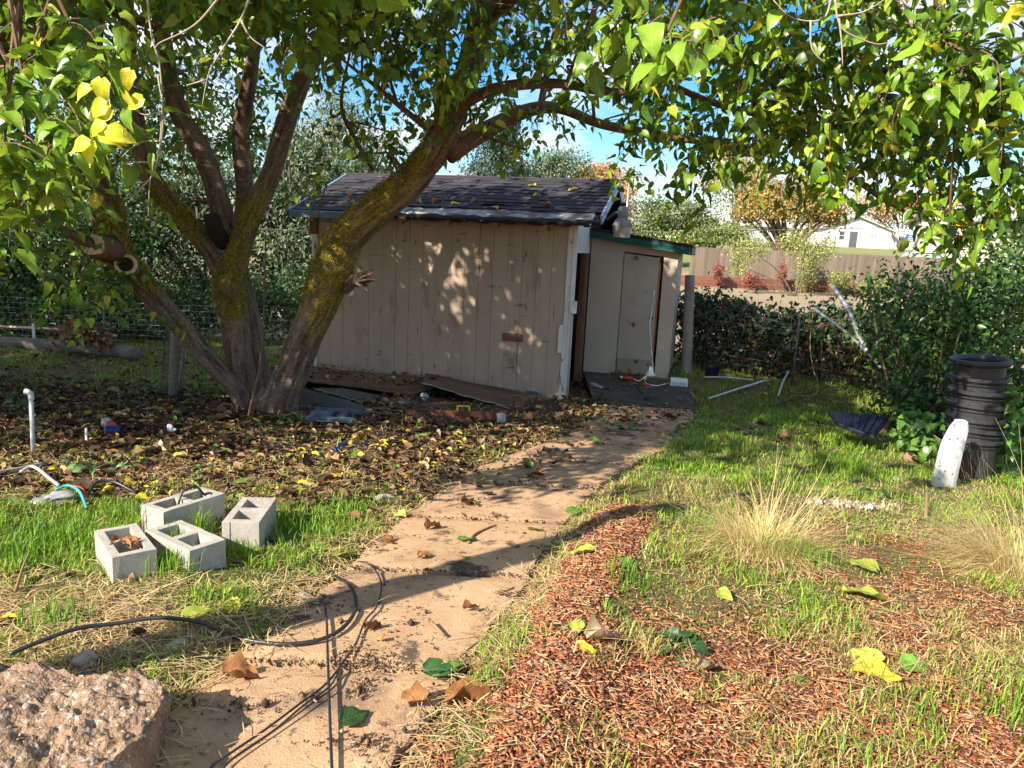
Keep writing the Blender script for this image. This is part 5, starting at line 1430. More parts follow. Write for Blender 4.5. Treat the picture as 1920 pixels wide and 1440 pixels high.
nr = np.stack([gr.normal(size=n) * .32, gr.normal(size=n) * .32, np.ones(n)], 1)
C0 = palette([(.12, .07, .038), (.17, .095, .048), (.08, .048, .03), (.27, .165, .08), (.10, .058, .034), (.16, .085, .042), (.34, .23, .12), (.07, .042, .028)], n, gr, .25)
pos[:, 2] = np.where(inside(DECK_P, x, y), -.158 + gr.uniform(0, .012, n), pos[:, 2])
yl_ = gr.random(n); C0[yl_ < .022] = (.62, .47, .05); C0[(yl_ > .04) & (yl_ < .085)] = (.14, .22, .05); C0[(yl_ > .085) & (yl_ < .115)] = (.40, .40, .09)
V, F, C = place(CURL, pos, ax, nr, gr.gamma(5, .0095, n) + .012, C0, gr, gr.uniform(.3, .9, n))
tag(mesh_np('leaf_litter', V, F, M['litter'], None, C, True), 'brown leaf litter carpeting the shaded ground under the tree', 'leaf litter', kind='stuff')

# crumbs of soil and grit on the path and near the rubble
x, y = scatter(lambda x, y: np.where(path_sd(x, y) < 0, .025 + .9 * smooth(.6, .72, fbm(x, y, 2.0, 91)), .14 * zones(x, y)['straw']), [(1.85, 3.2, 1500), (3.2, 7, 500)])
ex, ey = [x], [y]
for px, py, m_, sx_, sy_ in ((700, 1245, 420, .045, .05), (672, 1290, 160, .03, .05), (690, 1400, 260, .07, .03), (640, 1240, 160, .03, .04), (450, 1330, 200, .1, .03), (560, 1310, 80, .04, .02), (880, 945, 200, .06, .05), (1000, 905, 220, .1, .06), (930, 970, 120, .08, .04), (1050, 860, 300, .15, .08), (760, 1010, 120, .06, .03)):
    q = G(px, py); ex.append(q[0] + gr.normal(size=m_) * sx_); ey.append(q[1] + gr.normal(size=m_) * sy_)
for cu in cuts[1:-1]:
    l, r_ = edge_at(PL, cu), edge_at(PR, cu); t = gr.random(330)[:, None]
    q = l * (1 - t) + r_ * t + gr.normal(size=(330, 2)) * .011
    ex.append(q[:, 0]); ey.append(q[:, 1])
for P_ in (PL, PR):
    for k in range(1100):
        t = gr.random(); q = edge_at(P_, t); ex.append(q[:1] + gr.normal(size=1) * .03); ey.append(q[1:] + gr.normal(size=1) * .02)
x, y = np.concatenate(ex), np.concatenate(ey)
n = len(x); s = gr.gamma(1.3, .0018, n) + .0008
T8 = np.array([(1, 0, 0), (0, 1, 0), (-1, 0, 0), (0, -1, 0), (0, 0, 1), (0, 0, -1)]) * 1.0
FT = np.array([(0, 1, 4), (1, 2, 4), (2, 3, 4), (3, 0, 4), (1, 0, 5), (2, 1, 5), (3, 2, 5), (0, 3, 5)])
zp = np.where(path_sd(x, y) < 0, base_h(x, y) + .008, ground_h(x, y))
V = np.stack([x, y, zp + s * .5], 1)[:, None] + T8[None] * (s[:, None] * gr.uniform(.6, 1.3, (n, 3)))[:, None]
C = np.repeat(palette([(.09, .06, .04), (.05, .035, .025), (.3, .2, .12), (.2, .12, .07)], n, gr, .3), 6, 0)
tag(mesh_np('soil_crumbs', V.reshape(-1, 3), (FT[None] + (np.arange(n) * 6)[:, None, None]).reshape(-1, 3), M['chips'], None, C), 'dark soil crumbs strewn over the concrete path', 'soil', kind='stuff')

# ------------------------------------------------------------------ two dry bunch grasses
def bunch(label, c, n, length, green, seed, dirs=None, wid=1.0):
    r = np.random.default_rng(seed)
    c = np.array([c[0], c[1], float(ground_h(c[0], c[1]))])
    root = thing('dry_grass_clump', label, 'grass clump', c, 'tall dry grass clumps')
    K = 6
    az = r.uniform(0, 2 * math.pi, n)
    if dirs is not None:
        az = np.where(r.random(n) < .62, r.normal(dirs[0], dirs[1], n), az)
    L_ = length * (.3 + .95 * r.random(n) ** 1.6); up = r.uniform(.1, 1.1, n); bend = r.uniform(.08, .5, n) * r.choice([.3, 1.0, 1.4], n) * (1.1 - .5 * (L_ > length * 1.05))
    lob = vnoise(np.cos(az) * 2 + 5, np.sin(az) * 2 + 5, 1.3, seed); L_ *= .6 + .8 * lob
    p = c + np.stack([np.cos(az), np.sin(az), np.zeros(n)], 1) * (r.random(n) ** .6 * .10 * wid)[:, None]
    d = unit(np.stack([np.cos(az) * .55, np.sin(az) * .55, up], 1) + r.normal(size=(n, 3)) * .24)
    sd = np.stack([-np.sin(az), np.cos(az), np.zeros(n)], 1)
    wv = r.uniform(.001, .0023, n)
    V = np.zeros((n, 2 * K, 3))
    for k in range(K):
        f = 1 - k / (K - 1) * .75
        V[:, 2 * k], V[:, 2 * k + 1] = p - sd * (wv * f)[:, None], p + sd * (wv * f)[:, None]
        p = p + d * (L_ / (K - 1))[:, None]
        d = unit(d + np.array([0, 0, -1.0]) * bend[:, None] + r.normal(size=(n, 3)) * .06)
        low = p[:, 2] < ground_h(p[:, 0], p[:, 1]) + .01
        p[low, 2] = (ground_h(p[:, 0], p[:, 1]) + .012)[low]
    F = np.array([(2 * k, 2 * k + 1, 2 * k + 3, 2 * k + 2) for k in range(K - 1)])
    C = palette([(.74, .58, .27), (.64, .48, .2), (.8, .66, .36), (.52, .38, .16)], n, r, .15)
    g = r.random(n) < green; C[g] = palette([(.20, .30, .05), (.32, .36, .09)], int(g.sum()), r)
    mesh_np('blades', V.reshape(-1, 3), (F[None] + (np.arange(n) * 2 * K)[:, None, None]).reshape(-1, 4), M['grass'], root, np.repeat(C, 2 * K, 0))['kind'] = 'stuff'
bunch('upright clump of dry tan grass in the lawn right of the path', G(1425, 1040)[:2], 1700, .42, .14, 1, None, 2.6)
bunch('arching clump of dry tan grass at the right edge below the pots', G(1925, 1085)[:2], 1900, .62, .12, 2, (2.7, .6), 2.0)

# ------------------------------------------------------------------ weeds
def weed(label, c, n, size, seed, hgt=.07, m='weed', group='broad-leaved weeds in the litter'):
    r = np.random.default_rng(seed)
    c = np.array([c[0], c[1], float(ground_h(c[0], c[1]))])
    root = thing('weed', label, 'weed', c, group)
    st = MB()
    for k in range(n):
        az = k * 2.4 + r.normal() * .3; rad = hgt * r.uniform(.3, 1.6)
        e = c + np.array([math.cos(az) * rad, math.sin(az) * rad, hgt * r.uniform(.35, 1.2)])
        st.tube(crom([c, (c + e) / 2 + [0, 0, .01], e], 3), .002, 4)
        ax = unit(np.array([math.cos(az), math.sin(az), r.uniform(-.5, .3)])); nn = unit(np.array([r.normal() * .3, r.normal() * .3 - .25, 1.0])); nn = unit(nn - ax * (ax @ nn))
        piece('leaf', WM[m][r.integers(4)], root, e, np.stack([ax, np.cross(nn, ax), nn], 1) * size * r.uniform(.6, 1.2))
    st.build('stem', M['leaf_dark'], root)
WM = {'weed': [leaf_mesh(t, 'weed') for t in FINE], 'leaf_dark': [leaf_mesh(t, 'leaf_dark') for t in FINE]}
for k, (px, py, n, s, h_, lb, m_) in enumerate((
    (170, 895, 9, .085, .10, 'largest pale-green weed, left of the plastic jar', 'weed'), (240, 885, 9, .075, .09, 'round-leaved weed just below the crumpled gold wrapper', 'weed'),
    (600, 885, 16, .045, .06, 'small grey-green weed at the sunny edge of the litter', 'weed'), (540, 800, 12, .06, .10, 'dark weed growing at the foot of the mossy trunk', 'leaf_dark'),
    (20, 840, 8, .09, .10, 'broad dark weed at the left edge below the standing pipe', 'leaf_dark'), (30, 770, 7, .08, .08, 'broad weed left of the standing grey pipe', 'weed'),
    (380, 900, 8, .05, .05, 'low weed in litter behind the blocks', 'weed'), (300, 745, 8, .085, .14, 'weed beside the wire-wrapped post', 'weed'), (1640, 940, 7, .06, .06, 'dark weed near the pale gravel strip', 'leaf_dark'),
    (1275, 1245, 5, .07, .05, 'dark leafy sprig standing in the mulch', 'leaf_dark'), (1690, 905, 8, .05, .07, 'bright weed left of the white downspout', 'weed'), (1870, 905, 10, .06, .12, 'leafy sprig before the bottom black pot', 'leaf_dark'),
    (55, 1000, 8, .06, .06, 'dark weed in the grass at the left edge', 'leaf_dark'), (1180, 745, 9, .09, .12, 'broad dark weed beside the shed corner', 'leaf_dark'), (1245, 665, 12, .08, .16, 'vine leaves at the foot of the wooden post', 'leaf_dark'))):
    if px == 1245: q = np.array(gb(2.25, 10.75))
    else: q = G(px, py)
    weed(lb, q[:2], n, s, 200 + k, h_, m_)

# ------------------------------------------------------------------ blocks, rubble, stones
def block(label, corners, zt, seed):
    """corners: photo positions of the top face, near-left first along the long side"""
    q = []
    for (x, y) in corners:
        d = ray(x, y); q.append(CAM + d * ((zt - CAM[2]) / d[2]))
    q = np.array(q)
    c = q.mean(0)
    long_ = unit((q[1] - q[0]) + (q[2] - q[3])) if np.linalg.norm(q[1] - q[0]) > np.linalg.norm(q[2] - q[1]) else unit((q[2] - q[1]) + (q[3] - q[0]))
    long_[2] = 0; fr = frame((c[0], c[1], zt), long_)
    mb = MB(fr)
    xs = [-.195, -.155, -.019, .019, .155, .195]; ys = [-.095, -.057, .057, .095]
    mb.grid_solid(xs, ys, {(1, 1), (3, 1)}, -.19, 0)
    mb.box(-.199, -.1955, -.095, -.055, -.19, -.001).box(-.199, -.1955, .055, .095, -.19, -.001)
    o = mb.build('concrete_block', M['concrete'], None, bevel=.006, loc=(c[0], c[1], zt - .19), rough=.0015, seed=seed)
    tag(o, label, 'block', 'loose concrete blocks on the grass')
block('leftmost hollow concrete block, nearest the viewer, dry leaves on its top', [(181, 997), (253, 982), (292, 1027), (209, 1044)], .13, 1)
block('middle front concrete block with grass growing through its holes', [(278, 994), (343, 978), (418, 1012), (353, 1028)], .125, 2)
block('rear concrete block with a black strap looped over it', [(271, 945), (368, 917), (417, 925), (319, 956)], .135, 3)
block('rightmost concrete block, standing apart from the other three', [(419, 977), (454, 934), (515, 937), (489, 973)], .12, 4)
# tufts inside and around the blocks
def tuft(x, y, n, h, spread, seed):
    global gr
    px_, py_ = x + gr.normal(size=n) * spread, y + gr.normal(size=n) * spread
    return blades(px_, py_, h * gr.uniform(.5, 1.2, n), .003 + .003 * gr.random(n), gr.uniform(.1, .5, n), palette([(.15, .31, .025), (.22, .38, .035), (.11, .24, .02)], n, gr))
tv = []
for px, py, n, h, s in ((325, 1052, 160, .17, .03), (330, 1085, 220, .13, .06), (352, 1000, 90, .22, .025), (375, 1020, 80, .22, .02), (420, 1050, 200, .12, .07), (560, 1010, 260, .12, .12), (530, 985, 160, .14, .06),
                        (120, 1010, 400, .12, .14), (60, 1040, 350, .12, .12), (100, 1180, 180, .12, .08), (230, 965, 150, .11, .07), (640, 960, 200, .10, .1), (700, 940, 150, .1, .08), (250, 1015, 30, .24, .015), (1180, 1115, 160, .09, .08), (1500, 1060, 320, .13, .09), (1330, 1000, 300, .11, .12),
                        (1700, 1330, 150, .09, .08), (1880, 1340, 160, .1, .08), (905, 1290, 90, .09, .04), (1760, 900, 220, .12, .1), (1560, 880, 300, .12, .2)):
    q = G(px, py); tv.append(tuft(q[0], q[1], n, h, s, 0))
off = 0; Vs, Fs, Cs = [], [], []
for V, F, C in tv:
    Vs.append(V); Fs.append(F + off); Cs.append(C); off += len(V)
tag(mesh_np('grass_tufts', np.vstack(Vs), np.vstack(Fs), M['grass'], None, np.vstack(Cs)), 'taller fresh green tufts round the concrete blocks and lawn', 'grass', kind='stuff')

# broken slab of rubble concrete, lower left
def blob(name, label, cat, c, size, m, seed, sub=3, amp=.25, group=None, flat=None):
    r = np.random.default_rng(seed)
    bm = bmesh.new(); bmesh.ops.create_icosphere(bm, subdivisions=sub, radius=1)
    ph = r.uniform(0, 10, 6)
    rot = Matrix.Rotation(r.uniform(0, 6.28), 3, 'Z')
    for v in bm.verts:
        p = v.co
        k = 1 + amp * (math.sin(p.x * 2.3 + ph[0]) * math.sin(p.y * 2.7 + ph[1]) + .6 * math.sin(p.z * 3.9 + ph[2] + p.x * 2) + .35 * math.sin(p.x * 7 + ph[3]) * math.sin(p.y * 6 + ph[4] + p.z * 5))
        v.co = rot @ Vector((p.x * k * size[0], p.y * k * size[1], p.z * k * size[2]))
    me = bpy.data.meshes.new(name); bm.to_mesh(me); bm.free()
    me.polygons.foreach_set('use_smooth', np.ones(len(me.polygons), bool))
    o = link(name, me, M[m], None, c)
    return tag(o, label, cat, group)
slab_px = [(-60, 1250), (120, 1262), (262, 1272), (312, 1300), (300, 1345), (262, 1392), (200, 1455), (120, 1520), (-80, 1560), (-160, 1400)]
ztop = .18
top = []
for (x, y) in slab_px:
    d = ray(x, y); top.append(CAM + d * ((ztop - .02 - CAM[2]) / d[2]))
top = np.array(top)
slab = thing('rubble_slab', 'broken lump of pebbly old concrete at the lower left corner', 'rubble', (top[:, 0].mean(), top[:, 1].mean(), 0))
bm = bmesh.new()
o0 = org(slab)
cen = top.mean(0)
rings = []
r = np.random.default_rng(7)
outl = crom(np.vstack([top, top[:1]]), 12)[:-1]
nr_ = len(outl)
for lev, (sc, z) in enumerate([(1.0, .0), (1.015, .04), (1.025, .08), (1.03, .12), (1.02, .15), (1.0, .168), (.975, ztop)] + [(k, ztop + .012 * (1 - k)) for k in np.linspace(.955, .05, 34)]):
    ring = []
    for i, p in enumerate(outl):
        q = cen + (p - cen) * sc
        f1, f2, f3 = (float(fbm(q[0] + z, q[1] + z * 2, k_, 3)) - .5 for k_ in (6, 19, 55))
        side = unit((p - cen) * [1, 1, 0])
        if lev < 7: q = q + side * (f1 * .07 + f2 * .03 + f3 * .012)
        q[2] = z + (f1 * .07 + f2 * .045 + f3 * .026 if lev >= 6 else 0)
        ring.append(bm.verts.new(Vector(q - o0)))
    rings.append(ring)
for a, b in zip(rings[:-1], rings[1:]):
    for i in range(nr_):
        bm.faces.new((a[i], a[(i + 1) % nr_], b[(i + 1) % nr_], b[i]))
bm.faces.new(rings[-1]); bm.faces.new(rings[0][::-1])
bmesh.ops.recalc_face_normals(bm, faces=bm.faces)
me = bpy.data.meshes.new('concrete_body'); bm.to_mesh(me); bm.free()
me.polygons.foreach_set('use_smooth', np.ones(len(me.polygons), bool))
link('concrete_body', me, M['rubble'], slab)
# pebbles set in the slab: each a piece
peb = []
for k in range(4):
    o = blob('pebble_proto', None, None, (0, 0, 0), (1, .75, .55), 'stone', 500 + k, 2, .15); peb.append(o.data); bpy.data.objects.remove(o)
inpoly = top[:, :2]
cnt = 0
while cnt < 240:
    x, y = r.uniform(inpoly[:, 0].min(), inpoly[:, 0].max()), r.uniform(inpoly[:, 1].min(), inpoly[:, 1].max())
    q = cen + (np.array([x, y, cen[2]]) - cen) * 1.06
    if not inside(inpoly, np.array([q[0]]), np.array([q[1]]))[0]: continue
    s = r.gamma(1.1, .0045) + .003
    z = ztop - .25 * s + sum(k2 * (float(fbm(x + ztop, y + 2 * ztop, k1, 3)) - .5) for k1, k2 in ((6, .07), (19, .045), (55, .026)))
    a = r.uniform(0, 6.28)
    piece('pebble', peb[cnt % 4], slab, (x, y, z), np.array([[math.cos(a), -math.sin(a), 0], [math.sin(a), math.cos(a), 0], [0, 0, 1]]) * s)
    cnt += 1
stones = [(568, 1112, .035, 'round pale clod where the cable meets the path edge'), (335, 1222, .04, 'pale stone behind the rubble slab'), (160, 1258, .05, 'flat grey stone tucked behind the rubble slab'), (1135, 988, .03, 'pinkish pebble at the tip of the mulch ridge'), (330, 1415, .025, 'white pebble beside the rubble slab shadow'), (290, 1425, .018, 'small grey pebble right of the rubble slab'), (345, 1235, .03, 'pale pebble among the straw by the cable')]
for k, (px, py, s, lb) in enumerate(stones):
    q = G(px, py); q[2] = float(ground_h(q[0], q[1])) + s * .3
    blob('stone', lb, 'stone', q, (s, s * .8, s * .6), 'stone', 300 + k, 3, .18)
q = G(1706, 868); q[2] = float(ground_h(q[0], q[1])) + .03
blob('stone', 'red-brown rounded stone on the grass left of the white downspout', 'stone', q, (.075, .06, .055), 'brick_stone', 320, 3, .12)
# pale gravel strip in the lawn
x0, x1 = G(1515, 958), G(1690, 962)
V_, F_, C_ = [], [], []
n = 620
t = gr.random(n); p = x0 * (1 - t[:, None]) + x1 * t[:, None] + np.stack([gr.normal(size=n) * .03, gr.normal(size=n) * .05, np.zeros(n)], 1)
s = gr.gamma(1.6, .0038, n) + .003
p[:, 2] = ground_h(p[:, 0], p[:, 1]) + s * .3 + .008
V = p[:, None] + T8[None] * (s[:, None] * gr.uniform(.6, 1.3, (n, 3)))[:, None]
tag(mesh_np('gravel', V.reshape(-1, 3), (FT[None] + (np.arange(n) * 6)[:, None, None]).reshape(-1, 3), M['chips'], None, np.repeat(palette([(.40, .34, .27), (.5, .44, .38), (.26, .19, .13), (.12, .09, .07)], n, gr), 6, 0)), 'strip of pale crushed gravel in the lawn behind the dry grass', 'gravel', kind='stuff')

# ------------------------------------------------------------------ cables
def gz(px, py, lift=.0):
    q = G(px, py)
    z = float(base_h(q[0], q[1])) + .012 if inside(PATH, np.array([q[0]]), np.array([q[1]]))[0] else float(ground_h(q[0], q[1])) + .01
    return np.array([q[0], q[1], z + lift])
def gcable(name, label, pts, r, m='cable', cat='cable', n=7):
    return cable(name, label, [gz(p[0], p[1], (p[2] if len(p) > 2 else 0) + r) for p in pts], r, m, n, 8, cat)
gcable('black_hose', 'thick black cable curving from the blocks over the path to the left', [(425, 1005), (470, 1020), (520, 1027, .003), (572, 1040, .008), (620, 1075, .008), (655, 1108, .008), (668, 1145, .005), (650, 1182, .005), (610, 1207, .005), (550, 1220, .005), (490, 1217, .005), (430, 1205, .015), (380, 1198, .03), (300, 1200, .045), (220, 1208, .045), (150, 1222, .045), (90, 1240, .04), (20, 1262, .03)], .0085, cat='hose')
gcable('black_cable', 'thin black cord looping over the path right of the thick cable', [(610, 1062), (650, 1052, .005), (690, 1064, .005), (714, 1098, .005), (708, 1142, .005), (685, 1172, .005), (668, 1215, .005), (645, 1250, .008), (612, 1295, .008), (560, 1335, .008), (500, 1378, .005), (440, 1420, .005), (400, 1450, .005), (380, 1475)], .0042)
gcable('black_cable', 'second thin cord running beside the first to the bottom edge', [(640, 1255, .008), (620, 1300, .015), (570, 1340, .015), (515, 1380, .003), (455, 1420, .003), (425, 1445, .003), (410, 1470)], .0036)
gcable('black_cable', 'straight black cord running down the middle of the path to the bottom', [(595, 1105), (606, 1130, .005), (612, 1170, .008), (614, 1230, .01), (616, 1290, .012), (618, 1350, .012), (620, 1400, .01), (622, 1450, .008), (626, 1500)], .005)
gcable('black_cable', 'thin black cord beside the litter near the path edge', [(690, 955), (740, 940, .005), (780, 915, .005), (808, 893, .005), (815, 875)], .006)
gcable('black_strap', 'short black hose arching over the dry straw left of the blocks', [(162, 945), (168, 935, .03), (185, 926, .05), (215, 925, .04), (245, 930, .01), (262, 935)], .010, cat='hose')
cable('black_strap', 'black strap looped over the rear concrete block', [at(336, 968, 3.96), at(335, 945, 3.94), at(343, 922, 3.97), at(358, 914, 4.0), at(370, 914, 4.05), at(378, 922, 4.1), at(384, 928, 4.12)], .007, cat='strap')
gcable('black_pipe', 'thin black irrigation pipe lying in the litter by the trunk', [(440, 860), (500, 852, .02), (560, 850, .02), (610, 853), (650, 850)], .009, cat='pipe')
gcable('wire_line', 'thin copper wires curling on the path near the cable bend', [(490, 1195), (520, 1192, .01), (545, 1205, .005), (560, 1215)], .0012, 'stick', 'wire')

# ------------------------------------------------------------------ stacked black pots and what leans on them
pc = G(1829, 912) + [0, .14, 0]; pc[2] = float(ground_h(pc[0], pc[1])) - .01
pr_ = np.random.default_rng(31)
rims = [.37, .46, .545, .66, .775, .885, 1.03]
lbs = ['bottom pot of the black nursery pot stack, standing on the grass', 'second black pot from the bottom of the stack', 'third black pot from the bottom of the stack', 'middle black pot of the stack, sunlit double rim', 'third black pot from the top of the stack', 'second black pot from the top of the stack', 'topmost black pot, tilted and open at the top of the stack']
for k, (zr, lb) in enumerate(zip(rims, lbs)):
    R0 = .205 * (1 + .012 * math.sin(k * 2.1)); Hh = .37
    tilt = Matrix.Rotation(math.radians([1, -1.2, 1.0, -.8, 1.2, 2.0, 5.0][k]), 3, Vector((.3, -1, 0)))
    of = pr_.normal(size=2) * .006 + np.array([-.006 * k, 0])
    o_ = np.array([pc[0] + of[0], pc[1] + of[1], pc[2] + zr])
    fr = (np.array(tilt), o_)
    b = .80 * R0
    root = thing('nursery_pot', lb, 'pot', o_ + [0, 0, -Hh], 'stack of black nursery pots')
    MB(fr).lathe([(0, -Hh + .012), (b - .008, -Hh + .012), (b + .012, -Hh * .6), (R0 - .022, -.03), (R0 - .012, -.001), (R0 + .014, .0), (R0 + .019, -.004), (R0 + .019, -.028), (R0 - .012, -.036), (R0 - .016, -.05), (b + .02, -Hh * .6), (b, -Hh), (0, -Hh)], 40).build('body', M['black_plastic'], root, smooth_=False)
    ring = MB(fr).lathe([(R0 - .014, -.052), (R0 + .004, -.054), (R0 + .004, -.062), (R0 - .016, -.064)], 40).build('rim_band', M['black_plastic'], root)
dsp = thing('downspout', 'dirty white downspout piece leaning against the black pots', 'downspout', G(1775, 908))
P = [at(1768, 912, 5.85), at(1776, 875, 5.78), at(1785, 838, 5.74), at(1797, 806, 5.71), at(1803, 790, 5.69)]
Q = crom(P, 5)
rad = np.interp(np.linspace(0, 1, len(Q)), [0, .5, .75, .9, 1], [.092, .086, .070, .052, .044])
V, F = [], []
T = np.gradient(Q, axis=0); n_ = 18
for side, kk in (('o', 1.0), ('i', .8)):
    for i in range(len(Q)):
        t = unit(T[i]); a = unit(np.cross(t, [0, 1.0, 0])); b = np.cross(t, a)
        for j in range(n_):
            th_ = j / n_ * 2 * math.pi
            ca, sa = math.cos(th_), math.sin(th_)
            sq = (abs(ca) ** 4 + abs(sa) ** 4) ** -.25
            V.append(Q[i] + a * ca * rad[i] * kk * sq + b * sa * (rad[i] * .48 if i < len(Q) * .7 else np.interp(i / len(Q), [.7, 1], [.48, .8]) * rad[i]) * kk * sq)
m_ = len(Q) * n_
F = [(i * n_ + j, i * n_ + (j + 1) % n_, (i + 1) * n_ + (j + 1) % n_, (i + 1) * n_ + j) for i in range(len(Q) - 1) for j in range(n_)]
F += [tuple(m_ + x for x in f[::-1]) for f in F]
for e in (0, len(Q) - 1):
    F += [(e * n_ + j, e * n_ + (j + 1) % n_, m_ + e * n_ + (j + 1) % n_, m_ + e * n_ + j) for j in range(n_)]
MB().add(V, F).build('spout', mat('dirty_white_metal', (.72, .72, .72), (.62, .63, .64), 8, .5, spots=[((.12, .11, .1), 16, .57, .06), ((.38, .37, .36), 7, .54, .1)]), dsp)

# dark blue ribbed lid on the grass
q0, q1, q2, q3 = at(1555, 772, 7.6), at(1568, 792, 7.15), at(1640, 818, 6.95), at(1668, 780, 7.75)
lid = thing('ribbed_tray', 'dark blue ribbed plastic tray tilted on the grass before the bush', 'tray', G(1610, 800))
def quad_slab(A, B, C_, D, th):
    n_ = unit(np.cross(B - A, D - A)); n_ = n_ if n_[2] > 0 else -n_
    V = [A, B, C_, D] + [p - n_ * th for p in (A, B, C_, D)]
    return V, [(0, 1, 2, 3), (7, 6, 5, 4), (0, 4, 5, 1), (1, 5, 6, 2), (2, 6, 7, 3), (3, 7, 4, 0)], n_
V, F, nn = quad_slab(q0, q1, q2, q3, .03)
MB().add(V, F).build('panel', M['navy'], lid, bevel=.006)
for k in range(7):
    t0, t1 = (k + .35) / 7, (k + .72) / 7
    A, B = q0 * (1 - t0) + q3 * t0, q1 * (1 - t0) + q2 * t0
    C_, D = q1 * (1 - t1) + q2 * t1, q0 * (1 - t1) + q3 * t1
    A, B, C_, D = [p + nn * .012 for p in (A * .94 + B * .06, A * .06 + B * .94, D * .06 + C_ * .94, D * .94 + C_ * .06)]
    V, F, _ = quad_slab(A, B, C_, D, .011)
    MB().add(V, F).build('rib', M['navy'], lid, bevel=.003)

# ------------------------------------------------------------------ pipes, posts and fences
sp_ = thing('standing_pipe', 'grey plastic pipe standing upright with an elbow on top', 'pipe', G(62, 853))
b0 = G(62, 855); tp = at(58, 742, b0[1])
MB().tube([b0 - [0, 0, .1], tp], .0155, 14).build('pipe', M['pvc'], sp_, smooth_=True)
el = crom([tp + [0, 0, -.03], tp + [0, 0, .012], tp + [-.012, -.01, .03], tp + [-.034, -.012, .036]], 5)
MB().tube(el, .0205, 14).build('elbow', M['pvc'], sp_, smooth_=True)
gcable('pipe_stub', 'tiny grey pipe stub standing in the litter', [(163, 835), (163, 825, .06)], .012, 'pvc', 'pipe', 2)
gcable('plank', 'pale pipe lying in straw at the left edge', [(-30, 915, .03), (30, 902, .03), (82, 886, .02)], .016, 'white_pvc', 'pipe')
wp = thing('wrapped_post', 'wooden post wrapped in rusty wire mesh left of the trunk', 'post', G(325, 745))
b0 = G(322, 748); t0 = at(328, 625, b0[1])
MB().tube(crom([b0 - [0, 0, .1], (b0 + t0) / 2 + [.01, 0, 0], t0], 4), np.linspace(.055, .045, 9), 12, wob=.06).build('post', M['grey_wood'], wp, smooth_=True)
mb = MB(); rr = np.random.default_rng(8)
for k in range(26):
    a = k / 26 * 6.283; mb.tube([b0 + np.array([math.cos(a) * .13, math.sin(a) * .13, -.02]), t0 + np.array([math.cos(a + .2) * .10, math.sin(a + .2) * .10, -.01])], .0018, 3, cap=False)
for k in range(9):
    c_ = b0 + (t0 - b0) * (k + .5) / 9
    mb.tube([c_ + np.array([math.cos(a) * .12, math.sin(a) * .12, .01 * math.sin(a * 3 + k)]) for a in np.linspace(0, 6.283, 15)], .0018, 3, cap=False)
mb.build('wire_wrap', M['wire'], wp)
pp = thing('leaning_pipe', 'white pipe leaning beside the wire-wrapped post', 'pipe', G(335, 742))
MB().tube([G(334, 745), at(347, 648, G(334, 745)[1] + .1)], .022, 12).build('pipe', M['white_pvc'], pp, smooth_=True)

def wire_fence(name, label, A, B, h, ny, dx, posts, seed, wm='wire', wr=.0013):
    A, B = np.array(A, float), np.array(B, float)
    root = thing(name, label, 'fence', A)
    Ld = np.linalg.norm((B - A)[:2]); r = np.random.default_rng(seed)
    mb = MB(); nh = int(Ld / .5)
    sag = lambda t, k: .015 * math.sin(t * 9 + k) + .01 * math.sin(t * 23 + 2 * k)
    for k in range(ny):
        P = [A + (B - A) * t + [sag(t, k), sag(t, k + 3), h * k / (ny - 1) + sag(t, k) * .5] for t in np.linspace(0, 1, nh)]
        mb.tube(P, wr, 3, cap=False)
    for k in range(int(Ld / dx)):
        t = k * dx / Ld
        mb.tube([A + (B - A) * t + [sag(t, j), sag(t, j + 3), h * j / 5] for j in range(6)], wr, 3, cap=False)
    mb.build('wire_mesh', M[wm], root)
    for t in posts:
        p = A + (B - A) * t
        MB().tube([p - [0, 0, .1], p + [0, .02, h + .06]], .018, 8).build('post', M['wire'], root, smooth_=True)
    return root
wire_fence('wire_fence', 'green wire mesh fence along the shrubs at the left', gb(-8.6, 11.9), gb(-2.5, 11.9), .78, 10, .1, (0.02, .33, .66, .97), 1, 'green_wire', .002)
wire_fence('wire_fence', 'rusty wire mesh fence in front of the bramble hedge', gb(2.85, 11.15), gb(6.2, 9.55), .95, 9, .1, (.35, .7, .98), 2)
pb = np.array(gb(2.57, 10.95)); pb[2] -= .05
pt = at(1294, 516, 10.95)
wpost = thing('fence_post', 'weathered round wooden post beside the lean-to', 'post', pb)
MB().tube(crom([pb, pb * .6 + pt * .4 + [.006, 0, 0], pt], 6), np.linspace(.085, .068, 13), 18, wob=.05).build('post', M['grey_wood'], wpost, smooth_=True)
mb = MB()
for k in range(5):
    c_ = pb + (pt - pb) * (.45 + .11 * k)
    mb.tube([c_ + np.array([math.cos(a) * .082, math.sin(a) * .082, 0]) for a in np.linspace(0, 6.283, 17)], .002, 4, cap=False)
mb.build('wire_tie', M['wire'], wpost)
def pole(name, label, pts, r, m, cat='pipe', extra=None):
    root = thing(name, label, cat, pts[0])
    MB().tube(crom(pts, 4), r, 12).build('tube', M[m], root, smooth_=True)
    return root
p = pole('leaning_conduit', 'long grey metal pipe leaning on the hedge, left of two', [at(1652, 690, 9.0), at(1600, 635, 9.6), at(1525, 578, 10.4)], .02, 'galv')
p = pole('leaning_conduit', 'bent grey pipe with a coupling leaning on the hedge, right of two', [at(1626, 660, 9.1), at(1610, 628, 9.35), at(1590, 580, 9.7), at(1560, 536, 10.1)], .027, 'galv')
c_ = at(1588, 577, 9.72); d_ = unit(at(1560, 536, 10.1) - at(1590, 580, 9.7)); MB().tube([c_ - d_ * .04, c_ + d_ * .04], .035, 12).build('coupling', M['galv'], p)
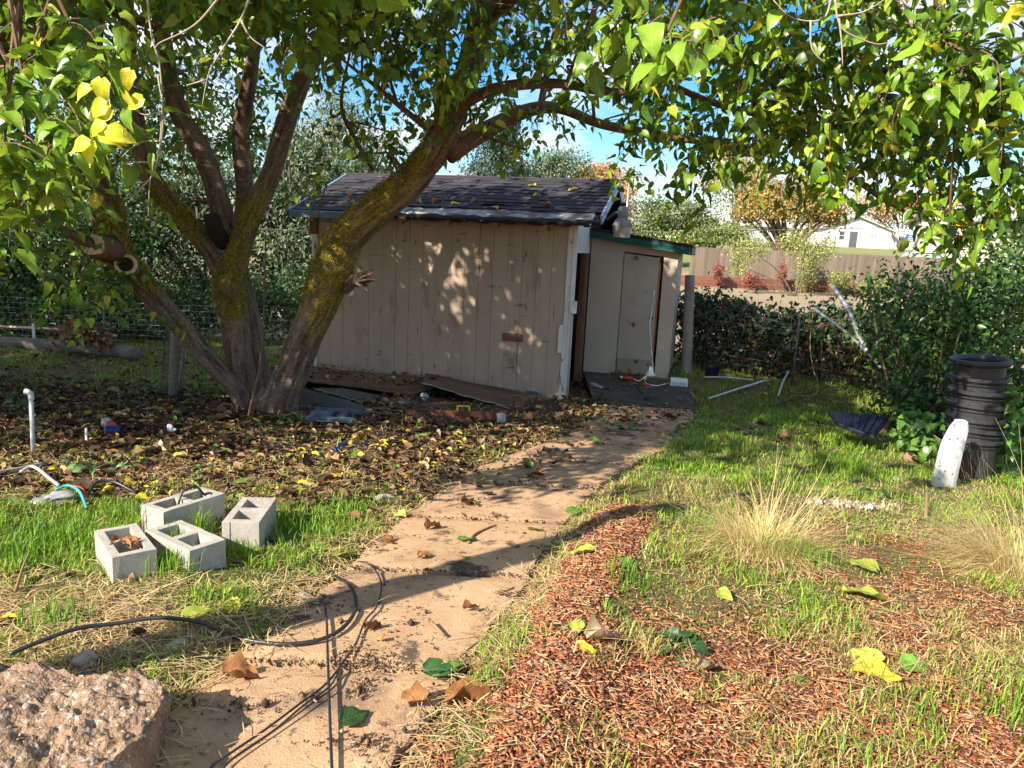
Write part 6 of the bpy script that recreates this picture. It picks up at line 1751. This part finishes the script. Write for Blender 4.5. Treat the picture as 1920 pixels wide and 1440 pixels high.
gcable('pipe', 'pale pipe lying on the shaded grass, longest of the loose pipes', [(1328, 757, .03), (1380, 742, .05), (1435, 727, .06)], .014, 'pvc', 'pipe')
gcable('pipe', 'short white pipe standing aslant in the shaded grass', [(1458, 750, .01), (1466, 735, .1), (1476, 720, .16)], .016, 'white_pvc', 'pipe')
gcable('pipe', 'pale pipe lying at the foot of the bramble hedge', [(1318, 718, .03), (1360, 719, .03), (1412, 724, .03)], .013, 'white_pvc', 'pipe')
gcable('dark_stick', 'dark bent branch lying on the shaded grass', [(1445, 768, .02), (1480, 758, .04), (1515, 747, .05), (1550, 738, .04)], .013, 'twig', 'stick')
cable('hanging_wire', 'thin pale wire hanging down from the hedge to the grass', [at(1525, 580, 10.2), at(1519, 640, 9.9), at(1524, 690, 9.6), at(1533, 715, 9.4), at(1528, 740, 9.1), at(1500, 742, 9.2)], .006, 'stick', cat='wire')
cable('hanging_wire', 'reddish wire hanging beside the pale one', [at(1542, 610, 10.0), at(1540, 660, 9.7), at(1541, 700, 9.4), at(1538, 738, 9.1)], .005, 'red_board', cat='wire')
# left boundary: log, pipes, heap
lg = thing('fallen_log', 'long weathered grey log on the ground at far left', 'log', G(120, 668))
MB().tube(crom([G(-60, 652) + [0, .1, .10], G(60, 660) + [0, .1, .10], G(160, 668) + [0, .1, .11], G(252, 680) + [0, .1, .10]], 6), np.linspace(.085, .115, 19), 14, wob=.09, seed=3).build('trunk', M['log'], lg, smooth_=True)
k_ = G(165, 664) + [0, -.0, .13]; MB().tube([k_ + [0, .05, 0], k_ + [.02, -.06, .01]], [.03, .022], 10).build('knot', M['log'], lg)
for k, (a, b, m_, lb) in enumerate((((-40, 627), (205, 652), 'white_pvc', 'white plastic pipe lying along the log at far left'), ((-40, 616), (250, 640), 'navy', 'dark blue pipe behind the white one at far left'), ((-40, 640), (180, 653), 'cutwood', 'pale split board lying on the log at far left'))):
    A, B = G(*a), G(*b)
    A[1] += .25; B[1] += .25
    z = .17 + .03 * k
    cable('pipe' if k < 2 else 'board', lb, [A + [0, 0, z], (A + B) / 2 + [0, 0, z + .01], B + [0, 0, z]], .022, m_, cat='pipe' if k < 2 else 'board')
heap = thing('leaf_heap', 'brush heap of curled dead brown leaves on the log', 'brush heap', G(160, 645))
hr2 = np.random.default_rng(9)
V, F, C = crown([(at(150, 626, 11.0), (.28, .2, .17)), (at(195, 640, 11.0), (.16, .15, .12))], 170, .10, [(.24, .14, .06), (.32, .19, .085), (.16, .09, .045)], hr2, CURL, subs=40, spread=.45)
mesh_np('dead_leaves', V, F, M['litter'], heap, C, True)['kind'] = 'stuff'
mb = MB()
for k in range(12):
    a = at(150 + hr2.normal() * 25, 650, 11.0); e = a + [hr2.normal() * .35, hr2.normal() * .1, .35 + hr2.random() * .2]
    mb.tube(crom([a, (a + e) / 2 + [0, 0, .05], e], 4), np.linspace(.012, .004, 9), 5)
mb.build('twigs', M['twig'], heap)
q = at(65, 640, 11.6); tag(MB().box(q[0] - .02, q[0] + .02, 11.58, 11.6, q[2] - .2, at(65, 607, 11.6)[2]).build('white_stake', M['house_white'], None, bevel=.003, loc=q), 'short white stake at the wire fence far left', 'stake')

# ------------------------------------------------------------------ wreckage in front of the shed
def sheet(name, label, cat, corners, th, m, edge=None, nu=14, nv=8, warp=.02, seed=0, hole=None):
    """warped board: corners (near-left, near-right, far-right, far-left)"""
    A, B, C_, D = [np.array(c) for c in corners]
    root = thing(name, label, cat, (A + B + C_ + D) / 4)
    r = np.random.default_rng(seed); ph = r.uniform(0, 6, 4)
    V = []
    for lay in (0, 1):
        for i in range(nu + 1):
            for j in range(nv + 1):
                u, v = i / nu, j / nv
                jag = (.02 * math.sin(u * 31 + ph[0]) + .012 * math.sin(u * 67 + ph[1])) if j == 0 else 0
                q = (A * (1 - u) + B * u) * (1 - v - jag) + (D * (1 - u) + C_ * u) * (v + jag)
                q = q + [0, 0, warp * (math.sin(u * 4 + ph[2]) * math.cos(v * 3 + ph[3]) + .3 * math.sin(u * 11 + v * 7))]
                V.append(q - [0, 0, th * lay])
    n1 = (nu + 1) * (nv + 1); I = lambda i, j, l=0: l * n1 + i * (nv + 1) + j
    F = []
    for i in range(nu):
        for j in range(nv):
            F.append((I(i, j), I(i + 1, j), I(i + 1, j + 1), I(i, j + 1))); F.append((I(i, j, 1), I(i, j + 1, 1), I(i + 1, j + 1, 1), I(i + 1, j, 1)))
    E_f = []
    for i in range(nu):
        E_f += [(I(i, 0), I(i, 0, 1), I(i + 1, 0, 1), I(i + 1, 0)), (I(i, nv), I(i + 1, nv), I(i + 1, nv, 1), I(i, nv, 1))]
    for j in range(nv):
        E_f += [(I(0, j), I(0, j + 1), I(0, j + 1, 1), I(0, j, 1)), (I(nu, j), I(nu, j, 1), I(nu, j + 1, 1), I(nu, j + 1))]
    if edge is None:
        MB().add(V, F + E_f).build('board', M[m], root)
    else:
        bd = MB().add(V, F).build('board', M[m], root)
        MB().add(V, E_f).build('edge', M[edge], root)
    return root
g_ = lambda px, py, lift: G(px, py) + [0, 0, lift]
sheet('deck_sheet', 'dirt-covered plywood platform along the foot of the shed wall', 'plywood', [S(-.35, -1.05, -.17), S(1.9, -1.0, -.22), S(2.2, -.06, -.20), S(-.18, -.06, -.17)], .015, 'plywood', None, 16, 8, .012, 1)
sheet('plywood_sheet', 'buckled plywood sheet on the ground at the right of the shed wall', 'plywood', [S(1.95, -.72, -.13), S(3.45, -1.15, -.285), S(3.5, -.10, -.285), S(1.75, -.10, -.12)], .012, 'plywood', 'panel_edge', 16, 8, .02, 5)
sheet('fallen_siding', 'dark grey panel with chipped white edge slumped beside the trunk', 'panel', [at(553, 774, 7.98), at(702, 786, 7.68), at(698, 768, 7.86), at(557, 722, 8.24)], .02, 'grey_panel', 'panel_edge', 14, 5, .012, 3)
sheet('grey_strip', 'narrow grey siding strip lying on the platform edge', 'board', [at(590, 728, 8.6), at(735, 770, 8.35), at(845, 762, 8.6), at(640, 728, 8.9)], .012, 'grey_panel', 'panel_edge', 12, 3, .008, 4)
rb = thing('red_board', 'red-brown painted plank lying before the shed', 'plank', G(850, 785))
A, B = at(758, 776, 7.95), at(948, 783, 7.65)
fr = frame(A, B - A)
MB(fr).box(0, np.linalg.norm(B - A), -.015, .025, -.06, .055).build('plank', M['red_board'], rb, bevel=.004)
MB(fr).box(np.linalg.norm(B - A) - .09, np.linalg.norm(B - A) + .004, -.019, -.016, -.05, .05).build('bare_end', M['panel_edge'], rb)
hd = thing('yellow_grip_tool', 'yellow plastic tool handle standing on the red-brown plank', 'handle', at(868, 775, 7.85))
P0, P1 = at(858, 774, 7.84), at(880, 775, 7.81)
MB().tube([P0 - [0, 0, .03], P0 + [0, 0, .075], P1 + [0, 0, .075], P1 - [0, 0, .03]], .014, 8).build('loop', M['yellow'], hd, bevel=.002)
fr = frame(at(868, 792, 7.7), B - A); MB(fr).box(-.09, .09, -.02, .02, -.03, .02).build('grip', M['yellow'], hd, bevel=.006)
st = thing('plastic_step', 'blue-grey plastic step frame lying in the litter near the trunk', 'plastic frame', G(615, 795))
A, B, D = g_(572, 799, .06), g_(662, 803, .06), g_(574, 781, .06)
fr = frame(A, B - A)
Ld = np.linalg.norm(B - A); Wd = abs((D - A) @ fr[0][:, 1])
MB(fr).grid_solid([0, Ld * .28, Ld * .45, Ld * .6, Ld * .75, Ld * .88, Ld], [0, Wd * .22, Wd * .78, Wd], {(2, 1), (4, 1), (5, 1)}, -.01, .025).build('frame', M['blue_grey'], st, bevel=.004)
for k in range(3):
    MB(fr).box(Ld * (.12 + .05 * k), Ld * (.15 + .05 * k), Wd * .1, Wd * .9, .0255, .033).build('ridge', M['blue_grey'], st)
fm = thing('flat_mat', 'pair of flat dark rubber strips with a blue band in the litter', 'rubber strip', G(645, 850))
for a, b, c_, d_ in (((622, 850), (700, 845), (690, 834), (632, 838)), ((590, 866), (640, 862), (640, 854), (588, 857))):
    V, F, _ = quad_slab(g_(*a, .035), g_(*b, .03), g_(*c_, .045), g_(*d_, .035), .012)
    MB().add(V, F).build('strip', M['black_plastic'], fm, bevel=.004)
MB().tube([g_(628, 854, .05), g_(642, 846, .06), g_(656, 839, .06)], .014, 6, ell=.3).build('blue_band', mat('blue_band', (.10, .17, .38), (.08, .13, .3), 10, .5), fm)
MB().tube([g_(706, 842, .04), g_(734, 833, .04)], .009, 6).build('white_tip', M['white_scrap'], fm)
q = G(795, 762); q[2] += .12
b_ = blob('striped_shard', 'small green and white striped glass shard on the platform', 'shard', q, (.06, .03, .05), mat('striped_glass', (.05, .12, .09), (.6, .62, .6), 2, .25, stretch=(12, 3, 22), lo=.48, hi=.52) and 'clear', 21, 2, .1)
b_.data.materials[0] = bpy.data.materials['striped_glass']
q = G(750, 735); q[2] += .13
blob('clod', 'flat clod of earth on the plywood platform', 'clod', q, (.15, .09, .035), 'plywood', 22, 3, .25)
for k, (px, py, s, lb) in enumerate(((985, 797, (.07, .035, .05), 'broken terracotta pot shard before the plywood sheet'), (1098, 812, (.03, .03, .05), 'short terracotta pipe piece at the path edge'), (615, 880, (.08, .022, .02), 'curved terracotta tile piece in the sunny litter'))):
    q = G(px, py); root = thing('terracotta_shard', lb, 'shard', q)
    mb = MB((np.eye(3), np.array([q[0], q[1], float(ground_h(q[0], q[1])) + .02])))
    n_ = 9; V = []
    for lay, rr_ in enumerate((1.0, .82)):
        for i in range(n_):
            a = -.2 + i / (n_ - 1) * 2.2
            for zz_ in (0, 1):
                V.append((s[0] * rr_ * math.cos(a), s[0] * rr_ * .6 * math.sin(a) + zz_ * s[1], s[2] * (zz_ * 1.3 - .2) + .02 * math.sin(i * 2) * zz_ + .02))
    I = lambda l, i, z: l * n_ * 2 + i * 2 + z
    F = []
    for i in range(n_ - 1):
        F += [(I(0, i, 0), I(0, i + 1, 0), I(0, i + 1, 1), I(0, i, 1)), (I(1, i, 1), I(1, i + 1, 1), I(1, i + 1, 0), I(1, i, 0)), (I(0, i, 1), I(0, i + 1, 1), I(1, i + 1, 1), I(1, i, 1)), (I(0, i + 1, 0), I(0, i, 0), I(1, i, 0), I(1, i + 1, 0))]
    F += [(I(0, 0, 0), I(0, 0, 1), I(1, 0, 1), I(1, 0, 0)), (I(0, n_ - 1, 1), I(0, n_ - 1, 0), I(1, n_ - 1, 0), I(1, n_ - 1, 1))]
    mb.add(V, F); mb.build('shard', M['terracotta'], root)
# things by the lean-to door
sheet('felt_sheet', 'dark roofing felt spread over the path end by the lean-to', 'felt', [g_(1115, 760, .02), g_(1308, 770, .02), LS(1.5, -.15, LZ + .012), LS(.02, -.10, LZ + .012)], .006, 'felt', None, 12, 10, .006, 6)
bm_ = thing('bent_pole', 'bent grey metal strip leaning against the lean-to door gap', 'pole', LS(1.0, -.1, LZ))
MB().tube(crom([at(1226, 545, 10.35), at(1222, 585, 10.35), at(1219, 607, 10.33), at(1221, 650, 10.3), at(1224, 690, 10.28), at(1223, 704, 10.25)], 4), .016, 8, ell=.5).build('strip', M['galv'], bm_, smooth_=True)
mb = MB((np.eye(3), at(1219, 703, 10.22)))
mb.lathe([(.005, .12), (.02, .10), (.05, .03), (.075, .0), (.07, -.01)], 14); mb.build('white_funnel', M['white_scrap'], bm_, smooth_=True)
tl = thing('red_tool', 'red-handled tool with white cord lying by the lean-to', 'tool', g_(1180, 720, .05))
MB().tube([g_(1167, 717, .07), g_(1185, 719, .07)], .022, 10).build('handle', M['red'], tl, smooth_=True)
MB().tube([g_(1162, 716, .07), g_(1167, 717, .07)], .016, 10).build('tip', M['white_scrap'], tl, smooth_=True)
MB().tube([g_(1200, 725, .05), g_(1215, 729, .05)], .018, 10).build('handle', M['red'], tl, smooth_=True)
MB().tube(crom([g_(1186, 719, .07), g_(1198, 722, .06), g_(1212, 716, .09), g_(1208, 724, .06), g_(1230, 730, .05), g_(1250, 727, .06), g_(1264, 729, .06)], 5), .007, 6).build('cord', M['white_scrap'], tl, smooth_=True)
bx = thing('white_box', 'small white plastic box lying right of the lean-to door', 'box', g_(1272, 727, .0))
fr = frame(g_(1272, 727, .06), (1, -.2, 0)); MB(fr).box(-.12, .12, -.09, .09, -.05, .07).build('body', M['white_scrap'], bx, bevel=.015)
MB(fr).box(-.10, .10, -.095, -.0905, -.02, .03).build('face_plate', M['pvc'], bx)
blk = G(1122, 734); blk[2] += .05
blob('crumpled_bag', 'crumpled grey-white bag just right of the shed corner', 'bag', blk, (.10, .08, .06), 'clear', 61, 4, .35)
q = G(1333, 712); q[2] += .1
pot = thing('blue_pot', 'dark blue pot in the shade at the foot of the bramble hedge', 'pot', q)
MB((np.eye(3), q)).lathe([(0, -.1), (.08, -.1), (.11, .08), (.12, .085), (.12, .1), (.1, .1), (.075, -.08), (0, -.08)], 20).build('body', M['navy'], pot)

# ------------------------------------------------------------------ litter: cup, bottle, scraps
cup = thing('paper_cup', 'blue paper cup with red band and clear lid lying in the litter', 'cup', G(207, 815))
a = G(200, 818); a[2] = float(ground_h(a[0], a[1])) + .045
ax_ = unit(np.array([.95, .25, .0])); fr = (np.stack([unit(np.cross(ax_, [0, 0, 1.0])), np.cross(unit(np.cross(ax_, [0, 0, 1.0])), ax_) * -1, ax_], 1), a)
MB(fr).lathe([(0, .0), (.043, .0), (.045, .004), (.036, .11), (0, .11)], 24).build('cup_body', M['cup_blue'], cup, smooth_=False)
MB(fr).lathe([(0, -.003), (.041, -.003), (.0415, -.0005), (0, -.0004)], 24).build('cup_base', M['white_scrap'], cup)
ax2 = unit(np.array([-.75, .55, .10])); a2 = a + np.array([.03, .10, .0]); fr2 = (np.stack([unit(np.cross(ax2, [0, 0, 1.0])), np.cross(ax2, unit(np.cross(ax2, [0, 0, 1.0]))), ax2], 1), a2)
cup2 = thing('plastic_cup', 'clear plastic cup with red band lying behind the blue cup', 'cup', a2 - [0, 0, .04])
MB(fr2).lathe([(0, 0), (.032, 0), (.04, .10)], 22).build('cup_body', M['red'], cup2)
MB(fr2).lathe([(.04, .1005), (.045, .17), (.047, .172), (.047, .178), (.03, .18), (0, .18)], 22).build('cup_top', M['clear'], cup2)
for k, (px, py, s, m_, lb, nm, ct_) in enumerate(((322, 815, (.05, .04, .045), 'white_scrap', 'crumpled white plastic scrap in the litter', 'plastic_scrap', 'scrap'), (70, 865, (.045, .02, .015), 'white_scrap', 'small white torn wrapper beside the standing pipe', 'wrapper', 'wrapper'),
        (234, 775, (.02, .012, .016), 'white_scrap', 'tiny white shell-like scrap in the dark litter', 'plastic_scrap', 'scrap'), (720, 940, (.085, .05, .03), 'stone', 'crumpled pale bag on the grass by the path edge', 'crumpled_bag', 'bag'), (100, 945, (.11, .07, .04), 'clear', 'clear plastic wrap lying on the straw heap', 'plastic_wrap', 'wrapper'),
        (1141, 776, (.025, .02, .015), 'white_scrap', 'white scrap of plastic on the path end', 'plastic_scrap', 'scrap'))):
    q = G(px, py); q[2] = float(ground_h(q[0], q[1])) + s[2] * .6
    blob(nm, lb, ct_, q, s, m_, 400 + k, 4, .35)
jar = thing('foil_wrapper', 'crumpled gold foil wrapper lying in the litter', 'wrapper', G(285, 855))
a = G(262, 860); e = G(318, 850); a[2] += .04; e[2] += .04
P = np.linspace(a, e, 14); rj = np.random.default_rng(3)
mb = MB().tube(P, .055 * (1 + .22 * rj.normal(size=14)).clip(.6, 1.3), 14, wob=.22, seed=5)
mb.build('wrapper', M['amber'], jar)
for k, (pts, m_, lb) in enumerate((([(105, 938, .03), (128, 935, .06), (150, 943, .06), (163, 962, .02)], 'blue', 'turquoise plastic strip curled in the straw heap'), ([(140, 932, .05), (155, 936, .05), (165, 945, .03)], 'red', 'short red strip beside the turquoise strip'), ([(40, 912, .05), (65, 908, .08), (95, 922, .05), (112, 930, .03)], 'white_pvc', 'faded pinkish hose piece arching in the straw heap'))):
    if m_ == 'blue': M['blue'] = mat('turquoise_plastic', (.06, .35, .42), (.05, .28, .36), 20, .5)
    gcable('plastic_strip', lb, pts, .009 if m_ != 'white_pvc' else .011, m_, 'strip')

# ------------------------------------------------------------------ sticks on and near the path
def stick(label, pts, r):
    P = crom([gz(p[0], p[1], r + (p[2] if len(p) > 2 else 0)) for p in pts], 5)
    root = thing('stick', label, 'stick', P[0])
    MB().tube(P, np.linspace(r, r * .55, len(P)), 7, wob=.12).build('wood', M['stick'], root, smooth_=True)
stick('forked stick lying on the path beside a green leaf', [(878, 1024), (890, 1008), (915, 995), (930, 990)], .008)
stick('short thick stick on the path right of the cord loop', [(808, 1176), (820, 1188), (833, 1202)], .009)
stick('long curved stick along the right path edge near the bottom', [(735, 1425), (762, 1395), (780, 1370), (788, 1348)], .009)
stick('thin straight twig reaching from the path to the mulch', [(845, 1256), (880, 1228, .01), (920, 1196, .03), (950, 1175, .04)], .005)
stick('small knobbly stick near the path joint', [(930, 1118), (950, 1115), (963, 1110)], .010)
stick('crooked dark twig in the path centre', [(666, 1290), (672, 1308), (670, 1320), (688, 1310)], .006)
stick('long pale stem lying across the mulch', [(1530, 1290, .02), (1620, 1312, .03), (1740, 1348, .02)], .003)
stick('bent stick standing at the litter edge before the path', [(778, 915), (790, 890, .03), (805, 868, .06)], .008)
stick('pale wooden stake standing in the lawn behind the dry grass', [(1735, 978), (1734, 965, .05), (1733, 952, .1)], .013)
stick('thin stick leaning on the rear concrete block', [(255, 1005, .01), (275, 975, .05), (300, 948, .16), (338, 912, .2)], .004)
stick('forked grey stick in the grass at the left edge', [(30, 1120, .01), (45, 1085, .04), (58, 1060, .05)], .007)

# ------------------------------------------------------------------ single fallen leaves that stand out
FM = {m_: [leaf_mesh(t, m_) for t in (DRY if m_ in ('leaf_brown', 'leaf_pale') else FLAT)] for m_ in ('leaf_green', 'leaf_dark', 'leaf_yellow', 'leaf_lime', 'leaf_brown', 'leaf_pale')}
fr2_ = np.random.default_rng(55)
def fallen(px, py, m_, size, lb, rot=None, group=None, lift=.012):
    q = gz(px, py, lift)
    a = fr2_.uniform(0, 6.28) if rot is None else rot
    ax = unit(np.array([math.cos(a), math.sin(a), fr2_.normal() * .12])); nn = unit(np.array([fr2_.normal() * .25, fr2_.normal() * .25 - .15, 1.0])); nn = unit(nn - ax * (ax @ nn))
    me = FM[m_][fr2_.integers(len(FM[m_]))]
    o = bpy.data.objects.new('fallen_leaf', me); COL.objects.link(o)
    o.matrix_world = Matrix.Translation(Vector(q)) @ Matrix((np.stack([ax, np.cross(nn, ax), nn], 1) * size).tolist()).to_4x4()
    tag(o, lb, 'leaf', group)
    LASTLEAF[:] = [o.name]
LASTLEAF = []
for a in (
    (862, 1020, 'leaf_green', .10, 'green leaf beside the forked stick on the path', .3), (875, 1055, 'leaf_green', .07, 'small green leaf inside the post shadow on the path', 2),
    (990, 998, 'leaf_lime', .11, 'pale lime leaf on the path just above the post shadow', 0), (1065, 968, 'leaf_green', .13, 'green leaf at the right path edge near the mulch tip', .4),
    (1005, 1095, 'leaf_green', .13, 'green leaf at the right path edge below the post shadow', .2), (1110, 1070, 'leaf_lime', .14, 'long lime leaf lying on the mulch ridge', 3.0),
    (1175, 1100, 'leaf_green', .13, 'glossy green leaf on grass right of the mulch ridge', 2.6), (1035, 1060, 'leaf_lime', .09, 'lime leaf between path edge and mulch ridge', 1), (1075, 1238, 'leaf_lime', .09, 'lime leaf with a brown leaf on the lower mulch', 1.2),
    (1105, 1272, 'leaf_yellow', .09, 'golden leaf on the lower mulch ridge', 2.2), (1600, 1268, 'leaf_yellow', .17, 'largest bright yellow leaf on the mulch at lower right', -.7), (1640, 1090, 'leaf_lime', .15, 'upper of two lime leaves right of the tall dry grass', 2.5),
    (1650, 1138, 'leaf_lime', .19, 'wide lime leaf on the mulch below another lime leaf', 3.0), (1650, 1258, 'leaf_lime', .14, 'lime leaf left of a dark leaf at lower right', 2.8), (1690, 1265, 'leaf_green', .12, 'green leaf right of the largest yellow leaf', .1),
    (1345, 1128, 'leaf_lime', .09, 'small lime leaf on the grass below the tall dry grass', -1), (1285, 1238, 'leaf_dark', .12, 'dark green leaf in the mulch centre', 1.4), (1272, 1225, 'leaf_dark', .11, 'second dark green leaf touching the one in the mulch centre', 2.9),
    (798, 1268, 'leaf_dark', .13, 'dark scalloped leaf on the path near its right edge', 0.1), (845, 1262, 'leaf_green', .08, 'rounded green leaf beside the dark scalloped leaf', .9), (838, 1270, 'leaf_dark', .07, 'small dark leaf beside the rounded green leaf', 3.2),
    (642, 1368, 'leaf_dark', .11, 'dark green leaf against the straight cord at the bottom', .8), (838, 1318, 'leaf_brown', .22, 'largest curled brown leaf at the right path edge', .1), (800, 1325, 'leaf_brown', .12, 'brown leaf joined to the largest curled leaf', 2.9),
    (912, 1195, 'leaf_green', .08, 'green leaf at the path edge by the thin twig', .2), (420, 1275, 'leaf_brown', .15, 'long curled brown leaf on the left path edge', .25), (688, 1190, 'leaf_brown', .09, 'small brown leaf by the cord on the path', 1),
    (710, 1210, 'leaf_yellow', .045, 'tiny yellow leaf on the path right of the cords', 1), (785, 1052, 'leaf_brown', .07, 'orange-brown leaf on the path above the post shadow', .3), (800, 998, 'leaf_brown', .11, 'cluster of brown leaf on the upper path', .8),
    (720, 1022, 'leaf_brown', .1, 'brown leaf at the left path edge above the cord', 0), (868, 950, 'leaf_brown', .12, 'brown leaf on the sunny part of the upper path', 1), (890, 945, 'leaf_yellow', .07, 'yellow-brown leaf on the sunny upper path', 2), (910, 932, 'leaf_dark', .09, 'dark leaf on the shaded upper path', 1),
    (3, 1180, 'leaf_yellow', .10, 'yellow leaf at the left edge of the lawn', 0), (430, 1150, 'leaf_yellow', .10, 'thin yellow leaf in straw left of the path', -.9), (345, 1180, 'leaf_lime', .12, 'pale torn leaf in straw above the cable', .5), (455, 1020, 'leaf_green', .13, 'green leaf lying over the cable near the blocks', -.4),
    (620, 1050, 'leaf_lime', .13, 'lime leaf beside the cable at the path edge', .7), (178, 922, 'leaf_yellow', .13, 'left of two big yellow leaves above the straw heap', .4), (227, 915, 'leaf_yellow', .13, 'right of two big yellow leaves above the straw heap', 1.0), (255, 940, 'leaf_yellow', .09, 'yellow leaf on grass left of the rear block', .1),
    (195, 962, 'leaf_yellow', .08, 'upright yellow leaf below the black hose arch', 1.5), (555, 935, 'leaf_lime', .12, 'lime leaf in grass right of the rightmost block', .2), (688, 938, 'leaf_yellow', .11, 'yellow leaf on grass near the pale bag', 1.2), (555, 920, 'leaf_yellow', .12, 'big pale yellow leaf at the sunny litter edge', .1),
    (620, 908, 'leaf_yellow', .08, 'small yellow leaf near the grey-green weed', .3), (790, 855, 'leaf_yellow', .12, 'bright yellow leaf in the litter left of the path', .1), (765, 848, 'leaf_lime', .1, 'yellow-green leaf in the litter left of the bright yellow one', .6), (660, 862, 'leaf_green', .13, 'green leaf lying before the dark rubber strips', .1),
    (720, 862, 'leaf_green', .09, 'green leaf right of the dark rubber strips', .5), (1310, 1275, 'leaf_pale', .10, 'pale dead leaf curled on the mulch', .5), (1100, 1245, 'leaf_pale', .14, 'pale pink-brown leaf behind the golden leaf', .3), (870, 1150, 'leaf_brown', .07, 'brown leaf at the path edge near the knobbly stick', .3), (1490, 1290, 'leaf_green', .05, 'tiny green leaf on the lower mulch', 0),
    (235, 775, 'leaf_yellow', .09, 'yellow leaf left of the wrapped post', .2), (75, 790, 'leaf_yellow', .10, 'yellow leaf right of the standing pipe', .1), (180, 742, 'leaf_green', .15, 'broad green leaf in the shaded litter', .2), (30, 755, 'leaf_dark', .13, 'dark leaf left of the standing pipe', .4), (270, 748, 'leaf_yellow', .1, 'curled yellow leaf beyond the cup', .2), (185, 745, 'leaf_yellow', .08, 'yellow leaf beside the broad green leaf', .9), (310, 832, 'leaf_yellow', .11, 'yellow leaf under the crumpled white scrap', .3)):
    fallen(*a[:5], rot=a[5])
for k in range(30):
    px, py = fr2_.uniform(20, 1050), fr2_.uniform(790, 890)
    if inside(PATH, *[np.array([v]) for v in G(px, py)[:2]])[0] or (540 < px < 1060 and py < 795): continue
    fallen(px, py, ('leaf_yellow', 'leaf_yellow', 'leaf_lime')[k % 3], fr2_.uniform(.045, .085), 'small yellow leaf scattered on the brown litter under the tree', group='yellow leaves on the litter', lift=.03)
for k in range(26):
    px, py = fr2_.uniform(1090, 1300), fr2_.uniform(735, 850)
    fallen(px, py, ('leaf_dark', 'leaf_green', 'leaf_dark')[k % 3], fr2_.uniform(.08, .13), 'green leaf fallen on the shaded far end of the path', group='green leaves on the far path', lift=.03)
for k in range(5):
    q_ = CAM + ray(222 + k * 6, 1012 + (k % 3) * 3) * ((.135 - CAM[2]) / ray(222 + k * 6, 1012 + (k % 3) * 3)[2])
    fallen(225, 1008, 'leaf_brown', .055, 'reddish dry leaf lying on the leftmost concrete block', group='dry leaves on the leftmost block')
    bpy.data.objects[LASTLEAF[0]].location = Vector(q_)

# ------------------------------------------------------------------ patio post behind the viewer; its shadow crosses the path
bp = np.array([-2.42, 1.62]); 
post = thing('patio_post', 'square timber patio post standing left of the viewer, outside the picture', 'post', (bp[0], bp[1], 0))
MB().box(bp[0] - .085, bp[0] + .085, bp[1] - .085, bp[1] + .085, -.05, 3.05).build('timber', M['grey_wood'], post, bevel=.008)
MB().box(bp[0] - .10, bp[0] + .10, bp[1] - .10, bp[1] + .10, -.06, .06).build('foot', M['galv'], post, bevel=.006)

# ------------------------------------------------------------------ scraps on the shed roof
rr_ = np.random.default_rng(66)
for k, (u, sv) in enumerate(((1.5, .42), (1.75, .5), (2.0, .38), (2.3, .55), (1.2, .6), (2.6, .33), (3.0, .8), (3.3, .45), (2.9, 1.3), (.6, .3), (.4, .7), (3.5, 1.2))):
    m_ = ('leaf_pale', 'leaf_brown', 'leaf_yellow')[k % 3]
    o = bpy.data.objects.new('roof_leaf', FM[m_][k % len(FM[m_])]); COL.objects.link(o)
    a = rr_.uniform(0, 6.28)
    o.matrix_world = Matrix.Translation(Vector(rp(u, sv, .045))) @ Matrix((RB @ np.array([[math.cos(a), -math.sin(a), 0], [math.sin(a), math.cos(a), 0], [0, 0, 1]]) * .11).tolist()).to_4x4()
    tag(o, 'dead leaf lying on the shed roof shingles', 'leaf', 'dead leaves on the shed roof')
for k, (u, sv, w_, l_, lb) in enumerate(((2.05, .36, .34, .13, 'longer loose shingle piece lying on the torn roof edge'), (1.55, .34, .2, .1, 'shorter loose shingle piece left on the torn roof edge'), (3.45, .36, .18, .09, 'loose shingle scrap at the right end of the roof edge'))):
    fr = (RB @ np.array([[math.cos(.3 - k * .3), -math.sin(.3 - k * .3), 0], [math.sin(.3 - k * .3), math.cos(.3 - k * .3), 0], [0, 0, 1]]), rp(u, sv, .03))
    tag(MB(fr).box(-w_ / 2, w_ / 2, -l_ / 2, l_ / 2, -.004, .004).build('loose_shingle', mat('blue_black_scrap%d' % k, (.03, .04, .06), (.05, .06, .09), 9, .6), None, loc=rp(u, sv, .03), bevel=.002), lb, 'shingle')
